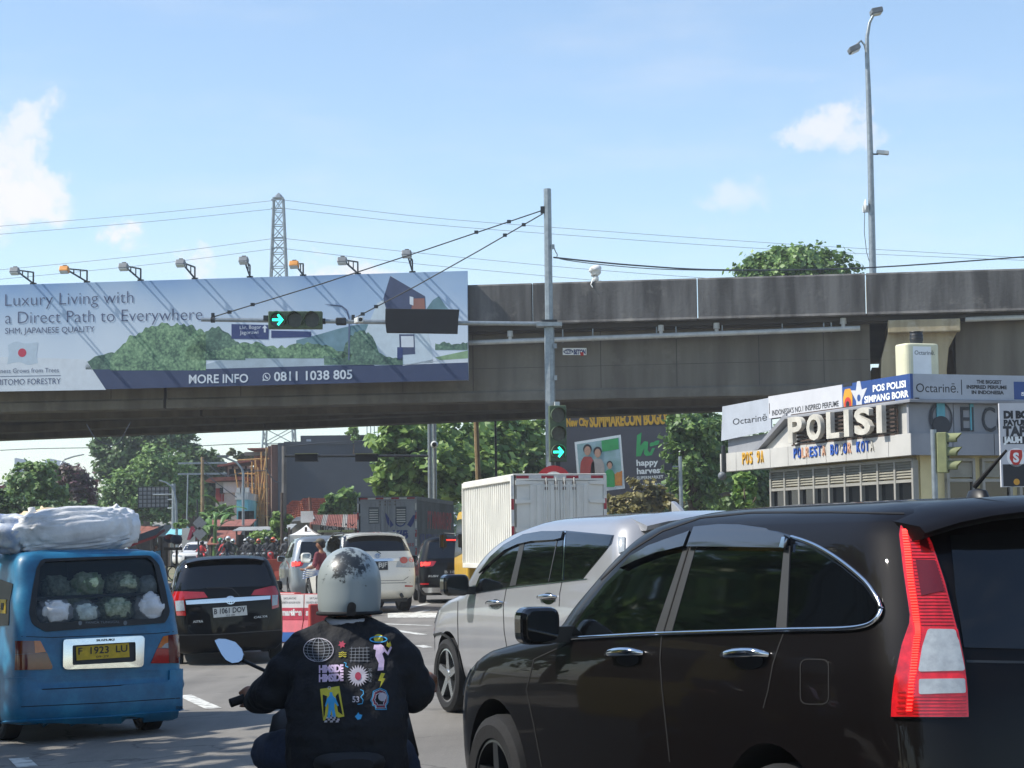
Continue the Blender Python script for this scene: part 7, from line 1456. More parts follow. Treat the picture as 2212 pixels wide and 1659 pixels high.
# ================================================================ crowd of motorcycles beyond the overpass
COLS=['#26292e','#2b3038','#b52f33','#3b4a3a','#22252b','#45484d','#1d2126','#5b2a2c','#8a7a5e','#c9483f']
HCOL=['#cfd3d6','#3a4148','#2f8f5b','#c8552e','#4c6b8a','#8f9aa2','#23272b','#b9c4c9']
for i,c_ in enumerate(COLS): mat('rider_%d'%i,c_,.8,var=.15)
for i,c_ in enumerate(HCOL): mat('rhelmet_%d'%i,c_,.25,var=.05,coat=.5)
rp0=thing('person','x','person'); bl('body',[[(0,0,.82,.15,.12,.1),(0,-.02,1.05,.18,.13,.1),(0,-.04,1.28,.17,.11,.08)],[(0,-.06,1.36,.05),(0,-.08,1.45,.07)],[(-.18,-.04,1.26,.065),(-.28,-.2,1.05,.055),(-.27,-.45,.98,.045)],[(.18,-.04,1.26,.065),(.28,-.2,1.05,.055),(.27,-.45,.98,.045)],[(-.1,-.05,.82,.09),(-.2,-.35,.75,.075),(-.18,-.35,.35,.06)],[(.1,-.05,.82,.09),(.2,-.35,.75,.075),(.18,-.35,.35,.06)]],'rider_0',rp0,.04,2)
mb=MB(); mb.ball((0,-.08,1.52),(.135,.155,.15),14,10); mb.build('helmet','rhelmet_0',rp0,smooth=180); MB().prism(rrect(-.09,.09,-.05,.045,.03),0,.02,frame((0,-.225,1.51),(1,0,0),(0,0,1))).build('visor','glass_tint',rp0)
mk0=thing('motorcycle','x','motorcycle'); T=frame((0,-.65,.28),(0,1,0),(0,0,1),(1,0,0))
for yy in (-.75,.5): MB().lathe([(.20,-.05),(.28,-.04),(.28,.04),(.20,.05)],16,frame((0,yy,.28),(0,1,0),(0,0,1),(1,0,0)),close=True).build('wheel','rubber',mk0)
loft([(-.62,.62,.10,.16),(-.55,.72,.17,.2),(-.45,.74,.15,.18),(-.3,.5,.12,.1),(.1,.48,.13,.1),(.5,.62,.11,.09),(.75,.70,.06,.05)],'fairing','rider_0',mk0); loft([(-.05,.74,.11,.05),(.6,.78,.12,.05)],'seat','rubber',mk0)
MB().tube([(-.33,-.42,.96),(0,-.5,.98),(.33,-.42,.96)],.018,8).build('handlebar','steel_dark',mk0); MB().ball((0,-.62,.82),(.09,.05,.06),10,6).build('headlamp','lens_clear',mk0,smooth=180)
for sg in (-1,1):
    MB().ball((sg*.36,-.45,1.14),(.06,.02,.04),8,5).build('mirror','steel_dark',mk0,smooth=180)
GR='motorcyclists waiting beyond the overpass'; GM='motorcycles waiting beyond the overpass'
r5=random.Random(21); spots=[]
for row in range(6):
    d=109+2.6*row; x=at(488-3*row,1200,d).x+r5.random()*.5; xe_=at(655,1200,d).x
    while x<xe_:
        spots.append((x,d+r5.uniform(-.7,.7))); x+=.95+r5.random()*.55
q=at(437,1200,121); spots.append((q.x,121)); spots=spots[:66]
spots.sort(key=lambda s:s[1]); first=True
rowsn=['front','second','third','fourth','fifth','sixth','rearmost']
WORD=['one','two','three','four','five','six','seven','eight','nine','ten','eleven','twelve']
CN=['black','slate grey','red','olive green','near black','grey','dark','maroon','khaki','orange red']; HN=['silver','dark grey','green','orange','steel blue','light grey','black','pale']
seen={}
for k,(x,y) in enumerate(spots):
    p=rp0 if first else dup(rp0); m=mk0 if first else dup(mk0); first=False
    z=gz(x,y)+.004; yaw=R(r5.uniform(-14,14)); sc_=r5.uniform(.94,1.06)
    for o in (p,m): o.location=(x,y,z); o.rotation_euler=(0,0,yaw)
    p.scale=(sc_,sc_,sc_); ci=r5.choice([0,1,4,5,6,6,3,0,4,2,7,8,1,5]); hi=r5.randrange(len(HCOL)); mi=r5.choice([0,1,4,6,2,5])
    for o in p.children:
        n_=o.name.split('.')[0]
        if n_ in ('body','helmet'): o.material_slots[0].link='OBJECT'; o.material_slots[0].material=MATS['rider_%d'%ci if n_=='body' else 'rhelmet_%d'%hi]
    for o in m.children:
        if o.name.startswith('fairing'): o.material_slots[0].link='OBJECT'; o.material_slots[0].material=MATS['rider_%d'%mi]
    xo=sorted([s[0] for s in spots if int((s[1]-108)/2.6)==int((y-108)/2.6)]).index(x); rw=rowsn[min(6,int((y-108)/2.6))]
    lb='%s-jacketed rider with %s helmet, %s row, place %s from left'%(CN[ci],HN[hi],rw,WORD[min(xo,11)])
    tag(p,lb,'person',GR); tag(m,'motorcycle under the %s-jacketed rider, %s row, place %s from left'%(CN[ci],rw,WORD[min(xo,11)]),'motorcycle',GM)
# ================================================================ trees
def leafmat(name,a,b,scale=.8):
    m=bpy.data.materials.new(name); m.use_nodes=True; nt=m.node_tree; bs=nt.nodes['Principled BSDF']; L=nt.links.new; nd=nt.nodes.new
    t=nd('ShaderNodeTexCoord'); n=nd('ShaderNodeTexNoise'); n.inputs['Scale'].default_value=scale; n.inputs['Detail'].default_value=3; L(t.outputs['Object'],n.inputs[0])
    g=nd('ShaderNodeNewGeometry'); ad=nd('ShaderNodeMath'); ad.operation='MULTIPLY_ADD'; ad.inputs[1].default_value=.5; L(g.outputs['Random Per Island'],ad.inputs[0]); L(n.outputs[0],ad.inputs[2])
    r=nd('ShaderNodeValToRGB'); r.color_ramp.elements[0].position=.45; r.color_ramp.elements[0].color=(*lin(a),1); r.color_ramp.elements[1].position=1.0; r.color_ramp.elements[1].color=(*lin(b),1); L(ad.outputs[0],r.inputs[0]); L(r.outputs[0],bs.inputs['Base Color']); bs.inputs['Roughness'].default_value=.5
    tr=nd('ShaderNodeBsdfTranslucent'); L(r.outputs[0],tr.inputs[0]); mx=nd('ShaderNodeMixShader'); mx.inputs[0].default_value=.28; L(bs.outputs[0],mx.inputs[1]); L(tr.outputs[0],mx.inputs[2]); L(mx.outputs[0],nt.nodes['Material Output'].inputs[0]); MATS[name]=m
leafmat('leaf_dark','#3a5432','#66834d'); leafmat('leaf_mid','#4b6c3a','#86a45c'); leafmat('leaf_bright','#5a7c3c','#9ab562'); leafmat('leaf_olive','#4a5630','#7a8254'); leafmat('leaf_pink','#4f5738','#8a6a74',1.5); leafmat('leaf_dry','#6d6a3e','#a39a62')
mat('bark','#5d5145',.95,var=.3,scale=6,bump=.4)
def foliage(clusters,n,leaf,seed,fold=.35):
    """leaf-sized folded quads spread over clumps; clusters: (centre, radii)"""
    r=random.Random(seed); mb=MB(); vol=[c[1][0]*c[1][1]+c[1][2]*c[1][0] for c in clusters]; tot=sum(vol)
    vs=[];fs=[]
    for (c,rad),w in zip(clusters,vol):
        k=max(6,int(n*w/tot)); 
        # sub-clumps on the shell
        sub=[]
        for _ in range(max(5,k//26)):
            d=V((r.gauss(0,1),r.gauss(0,1),r.gauss(0,1))).normalized(); q=r.uniform(.45,1.22); sub.append(V((d.x*rad[0]*q,d.y*rad[1]*q,d.z*rad[2]*q))+V(c))
        sr=min(rad)*.34
        for _ in range(k):
            s=r.choice(sub); p=s+V((r.gauss(0,sr*.6),r.gauss(0,sr*.6),r.gauss(0,sr*.42)))
            nrm=(p-V(c)).normalized()*.5+V((r.uniform(-.7,.7),r.uniform(-.7,.7),r.uniform(.0,1.1))); nrm.normalize()
            u=nrm.cross(V((r.uniform(-1,1),r.uniform(-1,1),r.uniform(-1,1)))); 
            if u.length<1e-3: continue
            u.normalize(); v=nrm.cross(u); l=leaf*r.uniform(.5,1.5); w2=l*.36; o=len(vs)
            vs+= [p-u*l*.5,p+v*w2-nrm*l*.06,p+u*l*.5-nrm*l*.15,p-v*w2-nrm*l*.06]; fs.append((o,o+1,o+2,o+3))
    mb.v=vs; mb.f=fs; mb.m=[0]*len(fs); return mb
def tree(name,label,base,clusters,n,leaf,ms,seed,tr=.3,group=None,z0=None):
    b=V(base); t=thingw(name,label,'tree',b,group); r=random.Random(seed)
    top=max(clusters,key=lambda c:c[0][2]); cen=V(clusters[0][0]); hz=min(c[0][2]-c[1][2]*.3 for c in clusters)
    fork=V((lerp(b.x,cen.x,.5),lerp(b.y,cen.y,.5),lerp(b.z,max(hz,b.z+1),.85)))
    mb=MB(); mb.tube([b-V((0,0,.2)),b.lerp(fork,.5)+V((r.uniform(-.1,.1),0,0)),fork],[tr*1.25,tr,tr*.8],9); trk=mb.build('trunk','bark',t,smooth=60)
    for c,rad in clusters:
        e=V(c); MB().tube([fork,fork.lerp(e,.5)+V((r.uniform(-.3,.3),r.uniform(-.3,.3),.25)),e],[tr*.6,tr*.35,tr*.12],7).build('branch','bark',trk,smooth=60)
    cr_=foliage(clusters,n,leaf,seed).build('crown',ms,t); return t
def cl(d,*pp):
    """clumps from picture ellipses: (px,py,rx,ry[,dd])"""
    out=[]
    for p in pp:
        dd=d+(p[4] if len(p)>4 else 0); c=at(p[0],p[1],dd); k=dd/F; out.append((tuple(c),(p[2]*k,max(p[2],p[3])*k*.8,p[3]*k)))
    return out
def zl(*p): return [((x/2.765)/1.8227,(y/2.765+1640)/1.8227,*r) for x,y,*r in p]
def zs_(*p): return [((x/2.765+700)/1.8227,(y/2.765+1640)/1.8227,*r) for x,y,*r in p]
K=1/2.765/1.8227
def g0(px,d): q=at(px,1190,d); return (q.x,d,gz(q.x,d))
GT='trees beyond the overpass'
tree('tree','bushy green tree above the roof sacks at far left',g0(65,118),cl(118,*zl((330,700,250*K,170*K),(200,820,140*K,130*K),(470,640,150*K,130*K),(330,900,260*K,160*K),(560,860,180*K,170*K),(310,540,90*K,60*K))),9000,.26,'leaf_mid',1,.25,GT)
tree('tree','tree with pink blossom right of the bushy green tree',g0(150,124),cl(124,*zl((780,690,170*K,140*K),(900,790,140*K,120*K),(700,620,120*K,100*K),(830,900,180*K,130*K))),6500,.22,'leaf_pink',2,.22,GT)
tree('tree','dark low tree at the left picture edge behind the blue minivan',g0(5,112),cl(112,*zl((20,930,120*K,120*K),(130,1030,170*K,130*K),(420,1040,260*K,110*K),(760,1030,240*K,90*K))),6000,.25,'leaf_dark',3,.2,GT)
tree('tree','tall dark spreading tree reaching up behind the overpass edge',g0(330,170),cl(170,*zl((1350,330,260*K,200*K),(1700,250,260*K,180*K),(1080,300,100*K,130*K),(1250,520,200*K,170*K),(1950,230,160*K,120*K),(2050,180,60*K,50*K),(1550,480,250*K,160*K),(1180,640,70*K,50*K),(2080,420,140*K,180*K),(2200,560,200*K,180*K),(1500,200,300*K,120*K))),19000,.36,'leaf_dark',4,.5,GT)
tree('tree','rounded mid-green tree below the tall dark tree',g0(300,150),cl(150,*zl((1330,800,220*K,170*K),(1700,600,230*K,260*K),(1500,880,250*K,180*K),(1900,650,180*K,200*K),(1250,930,140*K,90*K),(1600,1030,250*K,120*K),(2050,760,160*K,160*K),(1980,930,200*K,130*K))),15000,.3,'leaf_mid',5,.4,GT)
tree('tree','dark tree at the right of the tall tree group behind the power pole',g0(440,160),cl(160,*zs_((200,560,210*K,180*K),(330,480,120*K,120*K),(120,700,200*K,170*K),(380,600,110*K,120*K),(280,760,170*K,150*K),(400,760,90*K,110*K),(120,860,200*K,140*K),(260,940,160*K,120*K))),13000,.36,'leaf_dark',6,.35,GT)
tree('tree','large broad-leaved tree behind the thin poles in the middle',g0(985,104),cl(104,(880,945,70,45),(985,950,110,50,3),(1090,950,80,55,4),(850,1005,55,40),(940,1010,90,50),(1040,1020,95,50,2),(1130,1005,60,60,4),(1150,960,45,50,5),(830,1040,35,25),(900,1050,60,30),(1090,1060,80,30,2),(985,1075,60,22)),15000,.42,'leaf_bright',7,.35,GT)
tree('tree','creeper covered tree beside the supermarket billboard',g0(1500,100),cl(100,(1490,925,50,40),(1525,945,45,50,2),(1480,985,38,50),(1530,1010,45,60,2),(1500,1050,50,50),(1560,960,40,60,5),(1585,1040,60,70,6),(1470,930,25,30),(1640,1060,60,60,7)),13000,.3,'leaf_mid',8,.3,GT)
tree('tree','leafy shrub branch at the left end of the police post',g0(1612,60),cl(60,(1612,1045,20,25),(1618,1075,16,20),(1605,1070,16,18)),900,.22,'leaf_bright',9,.06,GT)
tree('tree','round treetop showing above the overpass parapet',g0(1712,105),cl(105,(1715,580,105,45),(1650,590,65,35),(1785,590,62,35),(1720,562,60,32),(1690,575,50,30),(1750,570,45,30)),9000,.28,'leaf_mid',10,.3,GT)
tree('tree','small garden tree on the dark building roof',(*at(764,935,150)[:2],8.6),cl(150,(764,930,11,10),(764,945,12,6),(764,922,6,5)),700,.3,'leaf_bright',11,.06,GT)
tree('tree','glossy leaved tree beside the dark grey building',g0(745,118),cl(118,*zs_((1750,920,130*K,90*K),(1850,860,80*K,70*K),(1640,1000,90*K,60*K),(1820,980,120*K,80*K))),2600,.4,'leaf_mid',12,.15,GT)
tree('tree','feathery shrub in front of the supermarket billboard',g0(1390,98),cl(98,(1345,1085,32,18),(1385,1065,28,30),(1420,1080,35,22),(1365,1098,50,14),(1455,1090,30,16)),3000,.3,'leaf_dry',13,.06,GT)
tree('tree','bright green bush beside the motorcycle queue',g0(555,116),cl(116,*zs_((900,1330,120*K,70*K),(1000,1300,70*K,60*K),(830,1350,60*K,60*K))),2200,.24,'leaf_bright',14,.06,GT)
tree('tree','climbing vine on the concrete pole beside the tiled house',g0(610,113),cl(113,*zs_((1080,1150,70*K,90*K),(1100,1240,70*K,70*K),(1190,1100,50*K,60*K))),1300,.26,'leaf_bright',15,.05,GT)
tree('tree','bushy shrub in front of the turquoise house',g0(495,140),cl(140,*zs_((430,1080,110*K,80*K),(520,1020,70*K,80*K),(340,1040,60*K,70*K))),1700,.28,'leaf_mid',16,.08,GT)
tree('tree','pale shrub growing above the unfinished building',(*at(545,990,165)[:2],5.0),cl(165,*zs_((640,420,80*K,40*K),(740,450,110*K,50*K),(600,380,40*K,25*K))),900,.35,'leaf_olive',17,.05,GT)
tree('tree','creeper on the power pole left of the bamboo scaffolding',g0(460,126),cl(126,*zs_((300,1230,50*K,90*K),(290,1120,40*K,60*K),(60,1170,80*K,40*K))),1100,.25,'leaf_mid',18,.04,GT)
# banana plant
mat('banana','#557a34',.5,var=.2,scale=1.5)
q=at(462,1130,124); bn=thingw('banana_plant','banana plant with broad bright leaves left of the red house','plant',(q.x,124,gz(q.x,124)))
r6=random.Random(5)
for k in range(11):
    a=r6.uniform(0,6.28); L_=r6.uniform(1.1,1.9); el=r6.uniform(.5,1.3); b0=V((q.x+r6.uniform(-.4,.4),124+r6.uniform(-.3,.3),r6.uniform(2.6,4.4))); mb=MB(); vs=[];fs=[]
    for i in range(8):
        t=i/7; p=b0+V((math.cos(a)*L_*t*math.cos(el*.6),math.sin(a)*L_*t*.6,L_*(math.sin(el)*t-.55*t*t))); w=.2*math.sin(math.pi*min(1,t*.9+.06)); s=V((-math.sin(a),math.cos(a)*.7,.0)); vs+= [p-s*w+V((0,0,-.06)),p,p+s*w+V((0,0,-.06))]
    for i in range(7): fs+= [(i*3,i*3+1,i*3+4,i*3+3),(i*3+1,i*3+2,i*3+5,i*3+4)]
    mb.add(vs,fs); mb.build('leaf','banana',bn)
MB().tube([(q.x,124,0),(q.x+.1,124,3.6)],[.16,.09],8).build('stem','banana',bn)
# roadside trees and house walls outside the picture, left: they shade and reflect in the cars
for k,(x,y,h) in enumerate(((-10.5,-5,8.5),(-10,1.5,8),(-10.8,8,8.6),(-11.5,15,8),(-17,26,9),(-21,38,10),(-21,50,9))):
    tree('tree','roadside tree %s along the left pavement'%['first','second','third','fourth','fifth','sixth','seventh'][k],(x,y,gz(x,y)),[((x,y,h*.62),(2.8,3.6,3.0)),((x,y,h*.7),(3,3,2.4)),((x+1.5,y+1.5,h*.62),(2.2,2.2,1.7)),((x-1,y-1.6,h*.82),(2.2,2.2,1.8))],4200,.5,'leaf_mid',40+k,.25,'roadside trees on the left pavement')
# ================================================================ buildings beyond the overpass
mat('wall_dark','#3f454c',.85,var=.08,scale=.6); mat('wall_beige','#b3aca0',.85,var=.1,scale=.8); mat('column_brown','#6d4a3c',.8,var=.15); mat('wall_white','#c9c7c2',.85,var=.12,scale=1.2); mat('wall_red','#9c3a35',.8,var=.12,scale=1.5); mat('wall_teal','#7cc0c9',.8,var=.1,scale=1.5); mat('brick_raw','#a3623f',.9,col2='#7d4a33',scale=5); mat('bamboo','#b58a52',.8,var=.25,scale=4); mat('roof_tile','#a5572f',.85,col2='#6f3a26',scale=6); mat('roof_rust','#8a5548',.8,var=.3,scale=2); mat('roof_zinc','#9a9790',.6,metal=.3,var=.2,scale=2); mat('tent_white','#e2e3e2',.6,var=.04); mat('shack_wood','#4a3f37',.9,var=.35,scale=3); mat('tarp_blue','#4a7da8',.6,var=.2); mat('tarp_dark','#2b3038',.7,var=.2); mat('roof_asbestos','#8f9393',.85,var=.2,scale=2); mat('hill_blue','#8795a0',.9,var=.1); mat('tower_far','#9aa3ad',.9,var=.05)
def zb3(d,*p): return [at(x,y,d) for x,y in p]
def block(t,name,px0,px1,py0,py1,d,dep,ms,bevel=0):
    a=at(px0,py1,d); b=at(px1,py0,d); return MB().box(a.x,b.x,d,d+dep,max(a.z,-.3) if py1<1230 else -.1,b.z).build(name,ms,t,bevel=bevel)
def bld(name,label,px,d): q=at(px,1190,d); return thingw(name,label,'building',(q.x,d,0))
Z=lambda x,y: ((x/2.765+700)/1.8227,(y/2.765+1640)/1.8227)
# dark grey building
t=bld('office_building','large blank dark grey building behind the box truck',700,150); x0=Z(1155,290); x1=Z(2150,290); top=Z(2045,205)
a=at(x0[0],x0[1],150); b=at(x1[0],x1[1],150); MB().box(a.x,b.x+3,150,165,0,a.z).build('wall','wall_dark',t); c=at(Z(1330,205)[0],top[1],150); e=at(Z(2045,205)[0],top[1],150)
MB().box(c.x,e.x,150.4,160,a.z+.003,c.z).build('roof_storey','wall_dark',t); w0=Z(1395,245); w1=Z(1445,290); p=at(*w0,150); q=at(*w1,150); MB().box(p.x,q.x,150.35,150.42,a.z+.01,p.z).build('roof_window','tower_far',t)
p=at(*Z(1095,290),150); MB().box(p.x,a.x-.004,149.6,153,0,p.z).build('corner_pier','wall_dark',t)
l=at(*Z(965,400),158); FT=frame((p.x-.01,150,0),V((l.x-p.x,8,0)),(0,0,1)); Lw=V((l.x-p.x,8,0)).length
fr_=MB().box(0,Lw,0,at(*Z(1095,400),150).z,-.3,0,FT).build('front_wall','wall_beige',t)
for u in (.0,.28,.52,.98): MB().box(Lw*u-.12,Lw*u+.12,0,at(*Z(1040,320),152).z,-.5,.3,FT).build('column','column_brown',t)
for i in range(3): MB().box(Lw*.05,Lw*.95,1+2.6*i,2.2+2.6*i,.301,.32,FT).build('window_band','glass_dark',t) if False else MB().box(Lw*.32,Lw*.5,1+2.6*i,2.6+2.6*i,-.36,-.302,FT).build('window','glass_dark',t)
MB().box(a.x,b.x+3,149.9,150.0,a.z-.12,a.z+.1).build('parapet_cap','wall_dark',t)
for i in range(6): p=at(2050/2.765/1.8227+700/1.8227+8*i,950,150); MB().box(p.x-.03,p.x+.03,151,151.06,a.z,a.z+1.2).build('roof_rail','galv',t)
# scaffolded building
t=bld('unfinished_building','unfinished brick building wrapped in bamboo scaffolding',560,152); A=at(*Z(765,480),152); B=at(*Z(955,480),152)
MB().box(A.x+.3,B.x,153,160,0,at(*Z(860,330),152).z-.6).build('wall','brick_raw',t)
for i in range(4): z=1.6+2.3*i; MB().box(A.x-.3,B.x+.2,152.2,153,z,z+.25).build('floor_slab','concrete',t)
MB().box(A.x,B.x,151.6,156,at(*Z(860,330),152).z-.2,at(*Z(860,330),152).z-.1,None).build('roof_sheet','roof_rust',t)
sc_=thingw('bamboo_scaffold','tall bamboo scaffolding against the unfinished brick building','scaffold',(A.x,151,0)); r7=random.Random(9); zt=at(*Z(850,340),151).z
for k in range(13): x=lerp(A.x-.15,B.x,k/12)+r7.uniform(-.08,.08); yy=150.8 if k%2 else 151.6; MB().tube([(x,yy,0),(x+r7.uniform(-.15,.15),yy,zt*r7.uniform(.55,1.02))],.06,6).build('pole','bamboo',sc_)
for k in range(8): z=.8+zt*.94*k/8; MB().tube([(A.x-.6,150.85,z+r7.uniform(-.1,.1)),(B.x+.4,150.85,z+r7.uniform(-.1,.1))],.055,6).build('crossbar','bamboo',sc_); MB().box(A.x-.3,B.x+.2,150.9,151.5,z-.09,z-.05).build('plank','bamboo',sc_) if k%2 else None
for k in range(6): x=lerp(A.x,B.x,r7.random()); MB().tube([(x,150.7,r7.uniform(0,3)),(x+r7.uniform(-1.4,1.4),150.7,r7.uniform(5,zt))],.055,6).build('brace','bamboo',sc_)
# houses
t=bld('house','white and red house with a rusty roof left of the scaffolding',520,156); A=at(*Z(412,710),156); B=at(*Z(735,710),156); zl_=at(*Z(500,1130),156).z; zmid=at(*Z(500,845),156).z
MB().box(A.x,B.x,156,162,0,A.z).build('wall','wall_white',t); MB().box(A.x+.5,B.x-1.6,155.95,155.998,at(*Z(500,925),156).z,zmid).build('red_panel','wall_red',t); MB().box(A.x+.02,A.x+.45,155.95,155.998,at(*Z(500,925),156).z,at(*Z(500,780),156).z).build('red_pillar','wall_red',t)
w=MB().box(A.x+.7,B.x-1.9,155.9,155.99,zmid+.05,at(*Z(500,775),156).z).build('window','glass_dark',t); MB().box(A.x+.6,A.x+1.6,155.8,155.89,zmid+.1,zmid+.9,None).build('curtain','tent_white',t)
MB().prism([(A.x-.8,A.z),(B.x,A.z+.1),(B.x,A.z+.35),(A.x-.3,A.z+.3)],-163,-155.3,frame((0,0,0),(1,0,0),(0,0,1))).build('roof','roof_rust',t)
C=at(*Z(520,545),160); D_=at(*Z(800,480),160); MB().box(C.x,D_.x,160,164,A.z+.36,C.z).build('upper_shed','wall_beige',t); MB().prism([(C.x-.5,C.z-.05),(D_.x,D_.z-.1),(D_.x,D_.z+.1),(C.x-.5,C.z+.1)],-165,-159,frame((0,0,0),(1,0,0),(0,0,1))).build('upper_roof','roof_rust',t)
for i in range(4): x=lerp(C.x,D_.x,i/4); MB().box(x,x+.15,159.9,159.99,A.z+.37,C.z).build('shed_post','shack_wood',t)
MB().box(C.x+.3,C.x+2.2,159.9,159.98,A.z+.5,C.z-.2).build('shed_opening','seam',t)
t=bld('house','narrow turquoise and white house beside the scaffolding',545,146); A=at(*Z(640,830),146); B=at(*Z(765,830),146); zc_=at(*Z(700,905),146).z
MB().box(A.x,B.x,146,152,0,zc_).build('wall','wall_teal',t); MB().box(A.x-.1,B.x,145.9,152,zc_+.003,A.z).build('parapet','wall_white',t)
for i in range(2): x=lerp(A.x,B.x,.15+.45*i); f=MB().box(x,x+.75,145.9,145.98,zc_-2.4,zc_-.8).build('window','glass_dark',t); MB().box(x-.06,x+.81,145.93,145.995,zc_-2.5,zc_-2.41).build('window_sill','wall_white',t)
for i in range(3): MB().box(lerp(A.x,B.x,i/3),lerp(A.x,B.x,i/3)+.35,145.85,146.2,A.z+.002,A.z+.35).build('crenel','wall_white',t)
# tiled houses: courses of tiles built as rows
def tiled_roof(t,a,b,c,d,rows,cols,ms='roof_tile'):
    """a,b eaves left/right; d,c ridge left/right (world points)"""
    a,b,c,d=map(V,(a,b,c,d)); n=(b-a).cross(d-a).normalized()
    if n.y>0: n=-n
    T=None; me=None
    for i in range(rows):
        for j in range(cols):
            u0,u1=j/cols,(j+1)/cols; v0,v1=i/rows,(i+1)/rows+.02
            P=lambda u,v: a.lerp(b,u).lerp(d.lerp(c,u),v)
            p=[P(u0+.004,v0)+n*.10,P(lerp(u0,u1,.5),v0)+n*.16,P(u1-.004,v0)+n*.10,P(u1-.004,v1)+n*.02,P(lerp(u0,u1,.5),v1)+n*.08,P(u0+.004,v1)+n*.02]; p+=[P(u0,v0)-n*.02,P(u1,v0)-n*.02]
            MB().add(p,[(0,1,4,5),(1,2,3,4),(6,0,1),(6,1,2,7)]).build('roof_tile',ms,t)
    MB().add([a-n*.03,b-n*.03,c-n*.03,d-n*.03],[(0,1,2,3)]).build('roof_deck','shack_wood',t)
t=bld('house','low house with a terracotta tiled roof below the dark building',690,126); P=lambda x,y,d: at(*Z(x,y),d)
tiled_roof(t,P(1175,1110,124),P(1560,1110,124),P(1640,908,129),P(1360,908,129),9,13); tiled_roof(t,P(1000,1180,122),P(1400,1100,124),P(1350,935,128),P(1240,932,128),8,11)
a=P(1180,1110,124); b=P(1900,1110,124); MB().box(a.x,b.x,125.2,130,0,a.z-.05).build('wall','wall_beige',t); MB().bar(P(1360,905,129),P(1640,905,129),.18).build('ridge','roof_tile',t); MB().bar(P(1240,930,128),P(1355,932,128),.18).build('ridge','roof_tile',t)
# corrugated roofed stall row
t=bld('shop_row','shop row under a rusty and grey corrugated roof behind the ivory SUV',740,112)
def sheetroof(t,a,b,c,d,n,ms2):
    a,b,c,d=map(V,(a,b,c,d)); nn=(b-a).cross(d-a).normalized(); nn=nn if nn.z>0 else -nn
    for i in range(n):
        u0,u1=i/n,(i+1)/n; p0,p1=a.lerp(b,u0),a.lerp(b,u1); q1,q0=d.lerp(c,u1),d.lerp(c,u0)
        vs=[];fs=[];k=6
        for j in range(k+1):
            h=nn*(.05 if j%2 else 0); vs+= [p0.lerp(p1,j/k)+h,q0.lerp(q1,j/k)+h]
        for j in range(k): fs.append((2*j,2*j+2,2*j+3,2*j+1))
        MB().add(vs,fs).build('roof_sheet',ms2[i%len(ms2)],t)
sheetroof(t,P(1440,1175,108),P(1960,1225,108),P(1960,1070,113),P(1480,1075,113),9,['roof_rust','roof_rust','roof_zinc','roof_rust'])
sheetroof(t,P(1230,1150,110),P(1500,1120,110),P(1480,1075,113),P(1290,1100,113),4,['roof_zinc','roof_asbestos'])
a=P(1240,1160,110); b=P(1960,1220,110); MB().box(a.x,b.x,112,114,0,b.z-.05).build('wall','wall_beige',t); x0=P(1520,1262,108.5); x1=P(1700,1235,108.5); sg=MB().box(x0.x,x1.x+1,108.6,108.68,x0.z,x1.z).build('shop_sign','veg_pale',t); text('lettering','MAS JAYA',wall((x0.x+.1,108.59,x0.z+.12),(1,0,0)),.5,'black_print',sg)
for i in range(5): x=lerp(a.x,b.x,i/4); MB().box(x-.06,x+.06,108.7,108.82,0,b.z+.1).build('post','shack_wood',t)
MB().box(a.x,b.x,111.95,111.99,.2,1.6).build('shutter','tarp_blue',t)
pb_=P(1400,1040,109); MB().box(pb_.x-.3,pb_.x+.35,109,109.05,P(1400,1155,109).z,pb_.z+.05).build('hanging_banner','tent_white',t)
# white canopy tent
A=P(1210,1290,108); B=P(1525,1270,108); T0=P(1365,1178,109.5); t=thingw('canopy_tent','white pointed canopy tent behind the ivory SUV','tent',((A.x+B.x)/2,109.5,0)); z=A.z; ap=V(((A.x+B.x)/2,109.6,T0.z))
cs=[V((A.x,108,z)),V((B.x,108,z)),V((B.x,111.2,z)),V((A.x,111.2,z))]
for i in range(4):
    u,w=cs[i],cs[(i+1)%4]; mb=MB(); vs=[];n=6
    for k in range(n+1):
        tt=k/n; s=tt**1.6; vs+= [u.lerp(ap,tt)+V((0,0,-(ap.z-z)*(tt-s)*.8)),w.lerp(ap,tt)+V((0,0,-(ap.z-z)*(tt-s)*.8))]
    mb.add(vs,[(2*k,2*k+1,2*k+3,2*k+2) for k in range(n)]); mb.build('canopy_panel','tent_white',t,smooth=60)
    MB().add([u,w,w-V((0,0,.45)),u-V((0,0,.45))],[(0,1,2,3)]).build('valance','tent_white',t); MB().tube([(u.x,u.y,0),u],.03,6).build('leg','galv',t)
MB().box(A.x+.1,B.x-.1,110.8,110.85,0,1.5).build('back_sheet','tarp_blue',t)
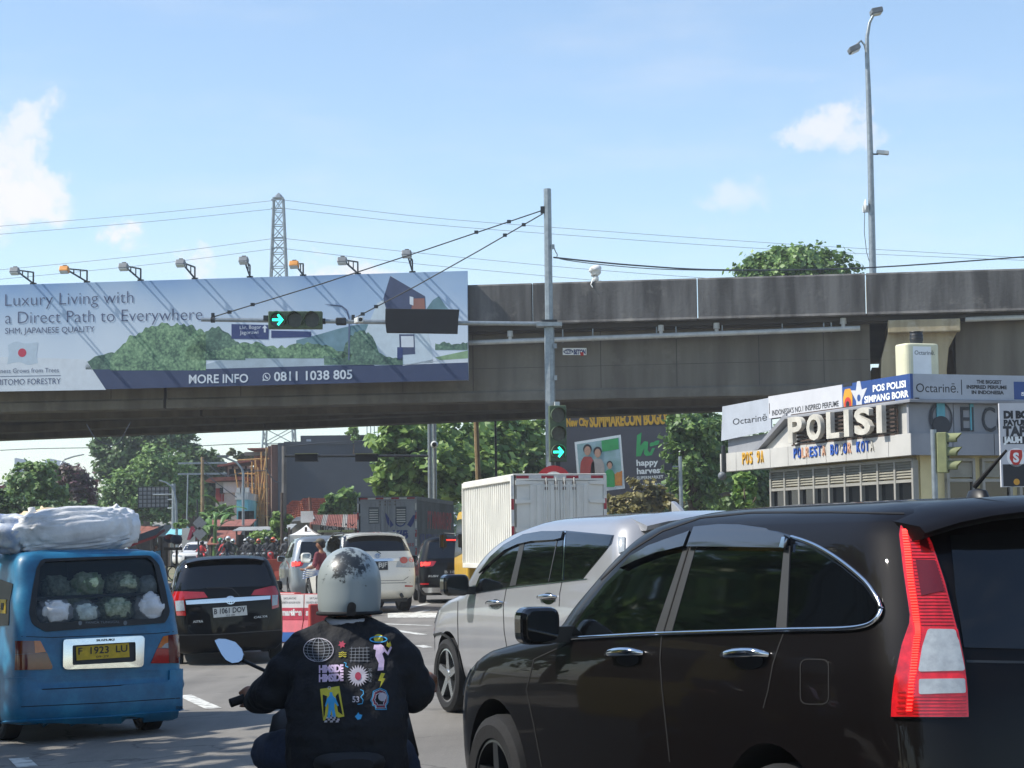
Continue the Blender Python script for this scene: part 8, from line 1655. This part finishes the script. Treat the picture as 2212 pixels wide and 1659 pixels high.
# shacks and stalls
def shack(label,x0,x1,yt,yb,d,roofm,wallm,lean=.3,dep=3):
    t=thingw('market_stall',label,'stall',(P(x0,yt,d).x,d,0),'roadside stalls beyond the overpass'); a=P(x0,yt,d); b=P(x1,yt+0,d)
    MB().box(a.x+.1,b.x-.1,d+dep-.1,d+dep,0,a.z).build('back_wall',wallm,t); k=max(2,int((b.x-a.x)/.8))
    for i in range(k): u,w=lerp(a.x-.2,b.x+.2,i/k),lerp(a.x-.2,b.x+.2,(i+1)/k)-.02; MB().add([(u,d-.3,a.z-lean),(w,d-.3,a.z-lean),(w,d+dep,a.z+.15),(u,d+dep,a.z+.15),(u,d-.3,a.z-lean+.04),(w,d-.3,a.z-lean+.04),(w,d+dep,a.z+.19),(u,d+dep,a.z+.19)],[(0,3,2,1),(4,5,6,7),(0,1,5,4),(1,2,6,5),(2,3,7,6),(3,0,4,7)]).build('roof_sheet',roofm,t)
    for x in (a.x,(a.x+b.x)/2,b.x): MB().tube([(x,d,0),(x,d,a.z-lean)],.05,6).build('post','shack_wood',t)
    MB().box(a.x+.2,b.x-.2,d+.2,d+.9,0,.85).build('counter','shack_wood',t); MB().box(a.x,a.x+.08,d+.1,d+dep-.12,0,a.z-.3).build('side_wall',wallm,t)
    return t
shack('dark timber stall with a flat rusty roof left of the scaffolding',330,760,1150,1380,128,'roof_rust','shack_wood'); shack('grey roofed stall under the tiled house',640,1010,1230,1400,121,'roof_asbestos','shack_wood',.1); shack('low brown stall with a torn awning behind the motorcycles',360,600,1270,1380,124,'roof_rust','shack_wood',.7)
t=shack('small stall with white and blue awning left of the shop row',1010,1200,1200,1400,117,'roof_asbestos','tarp_dark',.2)
PL_=lambda x,y,d: at(*zl((x,y))[0][:2],d)
def shackL(label,x0,x1,yt,d,roofm,wallm,lean=.4):
    global P; P0=P; P=PL_; s=shack(label,x0,x1,yt,0,d,roofm,wallm,lean,2.5); P=P0; return s
shackL('stall with a slanted grey sheet roof below the sign gantry',1640,1850,1170,150,'roof_asbestos','shack_wood',.9); shackL('low stall with rusty roof at the left of the stall row',1400,1640,1220,146,'roof_rust','shack_wood'); shackL('stall with pale green awning under the lamp post',1840,1960,1230,140,'wall_teal','wall_beige',.4); shackL('block wall shed behind the lamp post at left',1860,2110,1030,158,'roof_zinc','concrete',.1)
# graffiti wall
a=P(45,1215,132); b=P(185,1205,132); w=thingw('garden_wall','pale wall with pink graffiti behind the white cars','wall',(a.x,132,0)); MB().box(a.x,b.x,132,132.2,0,a.z).build('wall','wall_white',w); text('lettering','MORE',wall((a.x+.3,131.99,P(60,1335,132).z),(1,0,0)),1.1,'ink_pink',w,bold=.05,shear=.3)
# sign gantry seen from behind
d=142; G1=[zl((1508,770))[0],zl((1835,985))[0]]; a=at(*G1[0],d); b=at(*G1[1],d); t=thingw('road_sign','large road sign panel seen from behind on a cantilever pole','sign',(b.x+1,d,0)); mat('sign_back_grey','#8d9094',.6,metal=.3,var=.12)
MB().box(a.x,b.x,d,d+.06,b.z,a.z).build('panel','sign_back_grey',t)
for i in range(8): x=lerp(a.x,b.x,i/7); MB().box(x-.03,x+.03,d-.06,d-.002,b.z,a.z).build('frame_bar','steel_dark',t)
for i in range(6): z=lerp(b.z,a.z,i/5); MB().box(a.x,b.x,d-.09,d-.062,z-.03,z+.03).build('frame_bar','steel_dark',t)
pp_=at(*zl((1895,800))[0],d); MB().tube([(pp_.x,d-.2,0),(pp_.x,d-.2,a.z+.2)],.14,8).build('post','galv',t)
for yy in (905,1000,850): z=at(*zl((1800,yy))[0],d).z; MB().tube([(a.x+(1 if yy<900 else 2),d-.15,z),(pp_.x,d-.2,z)],.06,6).build('arm','galv',t)
# street lamps and poles beyond
GL='street lamps beyond the overpass'
c=[at(*q,130) for q in zl((1935,1200),(1915,950),(1895,810),(1870,760),(1810,720),(1730,695))]; c[0].z=0; lampost(c[0],c,.09,.05,'street_lamp','curved street lamp beside the cantilever road sign at left')
c=[at(*q,150) for q in zl((655,700),(655,540),(670,500),(710,465),(800,435),(915,412))]; c[0].z=0; lampost(c[0],c,.09,.05,'street_lamp','single armed street lamp rising behind the blossoming tree')
c=[at(*Z(*q),128) for q in ((712,1350),(712,900),(712,620),(700,570),(640,500),(560,465),(480,430))]; c[0].z=0; lp=lampost(c[0],c,.09,.05,'street_lamp','grey street lamp in front of the turquoise house'); q=at(*Z(500,435),128); MB().box(q.x-.4,q.x+.3,127.9,128.1,q.z-.05,q.z+.08).build('lamp_head','lamp_grey',lp)
for pts,d,r,ms_,lb in ((((1155,1380),(1158,320)),113,.15,'concrete','tall concrete utility pole beside the dark building'),(((1133,1380),(1135,830)),112,.1,'shack_wood','dark timber pole beside the concrete utility pole'),(((270,1100),(268,440)),136,.14,'wood_pole','brown power pole with crossarms left of the red house'),(((1480,1240),(1437,880)),110,.1,'column_brown','leaning rusty pole in front of the tiled roof'),(((985,600),(960,340)),140,.06,'wood_pole','thin pole rising from the scaffolding'),(((235,1330),(210,900)),118,.06,'steel_dark','thin dark sign post with diamond plates'),(((85,1100),(110,620)),140,.06,'galv','thin pole at the right of the tree group')):
    a=at(*Z(*pts[0]),d); b=at(*Z(*pts[1]),d); a.z=0; up=thingw('utility_pole',lb,'pole',a); MB().tube([a,b],[r,r*.8],8).build('pole',ms_,up)
    if 'crossarms' in lb:
        for zz in (.4,1.1): MB().box(b.x-1.6,b.x+1.6,d-.06,d+.06,b.z-zz-.06,b.z-zz+.06).build('crossarm','galv',up)
    if 'diamond' in lb:
        for yy in (1160,1275): q=at(*Z(240,yy),d); MB().prism([(-.4,0),(0,-.4),(.4,0),(0,.4)],-.02,.02,wall((q.x,d-.08,q.z),(1,0,0))).build('sign_plate','sign_back_grey',up)
for pts,d,lb in ((((270,460),(500,640),(720,600),(960,590)),135,'sagging cable from the brown power pole to the scaffolding'),(((1158,330),(1600,285),(2050,262)),113,'upper cable along the dark building wall'),(((960,560),(1050,700),(1150,715)),113,'sagging cable beside the beige wall'),(((300,620),(420,720),(640,880)),135,'slanting cable in front of the red house'),(((210,322),(520,305),(900,290)),160,'thin cable crossing the sky gap left of the tower')):
    wire('overhead_cable',[(*Z(x,y),d) for x,y in pts],.03,lb,'cables beyond the overpass')
wire('overhead_cable',[(*zl((0,368))[0][:2],160),(*zl((400,350))[0][:2],160),(*zl((980,340))[0][:2],160)],.03,'thin cable crossing the sky gap at far left','cables beyond the overpass')
# far towers and hills
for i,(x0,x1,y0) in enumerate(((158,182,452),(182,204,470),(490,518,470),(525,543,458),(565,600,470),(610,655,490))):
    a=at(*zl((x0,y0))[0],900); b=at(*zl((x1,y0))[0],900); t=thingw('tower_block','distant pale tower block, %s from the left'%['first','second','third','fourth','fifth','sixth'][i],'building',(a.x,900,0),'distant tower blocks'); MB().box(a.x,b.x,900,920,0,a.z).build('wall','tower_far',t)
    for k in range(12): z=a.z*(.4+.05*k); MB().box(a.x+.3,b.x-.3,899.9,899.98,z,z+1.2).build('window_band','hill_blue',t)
t=bld('house','dark red tiled roof behind the trees at the far left edge',10,135); a=at(-60,1075,135); b=at(*zl((110,760))[0],140); MB().box(a.x,b.x,136,142,0,a.z+.02).build('wall','wall_beige',t); tiled_roof(t,(a.x,135,a.z),(b.x,135,a.z),(b.x-.5,141,b.z),(a.x,141,b.z),6,12,'roof_rust')
mb=MB(); n=60; r8=random.Random(3)
xs=[-700+1400*i/n for i in range(n+1)]; hs=[10+6*math.sin(i*.5)+5*r8.random() for i in range(n+1)]
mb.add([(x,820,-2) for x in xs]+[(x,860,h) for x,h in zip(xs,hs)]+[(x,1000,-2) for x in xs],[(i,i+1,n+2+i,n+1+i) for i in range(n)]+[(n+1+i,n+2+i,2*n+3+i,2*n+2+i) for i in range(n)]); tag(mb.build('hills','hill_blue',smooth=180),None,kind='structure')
# rows of trees closing the street behind
for k in range(9):
    x=-62+13*k; d=205+12*(k%3)
    if -26<x<-19: continue
    tree('tree','background tree %s in the far row behind the street'%['first','second','third','fourth','fifth','sixth','seventh','eighth','ninth'][k],(x,d,0),[((x,d,6),(5.5,4,3.6)),((x+3,d+1,4.6),(4.5,3.5,3)),((x-3,d,5),(4,3.5,3))],3200,.6,'leaf_dark' if k%2 else 'leaf_mid',60+k,.3,'far row of background trees')
for k,(x,d) in enumerate(((16,125),(22,118),(28,128),(12,140),(6,135))):
    tree('tree','leafy tree %s behind the police post and billboard'%['first','second','third','fourth','fifth'][k],(x,d,0),[((x,d,4.5),(4.5,3.5,3.6)),((x+2.5,d,3.4),(3.5,3,2.6))],3600,.45,'leaf_dark',80+k,.25,'trees behind the billboard')
# cart and loaded barrow at left
mat('tarp_red','#9c2f33',.7,var=.2); mat('tarp_navy','#2a3350',.7,var=.25,scale=5)
a=PL_(1800,1430,86); ct=thingw('handcart','loaded handcart with red and blue bundles behind the black compact car','cart',(a.x+.8,86,gz(a.x,86))); b=PL_(1960,1500,86); zb0=PL_(1850,1425,86).z
MB().box(a.x,b.x,85.6,86.6,zb0-.12,zb0).build('deck','shack_wood',ct)
for x in (a.x+.1,b.x-.1): MB().box(x-.04,x+.04,85.7,85.78,.3,zb0-.125).build('leg','shack_wood',ct)
for sg in (0,1): MB().lathe([(.28,-.03),(.32,-.03),(.32,.03),(.28,.03)],20,frame(((a.x+b.x)/2,85.55+1.1*sg,.62),(1,0,0),(0,0,1),(0,1,0)),close=True).build('wheel','rubber',ct)
for k,(x,y,rx,rz,ms_,lb) in enumerate(((1860,1330,80,45,'tarp_navy','dark blue bundle on the handcart'),(1850,1310,50,30,'tarp_red','red bundle on top of the handcart'),(1920,1340,60,50,'tarp_navy','navy bundle at the right of the handcart'))):
    q=PL_(x,y,86-.3*k); kk=86*K/F; blob('cloth_bundle',lb,'bundle',MX.Translation(q),(rx*kk*1.0,.4,rz*kk),ms_,50+k,.15,2.4,'bundles on the handcart',24,14)
a=PL_(1390,1430,80); b=PL_(1700,1320,80); st=thingw('market_stall','stall with a slanting dark red canopy beside the blue minivan roof','stall',(a.x,80,gz(a.x,80)),'roadside stalls beyond the overpass')
MB().add([a,V((b.x,80,b.z)),V((b.x,82,b.z+.25)),V((a.x,82,a.z+.25)),a+V((0,0,.1)),V((b.x,80,b.z+.1)),V((b.x,82,b.z+.35)),V((a.x,82,a.z+.35))],[(0,3,2,1),(4,5,6,7),(0,1,5,4),(1,2,6,5),(2,3,7,6),(3,0,4,7)]).build('canopy','tarp_red',st)
MB().add([a+V((0,-.02,.11)),V((b.x,79.98,b.z+.11)),V((b.x,82,b.z+.5)),V((a.x,82,a.z+.5))],[(0,1,2,3)]).build('canopy_cover','tarp_dark',st)
for x,z in ((a.x+.1,a.z),(b.x-.1,b.z)):
    for y in (80.1,81.8): MB().tube([(x,y,0),(x,y,z)],.035,6).build('post','shack_wood',st)
MB().box(a.x,b.x,80.3,81.5,0,.9).build('counter','shack_wood',st)
# ================================================================ air
hz=MB().box(-1600,1600,-320,3050,-3.2,38.5).build('haze','haze_air' if False else 'seam'); hz.data.materials.clear(); tag(hz,None,kind='stuff')
hm_=bpy.data.materials.new('haze_air'); hm_.use_nodes=True; nt=hm_.node_tree; nt.nodes.clear(); pv=nt.nodes.new('ShaderNodeVolumePrincipled'); pv.inputs['Color'].default_value=(.88,.93,1,1); pv.inputs['Density'].default_value=.0006; pv.inputs['Anisotropy'].default_value=.2
ou=nt.nodes.new('ShaderNodeOutputMaterial'); nt.links.new(pv.outputs[0],ou.inputs['Volume']); hz.data.materials.append(hm_)
